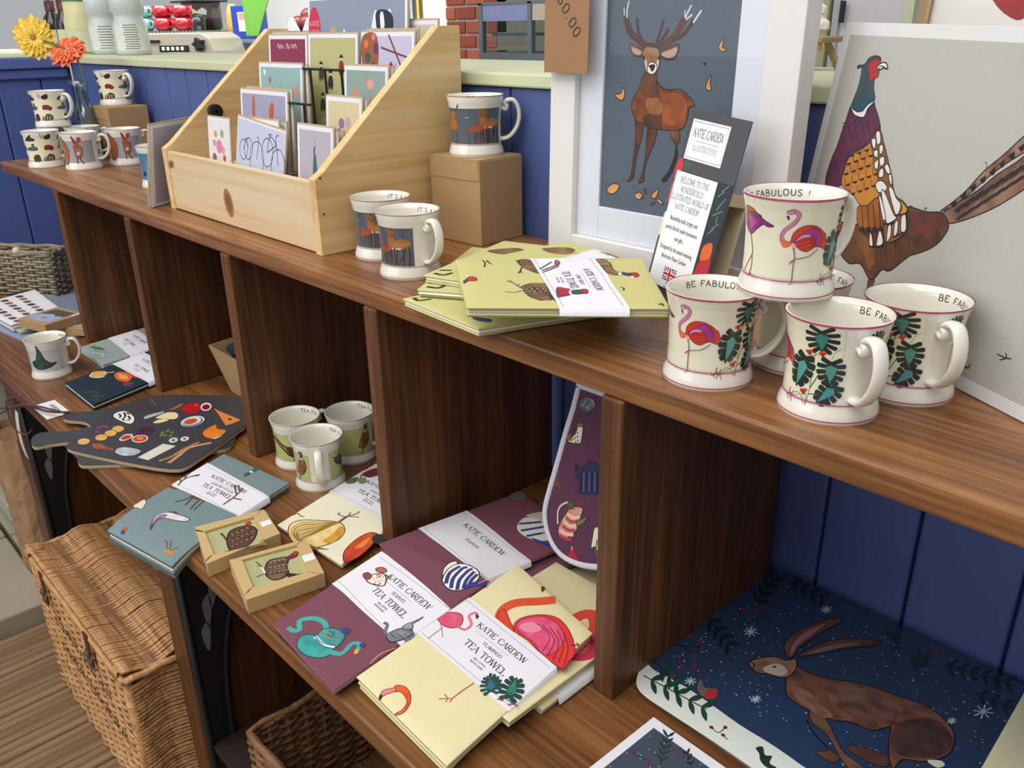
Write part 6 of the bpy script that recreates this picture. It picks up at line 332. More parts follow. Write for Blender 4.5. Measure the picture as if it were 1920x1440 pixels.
# ------------------------------------------------------------------ setting
def struct(o, label=None):
    o['kind'] = 'structure'
    if label: o['label'] = label
    return o
wb = struct(B('wall_back', -2.52, .95, .362, .41, FL, .602, blue), 'blue tongue and groove panelled partition behind the shelves')
x = .0501-.1145*22
while x < .9:
    B('plank', x+.0016, x+.1145-.0016, .35, .363, FL, .602, blue, wb, .0035); x += .1145
wl = struct(B('wall_left', -2.56, -2.513, -2.2, .355, FL, .590, blue), 'blue boarded partition at the far end of the shelves')
y = .3815
for i in range(20):
    B('plank', -2.515, -2.50, y-.1205+.0016, min(y-.0016, .348), FL, .575, blue, wl, .0035); y -= .1205
B('cap_rail', -2.58, -2.478, -2.2, .341, .59, .622, blue_c, wl, .004); B('moulding', -2.512, -2.488, -2.2, .34, .562, .5895, blue_c, wl, .004)
struct(B('trim_1', -2.50, .95, .342, .70, .603, .623, green_l, None, .003), 'pale green ledge on top of the blue panelling')
struct(B('trim_2', -4.2, -2.583, -1.0, .66, .60, .622, green_l, None, .003), 'pale counter top beyond the end partition')
cream_wall = mat('cream_wall', 'eeeeec', .8, var=.03, scale=3)
struct(B('wall_far', -7, 1.6, 3.4, 3.5, FL, 2.4, cream_wall), 'pale cafe wall far behind the counter')
struct(B('wall_right', -.975, -.905, 2.02, 2.12, FL, 2.4, mat('olive_trim', 'a5a67c', .6)), 'olive green post beside the pale door')
fl = struct(B('floor', -4.5, 1.5, -3, 3.4, FL-.08, FL-.03, mat('sub_floor', '5a4a38', .9)), 'ribbed timber decking floor')
def deckmesh():
    bm = NB(); n = 6; wd = .140; pr = []
    for i in range(n):
        a = i*wd/n; pr += [(a+.001, -.005), (a+.004, 0), (a+wd/n-.004, 0), (a+wd/n-.001, -.005)]
    pr = [(0, -.028)]+pr+[(wd, -.028)]
    prism(bm, pr, lambda u, v, h: (u, h, v), -2.6, .8); me = bpy.data.meshes.new('deck'); bmesh.ops.recalc_face_normals(bm, faces=bm.faces); bm.to_mesh(me); bm.free(); me.materials.append(deckm); return me
dm = deckmesh(); x = -1.69
while x < .9:
    o = link('deck_board', dm, None, fl); o.location = (x, 0, FL); x += .1455
# stone paving beyond the deck
rnd = random.Random(3)
for i, (x0, x1) in enumerate(((-2.12, -1.70), (-2.56, -2.125), (-3.0, -2.565))):
    for j, (y0, y1) in enumerate(((-.95, -.55), (-.545, -.20), (-.195, .3))):
        B('paving_slab', x0, x1-.006, y0, y1-.006, FL-.03, FL+.045+rnd.random()*.004, stone, fl, .006)
SLOTS = ((-.138, -.222, -.122, -.165), (-.148, -.255, -.140, -.192), (-.156, -.302, -.150, -.245))
# ------------------------------------------------------------------ the shelf unit
un = thing('shelf_unit', 'long dark stained wooden shelf unit with open pigeonhole bays', 'shelf', (0, 0, 0))
B('top_board', -2.072, .95, .0023, .346, .36, ZT, w_top, un, .003)
B('lower_board', -2.49, .95, -.214, .346, -.027, 0, w_low, un, .003)
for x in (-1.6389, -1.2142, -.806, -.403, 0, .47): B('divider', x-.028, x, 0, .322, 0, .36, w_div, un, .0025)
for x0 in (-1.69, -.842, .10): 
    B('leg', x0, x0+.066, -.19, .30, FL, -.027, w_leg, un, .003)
    bm = NB(); X = x0+.067
    pr = [(-.187, FL), (-.187, -.028), (.14, -.028), (.06, -.045), (0, -.075), (-.05, -.13), (-.085, -.20), (-.11, -.265), (-.128, -.34), (-.134, -.43), (-.137, FL)]
    prism(bm, pr, lambda u, v, h: (X+h, u, v), 0, .008)
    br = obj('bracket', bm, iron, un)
    bm = NB(); tube(bm, [(X+.008, -.182, FL+.01), (X+.008, -.182, -.05)], .005, 8); tube(bm, cr([(X+.008, -.140, FL+.01), (X+.008, -.138, -.43), (X+.008, -.115, -.27), (X+.008, -.06, -.15), (X+.008, .03, -.065), (X+.008, .12, -.036)], 5), .005, 8)
    obj('casting_rib', bm, iron, br, smooth=True)
    for k, (ya, za, yb_, zb_) in enumerate(SLOTS):
        d_ = Vector((yb_-ya, zb_-za)); n_ = Vector((-d_.y, d_.x)).normalized()*.008; a_ = Vector((ya, za)); bm = NB(); prism(bm, cr([a_, a_+d_*.35+n_*.9, a_+d_*.75+n_*1.3, a_+d_, a_+d_*.7-n_*.6, a_+d_*.3-n_*.5], 4, True), lambda u, v, h: (X+h, u, v), .0078, .0092); obj('slot_light_inlay', bm, mat('slot_light_grey', '74777c', .5), br)  # solid inlays on the plate, light at the slots put into their grey
B('back_panel', -1.62, .95, .22, .235, FL, -.03, w_back, un)
# ------------------------------------------------------------------ cafe background beyond the ledge
def bottle(label, x, y, z, prof, m, cap=None, lab=None, cat='bottle', name='bottle', group=None):
    t = thing(name, label, cat, (x, y, z), 0, group); bm = NB(); lathe(bm, prof, 24); obj('body', bm, m, t, smooth=True)
    if cap: bm = NB(); lathe(bm, cap[0], 20); obj('cap', bm, cap[1], t, smooth=True)
    if lab:
        r, z0, z1, c, mk = lab; a = math.atan2(-.5715-y, .46-x); bm = NB(); lathe(bm, [(r, z0), (r, z1)], 16, a-1.0, a+1.0); lb = obj('label_sticker', bm, mat('sticker_'+c, c, .6), t, smooth=True)
        if mk:
            ops = [lin_('6a6a62', 2.2, f"{-28+ (i%3)*3},{z0*1000+6+i*(z1-z0)*1000/mk} {20+(i*7)%10},{z0*1000+6+i*(z1-z0)*1000/mk}", sm=False) for i in range(mk)]
            ink('label_print', ops, lambda u, v, h: ((r+h)*math.cos(a+u/r*.8), (r+h)*math.sin(a+u/r*.8), v), lb, maxlen=.02)
    return t
darkg = mat('dark_cordial', '1c1618', .12, coat=.5); maroon = mat('maroon_cap', '5a201c', .4); grn = mat('green_lid', '3f7f58', .4)
dp = [(0, 0), (.033, 0), (.034, .09), (.028, .115), (.016, .13), (.015, .17), (0, .172)]
dc = ([(.017, .135), (.017, .168), (0, .169)], maroon)
bottle('left of the two dark cordial bottles with maroon necks on the ledge', -3.06, .50, .6235, dp, darkg, dc, (.0345, .02, .075, 'cfcbb0', 0), group='dark cordial bottles'); bottle('right of the two dark cordial bottles with maroon necks on the ledge', -2.93, .50, .6235, dp, darkg, dc, (.0345, .02, .075, 'cfcbb0', 0), group='dark cordial bottles')
bottle('cream plastic jar with green lid between bottles on the ledge', -2.775, .50, .6235, [(0, 0), (.05, 0), (.052, .09), (.046, .12), (.045, .16), (0, .162)], mat('cream_plastic', 'd6cf9f', .4), ([(.047, .160), (.047, .172), (0, .173)], grn), (.0528, .005, .07, 'ccd0b4', 0), 'jar', 'jar')
gp = [(0, 0), (.048, 0), (.05, .01), (.047, .085), (.040, .10), (.041, .112), (.048, .122), (.046, .19), (0, .192)]
fog = mat('frosted_plastic', 'c3cdc8', .25, var=.05); lw = 'd9dbd2'
bottle('left pale stacked storage bottle with printed label beside the cream jar', -2.51, .48, .6235, gp, fog, None, (.0505, .012, .082, lw, 9), group='pale labelled bottles'); bottle('right pale stacked storage bottle with printed label nearest the coffee machine', -2.30, .48, .6235, gp, fog, None, (.0505, .012, .082, lw, 11), group='pale labelled bottles')
# coffee machine and the things on it
cmx = thing('coffee_machine', 'stainless coffee machine with black button panel behind the ledge', 'coffee machine', (-3.66, 1.2, .4), R(36))
bm = NB(); prism(bm, [(-.30, -1.1), (.185, -1.1), (.182, .20), (.165, .255), (.12, .28), (-.30, .28)], lambda u, v, h: (u, h, v), 0, .3); obj('body', bm, mat('machine_steel', 'b3aa9c', .35, metal=.3), cmx, bevel=.006)
B('button_panel', -.09, .055, -.008, 0, .198, .226, blackwire, cmx)
for i in range(5): B('button', -.075+i*.024, -.061+i*.024, -.014, -.008, .204, .220, china, cmx, .002)
B('display_slot', -.28, -.085, -.006, 0, .238, .250, blackwire, cmx)
bm = NB(); prism(bm, [(math.cos(a)*(.030 if i % 2 else .018)+.115, math.sin(a)*(.030 if i % 2 else .018)+.23) for i, a in enumerate([k*PI/5 for k in range(10)])], lambda u, v, h: (u, h, v), -.03, 0); obj('steam_knob', bm, blackwire, cmx)
for i in range(22): B('grille_rib', -.28+i*.018, -.272+i*.018, .01, .29, .28, .288, steel, cmx)
def ontop(u, back): return (-3.66+u*math.cos(R(36))-back*math.sin(R(36)), 1.2+u*math.sin(R(36))+back*math.cos(R(36)))
def cup(label, u, z, m, r=.048, h=.053, group=None):
    x, y = ontop(u, .09); t = thing('cup', label, 'cup', (x, y, z), 0, group); bm = NB(); pr = [(0, 0), (r*.62, 0), (r*.9, h*.3), (r, h), (r*.95, h), (r*.84, h*.3), (0, h*.1)]
    lathe(bm, pr, 24); obj('bowl', bm, m, t, smooth=True)
    bm = NB(); tube(bm, cr([(r*.9, 0, h*.8), (r*1.35, 0, h*.75), (r*1.35, 0, h*.35), (r*.8, 0, h*.3)], 4), r*.1, 6); obj('handle', bm, m, t, smooth=True); t.rotation_euler[2] = .2
red = mat('red_glaze', 'b8232c', .15, coat=.5); teal = mat('teal_glaze', '7fb3ac', .15, coat=.5)
for i, (u_, zz, nm) in enumerate(((-.105, 0, 'left lower'), (-.005, 0, 'right lower'), (-.105, .054, 'left upper'), (-.005, .054, 'right upper'))): cup('glossy red coffee cup, %s of the four on the coffee machine' % nm, u_, .6885+zz, red, group='red cups on the coffee machine')
cup('lower teal coffee cup at the end of the coffee machine', -.205, .6885, teal, group='teal cups'); cup('upper teal coffee cup at the end of the coffee machine', -.205, .7425, teal, group='teal cups')
x, y = ontop(.075, .08); t = thing('tumbler', 'small clear glass tumbler beside the red cups', 'glass', (x, y, .689)); bm = NB(); lathe(bm, [(0, 0), (.03, 0), (.035, .055), (.032, .055), (.028, .004), (0, .004)], 20); obj('glass_wall', bm, clear, t, smooth=True)
t = thing('coffee_grinder', 'coffee grinder with half full brown bean hopper', 'grinder', (-4.48, 1.72, .45))
B('body', -.09, .09, -.09, .09, -1.17, .2, blackwire, t, .01); bm = NB(); lathe(bm, [(.05, .2), (.10, .25), (.10, .30)], 20); obj('beans', bm, mat('coffee_beans', '4a3226', .6, var=.3, scale=120), t, smooth=True); bm = NB(); lathe(bm, [(.052, .2), (.104, .25), (.104, .38), (0, .381)], 20); obj('hopper', bm, glass('smoky', 'b5aaa0', .05), t, smooth=True); B('lid', -.15, .11, -.11, .11, .381, .39, blackwire, t, .004)
sh = thing('tin_shelf', 'grey painted shelf holding the blue tin', 'shelf', (-3.85, 1.6, .40)); B('board', -.2, .55, 0, .35, .228, .245, mat('grey_paint', '6f7a90', .5), sh); B('support', -.15, -.11, .05, .3, -1.12, .228, steel, sh); B('support', .3, .4, .05, .3, -1.12, .228, cream_wall, sh)
t = thing('tin_box', 'tall blue tin with white label on the shelf', 'tin', (-3.88, 1.66, .6455), .35); B('body', -.085, .065, 0, .10, 0, .155, mat('blue_tin', '26409a', .35), t, .004); lb = B('label_sticker', -.04, .03, -.0015, 0, .035, .125, paper, t); B('label_picture', -.036, .026, -.0022, -.0015, .09, .122, mat('tin_pic', 'b58a86', .6, var=.5, scale=90), lb)
t = thing('pasta_bag', 'clear bag of golden pasta beside the blue tin', 'bag', (-4.0, 1.66, .6455)); bm = NB(); lathe(bm, [(0, 0), (.04, .002), (.045, .06), (.04, .13), (.02, .165), (0, .167)], 14, sx=1, sy=.7); obj('bag_body', bm, mat('pasta', 'c49a50', .4, var=.35, scale=70), t, smooth=True)
t = thing('hanging_sign', 'bright green hanging sign with pale lower corner', 'sign', (-3.66, 1.6, .66)); bm = NB(); prism(bm, [(-.10, 0), (.02, .0), (.16, .16), (.16, .3), (-.10, .3)], lambda u, v, h: (u, h, v), 0, .004); obj('panel', bm, mat('lime_green', '6aa83f', .5), t); bm = NB(); prism(bm, [(-.02, .2), (.10, .22), (.12, .3), (0, .3)], lambda u, v, h: (u, h, v), -.002, 0); obj('sticker', bm, mat('pale_sticker', 'c2d3a0', .6), t)
t = thing('produce_tray', 'dark tray of red fruit with two folded white labels', 'tray', (-2.9, 1.4, .66)); B('tray_body', -.12, .16, 0, .2, -1.38, .02, iron, t); 
for i in range(7):
    bm = NB(); bmesh.ops.create_uvsphere(bm, u_segments=12, v_segments=8, radius=.035); bmesh.ops.translate(bm, verts=bm.verts, vec=(-.09+(i % 4)*.065, .05+.05*(i//4), .045+.03*(i//4))); obj('fruit', bm, mat('dark_fruit', '7a2a2c', .35), t, smooth=True)
for dx in (-.08, .05): bm = NB(); prism(bm, [(dx, .02), (dx+.09, .02), (dx+.045, .07)], lambda u, v, h: (u, h, v), -.02, -.005); obj('label_card', bm, paper, t)
t = thing('water_pipe', 'vertical chrome and brass pipes beside the blue board', 'pipe', (-1.87, 1.2, .0))
for dx, r, m in ((-.035, .016, steel), (.0, .014, steel), (.034, .013, mat('brass_pipe', 'b59a5a', .3, metal=.9))): bm = NB(); tube(bm, [(dx, 0, -.7), (dx, 0, 1.2)], r, 14); obj('pipe', bm, m, t, smooth=True)
t = thing('notice_board', 'plain lavender blue board standing behind the pine rack', 'board', (-1.33, .72, .6235)); B('panel', -.10, .06, 0, .012, 0, .125, mat('lavender', '7680b0', .5), t, .002); B('edge_strip', -.108, -.10, -.001, .013, 0, .125, paper, t)
# brick pillar: every brick a part
t = thing('brick_pillar', 'red brick pillar with pale mortar behind the ledge', 'pillar', (-2.08, 1.62, .42)); B('mortar_core', -.14, .14, .006, .3, -1.1, .9, mat('mortar', 'b5a694', .9, bump=.3), t)
bk = [mat('brick_%d' % i, c, .85, var=.2, scale=50, bump=.4) for i, c in enumerate(('a5543a', '9a4a34', 'b0604a', '8f4632'))]
for r in range(-3, 14):
    z0 = r*.048; off = -.14 if r % 2 else -.195
    for k in range(4):
        a = max(-.14, off+k*.112+.004); b = min(.14, off+(k+1)*.112-.004)
        if b-a > .02: B('brick', a, b, 0, .05, z0+.004, z0+.044, bk[(r*3+k) % 4], t, .002)
# glass display case
t = thing('display_case', 'glass cafe display case with grey posts and lavender header', 'display case', (-1.21, 1.0, .6235-.03))
gm = mat('case_grey', '7d868a', .35, metal=.4)
B('base', -.12, .3, 0, .35, -.4, .03, gm, t)
for x0, y0 in ((-.12, 0), (.06, 0), (.285, 0), (-.12, .335), (.285, .335)): B('post', x0, x0+.014, y0, y0+.014, .03, .147, gm, t)
B('top_frame', -.12, .3, 0, .35, .143, .149, gm, t); B('header', -.105, .06, .002, .006, .105, .143, mat('header_lav', '8790b8', .5), t); B('header', .076, .285, .002, .006, .105, .143, mat('header_beige', 'c0aea0', .5), t)
B('glass_shelf', -.10, .285, .03, .32, .070, .076, gm, t); B('glass_pane', -.106, .06, .006, .009, .03, .105, clear, t); B('glass_pane', .074, .285, .006, .009, .03, .105, clear, t)
B('back_panel', -.11, .29, .335, .34, .03, .143, mat('case_back', 'b8c2b8', .5), t)
# right hand background
t = thing('wooden_stand', 'small wooden trestle stand with wrapped sweets on the ledge', 'stand', (-.180, .61, .6235)); B('top_board', -.075, .03, -.03, .03, .036, .044, paleblock, t, .002)
for s in (-1, 1): bm = NB(); tube(bm, [(.012+s*.003, s*.012, .036), (.018+s*.012, s*.025, 0)], .005, 4); obj('leg', bm, paleblock, t)
for s in (-1, 1): bm = NB(); tube(bm, [(-.06+s*.003, s*.012, .036), (-.06+s*.012, s*.025, 0)], .005, 4); obj('leg', bm, paleblock, t)
B('rail', -.07, .025, -.026, -.020, .026, .036, paleblock, t)
def sweets(label, x, y, z, seed, w_):
    t = thing('sweet_bag', label, 'bag', (x, y, z)); rn = random.Random(seed); m = mat('wrapped_sweets', 'e6e2d6', .25, var=.2, scale=200)
    for i in range(14):
        bm = NB(); bmesh.ops.create_icosphere(bm, subdivisions=1, radius=.007+.004*rn.random()); q = (rn.uniform(-w_, w_), rn.uniform(-.015, .015), .0085+.0022*i*rn.random()); bmesh.ops.translate(bm, verts=bm.verts, vec=q); obj('sweet', bm, m, t)
sweets('crinkled bag of white sweets on top of the wooden stand', -.205, .61, .6680, 3, .035); sweets('low pile of white sweets under the wooden stand', -.215, .60, .6240, 4, .03)
t = thing('pale_door', 'pale panelled door beyond the ledge on the right', 'door', (-.90, 2.05, FL)); B('panel', 0, .24, 0, .04, 0, 2.1, mat('door_white', 'd0ced0', .5), t); B('stile', 0, .02, -.015, 0, 0, 2.1, mat('door_grey', 'b5b5ba', .5), t); B('handle', .03, .04, -.03, -.015, 1.40, 1.46, iron, t)
struct(B('trim_3', -.66, -.635, 1.98, 2.03, FL, 2.2, green_l), 'pale green window post on the right')
wn = struct(B('window_1', -.635, -.30, 2.08, 2.1, .2, 2.0, mat('window_glow', '7fb0ea', .2, emit=.9)), 'bright blue window behind the prints')
B('mullion', -.60, -.592, 2.06, 2.08, .2, 2.0, iron, wn); B('shade_panel', -.625, -.575, 2.05, 2.06, .2, 2.0, mat('navy_panel', '2c4274', .5), wn); B('shade_panel', -.53, -.49, 2.05, 2.06, .2, 2.0, MATS['navy_panel'], wn)
# ------------------------------------------------------------------ mugs
MPROF = [(.0413, 0), (.0413, .003), (.0402, .0085), (.0380, .0145), (.0374, .0175), (.0371, .03), (.0374, .05), (.0385, .064), (.0402, .075), (.0424, .0842), (.0422, .0850)]
INPROF = [(.0405, .0848), (.0385, .076), (.0365, .062), (.0352, .045), (.0348, .02), (.030, .010), (0, .009)]
def rad(z, pr=MPROF):
    for (r0, z0), (r1, z1) in zip(pr, pr[1:]):
        if min(z0, z1) <= z <= max(z0, z1) and z1 != z0: return r0+(r1-r0)*(z-z0)/(z1-z0)
    return pr[-1][0] if z > .05 else pr[0][0]
def mugmap(u, v, h):
    a = u/.038; r = rad(max(.0005, min(v, .0845)))+h; return (r*math.cos(a), r*math.sin(a), v)
def inmap(u, v, h):
    a = u/.038; r = rad(v, INPROF)-h; return (r*math.cos(a), r*math.sin(a), v)
bm = NB(); lathe(bm, [(0, .002)]+[(.036, .002), (.038, 0)]+MPROF+INPROF, 56); me = bpy.data.meshes.new('mug_body'); bmesh.ops.remove_doubles(bm, verts=bm.verts, dist=1e-6); bmesh.ops.recalc_face_normals(bm, faces=bm.faces); bm.to_mesh(me); bm.free(); me.polygons.foreach_set('use_smooth', [True]*len(me.polygons)); me.materials.append(china); MUGB = me
bm = NB()
path = cr([(.0385, 0, .0665), (.0445, 0, .0635), (.0462, 0, .0685), (.0425, 0, .0722), (.0480, 0, .0762), (.0570, 0, .0752), (.0630, 0, .0655), (.0645, 0, .0520), (.0610, 0, .0385), (.0530, 0, .0275), (.0450, 0, .0225), (.0360, 0, .0215)], 4)
tube(bm, path, [.0034]*len(path), 12, ry=1.9); me = bpy.data.meshes.new('mug_handle'); bmesh.ops.recalc_face_normals(bm, faces=bm.faces); bm.to_mesh(me); bm.free(); me.polygons.foreach_set('use_smooth', [True]*len(me.polygons)); me.materials.append(china); MUGH = me
FULL = .038*2*PI
def ring(c, z0, z1): return (c, [[Vector((FULL*i/48, z0)), Vector((FULL*(i+1)/48, z0)), Vector((FULL*(i+1)/48, z1)), Vector((FULL*i/48, z1))] for i in range(48)])
def panel(c, a0, a1, z0, z1):
    n = 40; return (c, [[Vector((.038*R(a0+(a1-a0)*i/n), z0)), Vector((.038*R(a0+(a1-a0)*(i+1)/n), z0)), Vector((.038*R(a0+(a1-a0)*(i+1)/n), z1)), Vector((.038*R(a0+(a1-a0)*i/n), z1))] for i in range(n)])
def deg(ops, d): return [(c, [[Vector((p[0]+.038*R(d), p[1])) for p in q] for q in P]) for c, P in ops]
def inscr(s, a, z=.0762, h=.0054): return [text('1c1c1e', s, .038*R(a), z-.002, h, (-1, 0), (0, 1), serif=False, thick=1.35, thin=1.2, space=2.6, jit=.12)]
PK = 'b3456f'; CREAM = 'f2eed6'
KIND = {
 'flam': ([panel('ebe7cc', 22, 338, .0185, .0835)]+art('mflam')+[ring(PK, .0835, .0852), ring(PK, .0165, .0175), ring(PK, .0028, .0038)], 'BE FABULOUS !'),
 'deer': ([panel('59616a', 28, 332, .0185, .0680)]+art('mdeer')+deg(art('mdeer'), -150)[:20]+[ring('a5683a', .0840, .0850), ring('a5683a', .0168, .0174), ring('a5683a', .0030, .0036)], "IT'S A COUNTRY"),
 'phea': ([panel('bcbf7c', 24, 336, .0185, .0665)]+art('mphe')+[ring('9a4a5a', .0838, .0850), ring('7a4a3a', .0166, .0173), ring('9a4a5a', .0028, .0036)], 'TEA FOR TWO'),
 'peac': ([panel('c9cdcb', 30, 330, .0185, .0665)]+art('mpea')+[ring('7a7a78', .0842, .0850), ring('7a7a78', .0030, .0036)], 'SHAKE YOUR'),
 'hare': ([panel('a3a6ac', 32, 328, .0185, .0680)]+art('mhare')+[ring('a57a6a', .0842, .0850), ring('a57a6a', .0030, .0036)], ''),
 'cars': ([panel('efe9c6', 16, 344, .0185, .0700)]+art('mcar')+deg(art('mcar'), 118)+deg(art('mcar'), -105)+[ring('8a8068', .0842, .0850), ring('5a5248', .0166, .0172)], ''),
 'blue': ([panel('4a86a8', 24, 336, .0185, .0720)]+[pol('1f3f58', f"{60+i*21},{30+(i*17)%34} {66+i*21},{36+(i*17)%34} {72+i*21},{30+(i*17)%34} {66+i*21},{26+(i*17)%34}") for i in range(8)]+[pol('b0503a', f"{100+i*30},52 {106+i*30},58 {110+i*30},50") for i in range(4)]+[ring('8a5a5a', .0842, .0850), ring('8a5a5a', .0030, .0036)], '')}
KMESH = {}
def mug(kind, label, x, y, z, h, group, ia=180):
    t = thing('mug', label, 'mug', (x, y, z), R(h), group)
    link('body', MUGB, None, t); link('handle', MUGH, None, t)
    if kind not in KMESH: KMESH[kind] = ink('printed_pattern', KIND[kind][0], mugmap, t, GLAZE, .003, .0003, .00006).data
    else: link('printed_pattern', KMESH[kind], None, t)
    if KIND[kind][1]: ink('inscription', inscr(KIND[kind][1], ia), inmap, t, GLAZE, .004)
    return t
G_ = 'flamingo mugs on the right of the top shelf'
mug('flam', 'flamingo mug stacked on top of the other flamingo mugs', .098, .096, ZT+.0853, 70, G_, 78)
mug('flam', 'flamingo mug at the left of the group, flamingo facing forward', .050, .059, ZT, 40, G_, 75)
mug('flam', 'front flamingo mug showing monstera leaves and its handle', .162, .072, ZT, -33, G_, 75)
mug('flam', 'rightmost flamingo mug with leaves, against the pheasant print', .191, .153, ZT, -35, G_, 72)
mug('flam', 'flamingo mug half hidden at the back of the group', .090, .146, ZT, 150, G_, -110)
G_ = 'slate deer mugs on the top shelf'
mug('deer', 'front slate grey deer mug with handle towards the camera', -.438, .085, ZT, 0, G_, 70)
mug('deer', 'rear slate grey deer mug beside the pine card rack', -.544, .117, ZT, 15, G_, 60)
mug('deer', 'slate grey deer mug standing on the tall kraft box', -.531, .288, ZT+.1253, 50, G_, 60)
G_ = 'green pheasant mugs in the pigeonhole'
mug('phea', 'front green pheasant mug with handle facing the camera', -.658, .037, 0, -29, G_, 100)
mug('phea', 'right green pheasant mug behind, handle against the divider', -.698, .127, 0, 50, G_, 30)
mug('phea', 'left green pheasant mug showing a long tail', -.748, .050, 0, 90, G_, 0)
mug('peac', 'cream and grey peacock mug alone at the left of the lower shelf', -1.492, -.126, 0, 60, None, 20)
G_ = 'cream tractor mugs at the far left'
mug('cars', 'cream mug with little vehicles stacked on top of two others', -1.965, .118, ZT+.0853, 35, G_, 60)
mug('cars', 'cream mug with little vehicles at the front left of the shelf', -1.886, .061, ZT, 65, G_, 20)
mug('cars', 'cream mug with little vehicles hidden behind the front left one', -2.005, .130, ZT, 80, G_, 20)
mug('cars', 'cream mug with little vehicles hidden behind the hare mugs', -1.905, .165, ZT, 80, G_, 20)
mug('cars', 'cream mug with little vehicles standing on the kraft box', -1.975, .286, ZT+.1253, 25, G_, 60)
G_ = 'grey hare mugs at the far left'
mug('hare', 'grey hare mug in front, between the vehicle mugs', -1.772, .112, ZT, 60, G_, 20)
mug('hare', 'grey hare mug behind, close to the kraft box', -1.768, .214, ZT, 75, G_, 20)
mug('blue', 'blue patterned mug half hidden by the leaning cards', -1.373, .138, ZT, 120, None)
# ------------------------------------------------------------------ kraft boxes
def kbox(label, x, y, z, rz, w, d, h):
    t = thing('kraft_box', label, 'box', (x, y, z), rz); B('carton', -w/2, w/2, -d/2, d/2, 0, h-.0012, kraft, t, .0015)
    B('lid_flap', -w/2+.001, w/2-.001, -d/2-.0008, d/2-.002, h-.0012, h, kraft, t); B('front_tuck', -w/2+.002, w/2-.002, -d/2-.0009, -d/2, h-.03, h-.0014, kraft, t); return t
kbox('tall kraft box under the deer mug', -.532, .287, ZT, R(4), .105, .092, .125)
kbox('kraft box under the vehicle mug at the far left', -1.955, .278, ZT, R(4), .125, .105, .125)
# ------------------------------------------------------------------ flowers in a glass vase
v = thing('glass_vase', 'small clear blue glass vase behind the mugs', 'vase', (-1.985, .205, ZT)); bm = NB(); lathe(bm, [(r_*1.35, z_*1.6) for r_, z_ in ((0, .001), (.024, .001), (.027, .02), (.026, .055), (.018, .075), (.013, .085), (.0135, .108), (.018, .118), (.0168, .118), (.0125, .107), (.012, .086), (.0165, .074), (.0245, .054), (.0255, .02), (.022, .004), (0, .004))], 28); obj('glass_wall', bm, glass('blue_glass', 'd6e6f0', .16), v, smooth=True)
bm = NB(); lathe(bm, [(r_*1.33, z_*1.6) for r_, z_ in ((0, .0045), (.021, .0045), (.0248, .02), (.0235, .05), (0, .05))], 24); obj('water', bm, glass('water', 'd8e8ec', .02), v, smooth=True)
def gerbera(label, base, mid, head, facing, r, cp, cq, ctr, n1):
    t = thing('gerbera', label, 'flower', base); b = Vector(base); bm = NB(); tube(bm, [p-b for p in cr([base, mid, head], 8)], .0024, 8); obj('stem', bm, mat('green_stem', '4f6a45', .5), t, smooth=True)
    f = Vector(facing).normalized(); s = f.cross(Vector((0, 0, 1))); s.normalize(); u = s.cross(f); hc = Vector(head)-b; rn = random.Random(n1); pm = [mat('petal_'+cp, cp, .5, var=.15, scale=60), mat('petal_'+cq, cq, .5, var=.15, scale=60)]
    for ringi, (n, rr, up) in enumerate(((n1, r, -.10), (n1-2, r*.86, .12), (n1-5, r*.6, .3))):
        for i in range(n):
            a = 2*PI*(i+.5*ringi)/n+rn.uniform(-.06, .06); k = rr*rn.uniform(.9, 1.05); dr = (s*math.cos(a)+u*math.sin(a)); tn = (u*math.cos(a)-s*math.sin(a)); bm = NB(); rows = []
            for j, (q, wd) in enumerate(((.12, .05), (.4, .12), (.7, .15), (.9, .10), (1, .03))):
                c = hc+dr*k*q+f*(up*k*q*(1.3-q)+ringi*.0012+.003*math.sin(q*3)); rows.append((bm.verts.new(c+tn*wd*r+f*.001), bm.verts.new(c-f*.0012), bm.verts.new(c-tn*wd*r+f*.001)))
            for p, q in zip(rows, rows[1:]): bm.faces.new((p[0], p[1], q[1], q[0])); bm.faces.new((p[1], p[2], q[2], q[1]))
            obj('petal', bm, pm[(i+ringi) % 2], t, smooth=True)
    bm = NB(); bmesh.ops.create_uvsphere(bm, u_segments=16, v_segments=8, radius=r*.24); q = f.to_track_quat('Z', 'Y').to_matrix().to_4x4(); bmesh.ops.transform(bm, matrix=Matrix.Translation(hc+f*.002) @ q @ Matrix.Diagonal((1, 1, .5, 1)), verts=bm.verts); obj('flower_centre', bm, mat('centre_'+ctr, ctr, .8, var=.3, scale=300, bump=.5), t, smooth=True)
gerbera('yellow gerbera drooping to the left over the mugs', (-1.98, .205, ZT+.052), (-1.99, .215, ZT+.235), (-2.095, .155, ZT+.292), (.75, -.62, .12), .055, 'e8b92e', 'f0cd48', 'a86a3a', 20)
gerbera('orange red gerbera standing upright in the vase', (-1.988, .204, ZT+.052), (-2.0, .205, ZT+.16), (-2.02, .205, ZT+.258), (.45, -.55, .75), .052, 'd8482f', 'ee7a3a', 'e08a4a', 20)
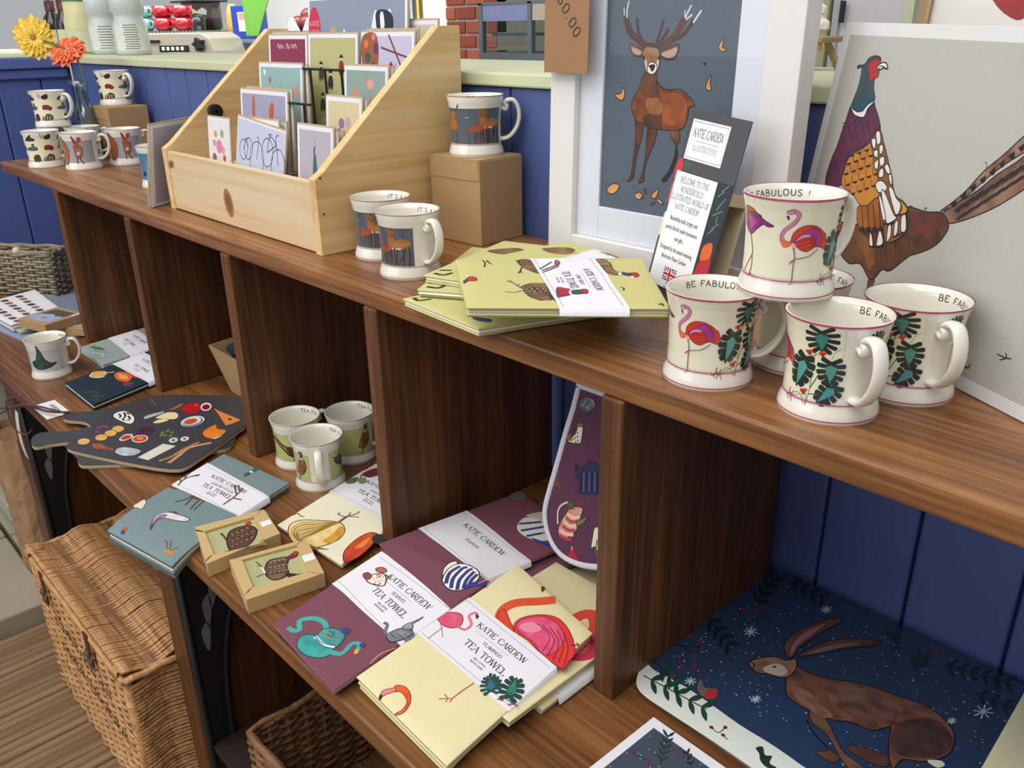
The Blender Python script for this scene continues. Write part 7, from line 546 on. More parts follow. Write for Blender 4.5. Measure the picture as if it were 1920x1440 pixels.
# ------------------------------------------------------------------ pine card rack
px0, px1, py0, py1 = -1.122, -.6005, .049, .322
rk = thing('pine_card_rack', 'stepped pine greeting card rack with sloping sides', 'card rack', (-.86, .19, ZT))
def rkB(n, x0, x1, y0, y1, z0, z1, m, bev=.0015): return B(n, x0+.86, x1+.86, y0-.19, y1-.19, z0-ZT, z1-ZT, m, rk, bev)
side = [(py0, ZT), (py1, ZT), (py1, .689), (.281, .689), (.064, .503), (py0, .494)]
for xs in (px0, px1-.017):
    bm = NB(); prism(bm, [(a-.19, b-ZT) for a, b in side], lambda u, v_, h: (xs+.86+h, u, v_), 0, .017); obj('side_panel', bm, pine_s, rk, bevel=.0012)
rkB('front_panel', px0+.017, px1-.017, .0515, .064, ZT+.002, .489, pine); rkB('base_panel', px0+.017, px1-.017, .064, .322, ZT, ZT+.012, pine); rkB('back_panel', px0+.017, px1-.017, .309, .322, ZT, .681, pine)
for i, (yy, zz) in enumerate(((.108, .452), (.158, .493), (.208, .535), (.258, .578))): rkB('step', px0+.017, px1-.017, yy, yy+.008, ZT+.012, zz-.03, pine)
kn = mat('pine_knot', '8f5a3a', .6)
for kx, kz, rx, rz in ((-1.095, .467, .010, .006), (-.885, .425, .012, .020)):
    ink('knot', [ell('a5754f', 0, 0, rx*1.3, rz*1.2, 18, .2), ell('87583a', 0, 0, rx*.8, rz*.8, 18, .2)], lambda u, v_, h: (kx+.86+u, .0515-.19-h, kz-ZT+v_), rk, mat('knot_ink', '9a6a48', .6) if False else PRINT, .02, .0001)
for yy, z0, z1, xs in ((.205, .50, .627, (-.845, -.80, -.752)), (.155, .47, .578, (-.90, -.845, -.79))):
    bm = NB(); tube(bm, [(xs[0]-.05+.86, yy-.19, z1-ZT), (xs[-1]+.02+.86, yy-.19, z1-ZT)], .0022, 6)
    for xx in xs: tube(bm, [(xx+.86, yy-.19, z0-ZT), (xx+.86, yy-.19, z1-ZT)], .0022, 6)
    obj('wire_divider', bm, blackwire, rk)
bm = NB(); lathe(bm, [(.003, 0), (.003, .012), (.0125, .012), (.0125, 0)], 20); bmesh.ops.transform(bm, matrix=Matrix.Translation((px0+.017+.86, .150-.19, .551-ZT)) @ Matrix.Rotation(PI/2, 4, 'Y'), verts=bm.verts); obj('rubber_stop', bm, blackwire, rk)
for dz in (.06, .11): bm = NB(); lathe(bm, [(0, .001), (.0014, .001), (.0014, 0)], 8); bmesh.ops.transform(bm, matrix=Matrix.Translation((px1+.86, .058-.19, dz)) @ Matrix.Rotation(PI/2, 4, 'Y'), verts=bm.verts); obj('nail_head', bm, iron, rk)
# ------------------------------------------------------------------ greeting cards
env = mat('kraft_envelope', 'b8a58c', .85, var=.05, scale=70); cello = sleeve
def card(label, x0, x1, ztop, y, bg_, ops, h=.15, lean=.10, env_=True, rz=0, zb=None, roll=0, group='greeting cards in the pine rack', border=.006):
    wd = x1-x0; t = thing('greeting_card', label, 'card', ((x0+x1)/2, y, ztop-h), rz, group, rx=-lean); t.rotation_euler[1] = roll
    if env_: B('envelope', -wd/2, wd/2, .0012, .0030, 0, h, env, t)
    c = B('card_front', -wd/2+.002, wd/2-.002, 0, .0011, .001, h-.003, paper, t)
    fr = [rect(bg_, -wd/2+.002+border, .001+border, wd/2-.002-border, h-.003-border)]+ops
    ink('card_print', fr, lambda u, v_, hh: (u, -hh, v_), t, GLOSSP, .03, .0002)
    return t
def blob(c, *t): return [pol(c, q) for q in t]
# row 1 (back): long cow card and the card behind
card('long lavender card with a black and white cow at the back of the rack', -.985, -.690, .742, .285, '8f97ae', [ell('c8304a', -.125, .095, .020, .036, 20), text('f4e0e0', 'KATIE', -.125, .100, .008, thick=.9, thin=.5, serif=False), text('f4e0e0', 'CARDEW', -.125, .088, .0055, thick=.9, thin=.5, serif=False)]+blob('c9a57a', "-72,95 -60,98 -55,85 -60,75 -72,78", "18,62 30,66 34,80 26,66 20,70")+blob('f0eef0', "-32,95 -26,88 -20,80 -28,70 -36,78", "48,90 58,120 66,118 62,98 70,90 66,60 62,45 60,80 52,86", "88,100 96,122 104,118 98,96 106,60 100,48 96,84")+blob('2a2c34', "62,118 90,122 108,112 108,92 96,84 70,86")+blob('f0eef0', "74,116 82,118 86,98 76,94"), .15, .08)
card('plain kraft backed card behind the long lavender card', -.80, -.63, .70, .297, 'c9c2b4', [], .14, .06)
# row 2
rowA = card('maroon card with pale writing in the second row', -1.062, -.925, .681, .240, '8a2f4f', [lin_('e8c8d0', 1.6, "-35,122 -31,128 -27,120 -22,127 -18,120 -14,126"), lin_('e8c8d0', 1.6, "-4,120 0,129 4,120 9,127"), lin_('e8c8d0', 1.6, "14,121 18,128 22,121 27,128 32,120")]+blob('e8dce0', "-5,82 6,70 12,58 2,66"), .145)
def tiny(c, hat, x, y): return [pol(c, "-8,0 -6,12 0,16 6,12 8,0 4,-8 0,-3 -4,-8", .001, x, y), pol('e0c8b0', "-3,16 0,20 3,16", .001, x, y), pol(hat, "-6,20 0,25 6,20", .001, x, y)]
op = []
for i, (a, b) in enumerate(((-.034, .085), (-.005, .072), (.028, .096), (-.030, .035), (.030, .03), (.0, .0), (-.03, -.02), (.03, -.03))): op += tiny(('3f4a3a', '2f3440', '8a3426')[i % 3], '26282c', a, b+.03)
card('tall olive card with tiny people, centre of the rack', -.921, -.768, .683, .234, 'b9b77e', op+[text('4a4a3a', 'HAPPY BIRTHDAY', 0, .05, .006, serif=False, thick=.8, thin=.6)], .185)
card('lilac artist palette card at the right of the second row', -.764, -.622, .685, .240, 'c3bfd8', blob('9a5a36', "-66,135 -30,140 -20,110 -30,70 -45,60 -50,90 -66,95")+[ell('e07a3a', -.055, .125, .006, .006), ell('d87a9a', -.035, .135, .005, .005), ell('3a5a4a', -.050, .105, .008, .008), ell('2f4a6a', -.035, .092, .006, .006), ell('5a3a6a', -.028, .118, .006, .009), lin_('7a3a34', 3.5, "5,138 40,90 55,60"), lin_('7a3a34', 3, "-15,120 60,105")]+blob('a81f34', "5,88 12,100 20,88 18,72 8,72")+[lin_('5a1f2a', 1.4, "0,95 6,88"), lin_('5a1f2a', 1.4, "24,96 18,88")], .145)
# row 3
card('teal card with small pink figures in the third row', -1.015, -.865, .637, .190, '93b5b2', blob('b06a6a', "-40,112 -34,116 -30,108 -36,104", "-5,95 0,100 4,92 -2,88")+blob('e08a6a', "50,100 58,108 60,88 52,84")+blob('f0f0ec', "-58,122 -52,128 -50,118"), .14)
card('sage green card with flamingos at the right of the third row', -.742, -.624, .638, .190, '8fa59a', blob('d88a7a', "-34,100 -26,106 -18,100 -22,90 -32,92")+[lin_('b06a5a', 1.4, "-27,91 -27,70"), lin_('b06a5a', 1.4, "12,106 12,80"), lin_('c8705a', 2, "4,112 0,124 6,126")]+blob('e0a090', "4,112 16,120 22,110 12,104"), .14)
# row 4
card('lilac card with two orange foxes in the fourth row', -.998, -.835, .597, .140, 'a3a2bb', blob('c0623a', "-38,118 -32,130 -28,118 -30,85 -38,88", "20,108 30,120 36,112 30,85 22,88"), .14)
card('cream bouquet card at the right of the fourth row', -.722, -.624, .597, .140, 'd8c9a0', [ell(c, a, b, .008, .008, 8) for c, a, b in (('7a3a4a', -.02, .075), ('a5304a', .02, .07), ('8a7a9a', -.005, .1), ('d8c0a0', .005, .088), ('b04a3a', -.028, .085), ('5a6a4a', .025, .09), ('c9a5b0', .012, .102), ('6a4a6a', -.012, .085), ('d8d0c0', 0, .075), ('9a3a5a', .03, .078))], .14)
# row 5
card('white card with pink floral posy at the left of the front row', -1.030, -.945, .553, .088, 'e6e0e4', [ell(c, a, b, r_, r_, 9) for c, a, b, r_ in (('d88aa0', 0, .09, .012), ('c0a05a', -.012, .11, .006), ('9ab06a', .012, .112, .007), ('d8a0a8', .014, .085, .007), ('8a6a4a', -.02, .07, .008), ('9ab06a', -.018, .095, .006), ('c85a5a', .018, .072, .006))], .14, border=.003)
def wheel(x, y, r): return ('4a4444', strip([Vector((x+r*math.cos(a)*.8, y+r*math.sin(a))) for a in [2*PI*i/20 for i in range(20)]], .0014, True))
card('pale blue bicycle card leaning at the front of the rack', -.915, -.760, .556, .076, 'c3c9de', [wheel(-.052, .088, .016), wheel(-.036, .092, .017), wheel(-.008, .080, .028), wheel(.024, .097, .022), wheel(.058, .083, .025)]+[lin_('4a4444', 1.5, q) for q in ("24,97 30,122 50,112 58,83", "30,122 26,125 36,126", "50,112 48,126 56,128", "24,97 50,112", "-8,80 -4,112 -10,114", "-52,88 -44,108 -36,92", "10,50 26,55 40,48", "40,48 46,56")]+[('8a8480', [q for q in wheel(.044, .046, .008)[1]])], .14, .14, roll=.10, border=.002)
card('grey lilac peacock card at the right of the front row', -.726, -.624, .560, .088, 'b9b2bc', [pol('4a6a72', "-3,95 3,95 6,80 10,60 16,20 20,2 -18,2 -8,40 -6,75"), lin_('2f4a6a', 3.5, "0,93 -2,103 1,108"), lin_('8a7a5a', 1, "1,109 0,118")]+[ell('6f8a5a', -.01+.004*(i % 5), .01+.012*(i//2), .002, .003, 8) for i in range(9)], .14)
bk_i = 0
for nm, xa, xb, zt_, yy in (('bicycle', -.905, -.775, .560, .092), ('bicycle', -.895, -.77, .557, .102), ('peacock', -.718, -.620, .556, .098), ('peacock', -.712, -.620, .553, .107), ('fox', -.985, -.83, .599, .151), ('bouquet', -.715, -.620, .594, .151), ('teal', -1.005, -.858, .634, .201), ('flamingo', -.735, -.620, .636, .201), ('palette', -.755, -.620, .687, .251), ('maroon', -1.055, -.925, .684, .251)):
    bk_i += 1; card('kraft envelope card filed %s the %s card' % ('second behind' if yy in (.102, .107) else 'right behind', nm), xa, xb, zt_, yy, 'd8d4cc', [], .13, .06, group='cards filed behind others')
for i in range(3):
    t = card('pale wrapped card leaning on the outside of the rack, %s' % ('nearest the aisle', 'middle one', 'closest to the rack')[i], -.078, .078, .20, 0, 'b3b3c4', blob('d8d8e4', "-20,60 0,90 10,70"), .152, .0, group='cards leaning outside the rack')
    t.location = (-1.186-.0050*(2-i), .093-.0030*(2-i), ZT+.0005); t.rotation_euler = (R(9+1.0*(2-i)), 0, R(120+1.2*(2-i)))
# ------------------------------------------------------------------ folded tea towels
def fabric(col): return mat('cotton_'+col, col, .85, var=.03, scale=220, bump=.12, spec=.2)
def towel(label, q, T, col, pattern=None, band=None, bandart=None, lines=None, group=None, axis='u', nl=3, lean=0, lining='efeee6', cat='tea towel', droop=None, tx=0):
    q = [Vector(p) for p in q]; c = sum(q, Vector())/4; zb = min(p.z for p in q)-T; t = thing('tea_towel', label, cat, (c.x, c.y, zb), math.atan2((q[1]-q[0]).y, (q[1]-q[0]).x), group)
    inv = Matrix.Translation((c.x, c.y, zb)) @ Matrix.Rotation(t.rotation_euler[2], 4, 'Z'); inv = inv.inverted(); q = [inv @ p for p in q]
    W = ((q[1]-q[0]).length+(q[2]-q[3]).length)/2; L = ((q[3]-q[0]).length+(q[2]-q[1]).length)/2
    sd = len(label)*1.37
    def P(s, t_, h=0):
        p = q[0]*(1-s)*(1-t_)+q[1]*s*(1-t_)+q[2]*s*t_+q[3]*(1-s)*t_; e = min(s*W, (1-s)*W, t_*L, (1-t_)*L); k = min(1, max(0, e/.02))
        if droop and t_ < droop[0]: h -= droop[1]*((droop[0]-t_)/droop[0])**2
        return Vector((p.x, p.y, p.z+h+k*.0016*noise.noise((s*3.1+sd, t_*4.3, sd))))
    rn = random.Random(len(label)*3+7); th = T/nl
    def axv(n, S_, r):
        e = [0, .12*r/S_, .4*r/S_, r/S_]; return e+[e[-1]+(1-2*e[-1])*i/n for i in range(1, n)]+[1-a for a in e[::-1]]
    for k in range(nl):
        bm = NB(); top = -k*th; r = th*.5; SS = axv(12, W, r); TT = axv(16, L, r); i0, i1, j0, j1 = [(rn.uniform(0, .0035) if k else 0) for _ in range(4)]
        def pt(s, t_, low):
            e = min(s*W, (1-s)*W, t_*L, (1-t_)*L); d = r-math.sqrt(max(0, r*r-(r-min(e, r))**2)); s2 = i0/W+s*(1-(i0+i1)/W); t2 = j0/L+t_*(1-(j0+j1)/L); p = P(s2, t2); sp = 1+(droop[2]*((droop[0]-t_)/droop[0])**1.5 if droop and t_ < droop[0] else 0); p.z += (top-(th-d if low else d))*sp; return p
        up = [[bm.verts.new(pt(s, t_, 0)) for s in SS] for t_ in TT]; lo = [[bm.verts.new(pt(s, t_, 1)) for s in SS] for t_ in TT]; n, m_ = len(SS), len(TT)
        for j in range(m_-1):
            for i in range(n-1): bm.faces.new((up[j][i], up[j][i+1], up[j+1][i+1], up[j+1][i])); bm.faces.new((lo[j][i], lo[j+1][i], lo[j+1][i+1], lo[j][i+1]))
        for i in range(n-1): bm.faces.new((up[0][i], lo[0][i], lo[0][i+1], up[0][i+1])); bm.faces.new((up[-1][i], up[-1][i+1], lo[-1][i+1], lo[-1][i]))
        for j in range(m_-1): bm.faces.new((up[j][0], up[j+1][0], lo[j+1][0], lo[j][0])); bm.faces.new((up[j][-1], lo[j][-1], lo[j+1][-1], up[j+1][-1]))
        obj('fold_layer' if k else 'top_layer', bm, fabric(col if k != 1 else lining), t, smooth=True)
    fn = lambda u, v_, h: P(u/W, v_/L, h)
    if pattern: ink('printed_pattern', pattern if isinstance(pattern, list) else art(pattern), fn, t, PRINT, .010)
    if band:
        bm = NB(); (s0, t0), (s1, t1), (s2, t2), (s3, t3) = band; n = 12; rows = []
        e = .006; qs = [-.002/W*1.5, -.001/W]+[i/n for i in range(n+1)]+[1+.001/W, 1+.0015*2/W]
        for i, a in enumerate(qs):
            row = []
            for j in range(7):
                b = j/6; aa = min(1, max(0, a)); 
                if axis == 'u': tt = (t0+(t1-t0)*aa)*(1-b)+(t3+(t2-t3)*aa)*b; p = P(a, tt, .0008)
                else: ss = (s0+(s3-s0)*aa)*(1-b)+(s1+(s2-s1)*aa)*b; p = P(ss, a, .0008)
                if i in (0, len(qs)-1): p.z -= T*.8
                elif i in (1, 2, len(qs)-2, len(qs)-3): p.z -= .0008
                row.append(bm.verts.new(p))
            rows.append(row)
        for a, b in zip(rows, rows[1:]):
            for j in range(6): bm.faces.new((a[j], a[j+1], b[j+1], b[j]))
        bo = obj('paper_band', bm, paper, t, smooth=True)
        ops = []
        if axis == 'u':
            tm0 = (t0+t1)/2*L; tm1 = (t2+t3)/2*L; H_ = tm1-tm0; sl = ((t1+t2)-(t0+t3))/2*L/W; ex = Vector((1, sl)).normalized(); ey = Vector((-ex.y, ex.x)); ctr = Vector((W*.5, (tm0+tm1)/2))
        else:
            sm0 = (s0+s3)/2*W; sm1 = (s1+s2)/2*W; H_ = sm1-sm0; ex = Vector(((s0-s3)*W, -L)).normalized(); ey = Vector((-ex.y, ex.x)); ctr = Vector(((sm0+sm1)/2, L*.5))
        half = (W if axis == 'u' else L)*.49
        for f in (-.44, .42): ops.append(('7a7a80', strip([ctr-ex*half+ey*H_*f, ctr+ex*half+ey*H_*f], .0004)))
        for s_, f, hh, th_ in lines or (): 
            if not s_: continue
            p = ctr+ex*tx+ey*H_*f; ops.append(text('2e2e33', s_, p.x, p.y, hh, ex, ey, thick=1.45*th_, thin=.55*th_, space=1.4 if hh > .004 else 1.0))
        p = ctr+ey*H_*.13; ops.append(('6a6a6e', strip([p-ex*.03, p+ex*.03], .0003)))
        if bandart: ops += art(bandart)
        ink('lettering', ops, lambda u, v_, h: P(u/W, v_/L, h), bo, PRINT, .010, .0011)
    return t
def brand(n, k=1.0): return [('KATIE CARDEW', .19, .0088*k, 1), (n, .02, .0048*k, 1), ('TEA TOWEL', -.16, .0095*k, 1), ('100% COTTON', -.24, .0024*k, 1.2), ('BRITISH MADE', -.30, .0024*k, 1.2)]
GT = 'folded printed tea towels on the lower shelf'
CRM = 'e4d8aa'; PUR = '7a4a58'
Q_ = QUAD
# flamingo pile
y3 = Q_['flam3']
def shiftq(qq, dx, dy, dz): return [(a+dx, b+dy, c+dz) for a, b, c in qq]
f1 = [(-.196, -.075, .012), (-.036, -.072, .012), (-.040, .165, .012), (-.200, .162, .012)]
f2 = [(-.198, -.118, .0245), (-.038, -.118, .0245), (-.042, .122, .0245), (-.202, .122, .0245)]
fp = [pol('dc4a34', "100,150 90,160 95,190 115,200 135,190 140,165 130,150 120,170 108,180 104,165"), pol('c83350', "112,150 135,168 155,160 158,130 140,112 118,122"), pol('e06a80', "120,150 140,150 145,130 128,130")]
towel('cream flamingo tea towel at the bottom of the pile by the divider', f1, .0118, CRM, None, [(0, .1), (1, .1), (1, .42), (0, .42)], None, [], GT)
towel('cream flamingo tea towel in the middle of the pile by the divider', f2, .0120, CRM, fp, None, None, None, GT)
towel('cream flamingo tea towel with paper band on top at the front', y3, .0125, CRM, 'flam3', [(0, .345), (1, .375), (1, .715), (0, .668)], 'flam3b', brand('FLAMINGO', .92), GT, nl=4, tx=.008, droop=(.12, .0, .35))
# teapot pile
pb = [(-.338, -.02, .034), (-.232, -.03, .034), (-.228, .235, .034), (-.376, .195, .034)]
def purple(dx, dy, z): return [(-.395+dx, -.03+dy, z), (-.240+dx, -.052+dy, z), (-.205+dx, .185+dy, z), (-.360+dx, .207+dy, z)]
tp = [pol('c9c5b0', "62,205 70,232 88,238 92,222 76,210"), pol('e4e2d8', "66,200 85,215 112,218 132,205 128,182 105,172 80,176"), ('343a7c', strip([Vector((.074, .184)), Vector((.090, .212))], .005)+strip([Vector((.090, .176)), Vector((.105, .214))], .005)+strip([Vector((.106, .174)), Vector((.119, .211))], .005)), pol('2f3f96', "112,176 140,180 150,190 130,184"), pol('5f6560', "0,238 14,240 24,228 12,218 0,222")]
towel('plum teapot tea towel at the bottom of the back pile', purple(.058, .052, .011), .0105, PUR, tp, None, None, None, GT)
towel('plum teapot tea towel second from the bottom of the back pile', purple(.032, .030, .022), .0105, PUR, tp, None, None, None, GT)
towel('plum teapot tea towel with paper band on top of the back pile', purple(0, 0, .033), .0105, PUR, tp, [(0, .26), (1, .30), (1, .60), (0, .60)], None, [('KATIE CARDEW', .16, .0088, 1), ('TEAPOTS', -.08, .0048, 1)], GT)
towel('plum tea towel with a turquoise teapot overlapping the front pile', [(a, b, c) for a, b, c in Q_['purpA']], .0110, PUR, 'purpA', [(0, .452), (1, .390), (1, .722), (0, .865)], 'purpAb', brand('TEAPOTS', .95), GT, tx=.012)
towel('cream onion and pepper tea towel tucked against the divider', Q_['onion'], .0115, 'e9e3c6', 'onion', [(0, .474), (1, .49), (1, .83), (0, .83)], 'onionb', brand('VEGETABLES', .95), GT)
towel('blue grey country estate tea towel with a trout, overhanging the shelf', Q_['blue'], .0135, '77898c', 'blue', [(0, .51), (1, .53), (1, .80), (0, .845)], 'blueb', brand('COUNTRY ESTATE', .95), GT, nl=4, droop=(.27, .010, 1.0))
dk = [(-1.381, -.134, .014), (-1.216, -.133, .014), (-1.285, .087, .014), (-1.450, .086, .014)]
fo = [pol('d8602a', "55,105 75,120 105,118 120,100 95,88 65,92"), pol('e8a050', "65,104 90,112 108,104 85,96"), pol('c8402f', "90,125 115,140 125,128 105,118"), pol('7a2f4a', "118,98 140,105 145,90 128,84"), pol('d8a050', "5,70 25,88 45,80 40,62 15,55"), lin_('ece8e0', 3, "5,66 20,52 40,60 50,75"), lin_('e8d080', 3, "30,80 48,100")]+[lin_('4f6a4a', 1.6, f"{90+i*9},{10+i%3*8} {98+i*9},{20+i%3*6} {102+i*9},{12+i%3*6}") for i in range(7)]
towel('dark teal tea towel printed with orange food, near the second divider', dk, .0130, '22323c', fo, [(0, .50), (1, .56), (1, .88), (0, .86)], None, brand('', .9), GT)
gy = [(-1.585, -.040, .014), (-1.430, -.040, .014), (-1.470, .150, .014), (-1.622, .150, .014)]
go = [pol('3f6a4a', "15,20 40,35 70,40 50,26"), lin_('5a7a60', 2, "10,35 60,20 90,40"), lin_('dfe2de', 2, "60,10 90,25 110,15")]
towel('pale grey tea towel with blue birds beside the first divider', gy, .0130, '98a3a0', go, [(0, .38), (1, .34), (1, .74), (0, .76)], None, brand('', .85), GT)
# game bird pile on the top shelf
GB = 'green game bird tea towels on the top shelf'; GG = 'c6c183'
g5 = Q_['game5']
def rot(qq, a, dx, dy, z):
    c = sum((Vector(p) for p in qq), Vector())/4; return [((p[0]-c.x)*math.cos(a)-(p[1]-c.y)*math.sin(a)+c.x+dx, (p[0]-c.x)*math.sin(a)+(p[1]-c.y)*math.cos(a)+c.y+dy, z) for p in qq]
ga = [pol('5a3d2c/b5925a', "60,150 85,178 120,182 140,168 120,150 85,140"), pol('5a3d2c/a5825a', "140,160 150,178 175,172 178,155 160,148"), pol('6a4a30/a08050', "10,130 30,160 50,158 55,140 35,125"), pol('3a3f6a', "120,20 140,30 150,22 135,15"), lin_('3a2822', 2.5, "75,150 90,170"), lin_('3a2822', 2.5, "90,146 106,176"), lin_('3a2822', 2.5, "106,146 122,174"), lin_('3a2822', 5, "8,10 22,8 26,22"), lin_('3a2822', 4, "6,24 20,30")]
for i, (qq, nm) in enumerate(((((-.323, -.013), (-.180, -.022), (-.12, .14), (-.30, .18)), 'at the bottom'), (((-.312, 0), (-.155, .09), (-.28, .245), (-.421, .178)), 'second from the bottom'), (((-.324, .02), (-.165, .07), (-.225, .25), (-.382, .203)), 'in the middle'), (((-.300, .05), (-.115, .02), (-.15, .20), (-.286, .228)), 'second from the top'))):
    towel('green game bird tea towel %s of the fanned pile' % nm, [(a, b, ZT+.0108*(i+1)) for a, b in qq], .0104, GG, ga, [(.40, 0), (.78, 0), (.78, 1), (.40, 1)] if i in (2, 3) else None, None, [], GB, axis='v')
towel('green game bird tea towel with paper band on top of the pile', [(a, b, ZT+.0552) for a, b, c in g5], .0106, GG, 'game5', BANDG, 'game5b', brand('GAME BIRDS', .85), GB, axis='v')
# ------------------------------------------------------------------ coaster boxes
def coaster(label, key, col='b3b583'):
    q = [Vector(p) for p in Q_[key]]; c = sum(q, Vector())/4; T = .0215; t = thing('coaster_box', label, 'box', (c.x, c.y, 0), 0, 'kraft coaster boxes on the lower shelf'); o = Vector((c.x, c.y, 0))
    W = ((q[1]-q[0]).length+(q[2]-q[3]).length)/2; L = ((q[3]-q[0]).length+(q[2]-q[1]).length)/2
    fn = lambda u, v_, h: (lambda s, k: (q[0]*(1-s)*(1-k)+q[1]*s*(1-k)+q[2]*s*k+q[3]*(1-s)*k-o+Vector((0, 0, h))))(u/W, v_/L)
    win = art(key)[0][1][0]; n = len(win); bm = NB()
    outer = []
    cx_ = sum((p for p in win), Vector((0, 0)))/n
    for p in win:
        d = (p-cx_); k = 9e9
        if d.x > 0: k = min(k, (W-cx_.x)/d.x)
        if d.x < 0: k = min(k, -cx_.x/d.x)
        if d.y > 0: k = min(k, (L-cx_.y)/d.y)
        if d.y < 0: k = min(k, -cx_.y/d.y)
        outer.append(cx_+d*k)
    crn = [Vector((0, 0)), Vector((W, 0)), Vector((W, L)), Vector((0, L))]
    for cpt in crn:
        i = min(range(n), key=lambda i: (outer[i]-cpt).length); outer[i] = cpt
    a = [bm.verts.new(fn(p.x, p.y, 0)) for p in outer]; b = [bm.verts.new(fn(p.x, p.y, 0)) for p in win]; d_ = [bm.verts.new(fn(p.x, p.y, -.004)) for p in win]
    for i in range(n): j = (i+1) % n; bm.faces.new((a[i], a[j], b[j], b[i])); bm.faces.new((b[i], b[j], d_[j], d_[i]))
    lo = [bm.verts.new(fn(p.x, p.y, -T)) for p in crn]; tp_ = [bm.verts.new(fn(p.x, p.y, 0)) for p in crn]; bm.faces.new(lo)
    for i in range(4): j = (i+1) % 4; bm.faces.new((tp_[i], lo[i], lo[j], tp_[j]))
    obj('carton', bm, kraft_l, t)
    bm = NB(); m_ = [fn(p.x, p.y, -.0035) for p in crn]; prism(bm, [(p.x*.94+W*.03, p.y*.94+L*.03) for p in crn], lambda u, v_, h: fn(u, v_, h), -.009, -.004); cs = obj('coaster', bm, mat('coaster_green', col, .45), t)
    ink('coaster_print', art(key+'a'), lambda u, v_, h: fn(u, v_, h-.004), cs, GLOSSP, .02)
    ink('price_sticker', [rect('f0eff0', W*.84, L*.40, W*.985, L*.58)], fn, t, PRINT, .02)
coaster('kraft coaster box with a game bird, further back', 'coA'); coaster('kraft coaster box with a standing pheasant, at the shelf edge', 'coB')
# ------------------------------------------------------------------ printed serving boards
def board(label, key, z0, pr=None):
    o = Vector((-1.0, -.1, z0)); t = thing('serving_board', label, 'serving board', o, 0, 'dark printed serving boards'); pts = art(key)[0][1][0]
    bm = NB(); prism(bm, [(p.x, p.y) for p in cr(pts, 2, True)], flat, .0007, .0068); obj('board_core', bm, mat('pale_ply', 'b59d80', .6), t)
    ts = [(p.x, p.y) for p in cr(pts, 2, True)]; bm = NB(); prism(bm, ts, flat, .0068, .0080); s_ = obj('slate_surface', bm, slate, t); bm = NB(); prism(bm, ts, flat, 0, .0007); obj('under_layer', bm, slate, t)
    if pr: ink('food_print', art(pr), lambda u, v_, h: (u, v_, .0080+h), s_, GLOSSP, .02)
    return t
board('lower slate coloured serving board with its handle over the edge', 'boardB', 0.0004); board('upper slate coloured serving board printed with bread and cheese', 'boardA', .0085, 'food')
cordm = mat('brown_cord', '5a3a30', .6)
t = thing('swing_tag', 'white swing tag with barcode lying on the shelf edge by the board', 'tag', (-1.285, -.192, .001), R(2)); B('card', -.045, .045, -.022, .022, 0, .0006, paper, t); ink('print', [rect('8a8a8a', -.025+i*.004, .004, -.0232+i*.004+(i % 3)*.0006, .012) for i in range(12)]+[rect('b5b5b5', -.02, -.004, .02, -.003)], lambda u, v_, h: (u, v_, .0006+h), t, PRINT, .05)
bm = NB(); tube(bm, [Vector(p)-Vector((-1.285, -.192, .001)) for p in cr([(-1.2, -.185, .02), (-1.25, -.205, .012), (-1.33, -.222, .004), (-1.45, -.245, -.03), (-1.52, -.262, -.055), (-1.46, -.25, -.045), (-1.33, -.228, .010), (-1.22, -.196, .019)], 4)], .0022, 6); tt = obj('cord', bm, cordm, t)
t = thing('hanging_tag', 'long pale paper tag hanging from the lower board handle', 'tag', (-1.375, -.235, -.005)); bm = NB(); rows = [[bm.verts.new(Vector((s*.011+.006*math.sin(k*.5), -.004*k+.002*k*k*.3, -.012-.0175*k))) for s in (-1, 1)] for k in range(7)]
for a, b in zip(rows, rows[1:]): bm.faces.new((a[0], a[1], b[1], b[0]))
o = obj('strip', bm, mat('tag_paper', 'd8d5c4', .7), t); sm_ = o.modifiers.new('s', 'SOLIDIFY'); sm_.thickness = .0005
bm = NB(); tube(bm, cr([(.01, .02, .018), (-.002, -.01, .016), (-.004, -.014, -.02), (.004, -.01, -.05), (.03, .0, -.055), (.05, .01, -.04)], 5), .0018, 6); obj('cord', bm, cordm, t)
# ------------------------------------------------------------------ framed stag picture
o_, U_, V_ = PLANE['stag']; t = thing('framed_picture', 'white framed stag picture with a pale mount leaning on the wall', 'picture'); basis(t, o_, U_, V_)
FW, FH, MO = .349, .45, .0425
def fr(nm, x0, x1, y0, y1, m, z0=-.02, z1=.010): return B(nm, x0, x1, y0, y1, z0, z1, m, t, .0012)
fr('frame_side', 0, MO, 0, FH, frame_w); fr('frame_side', FW-MO, FW, 0, FH, frame_w); fr('frame_rail', MO, FW-MO, 0, MO, frame_w); fr('frame_rail', MO, FW-MO, FH-MO, FH, frame_w)
wx0, wx1, wy0, wy1 = .0805, .2675, .0835, .372
for nm, a in (('mount_side', (MO, wx0, MO, FH-MO)), ('mount_side', (wx1, FW-MO, MO, FH-MO)), ('mount_rail', (wx0, wx1, MO, wy0)), ('mount_rail', (wx0, wx1, wy1, FH-MO))): B(nm, a[0], a[1], a[2], a[3], -.006, 0, mount, t, .0012)
bk = B('art_sheet', wx0-.002, wx1+.002, wy0-.002, wy1+.002, -.008, -.0035, mat('slate_blue_art', '525f6d', .7, var=.03), t)
ink('stag_print', art('stag'), lambda u, v_, h: (u, v_, -.0035+h), bk, PRINT, .008)
B('backing', .004, FW-.004, .004, FH-.004, -.018, -.009, kraft, t); B('glass', MO, FW-MO, MO, FH-MO, .002, .0032, picglass, t)
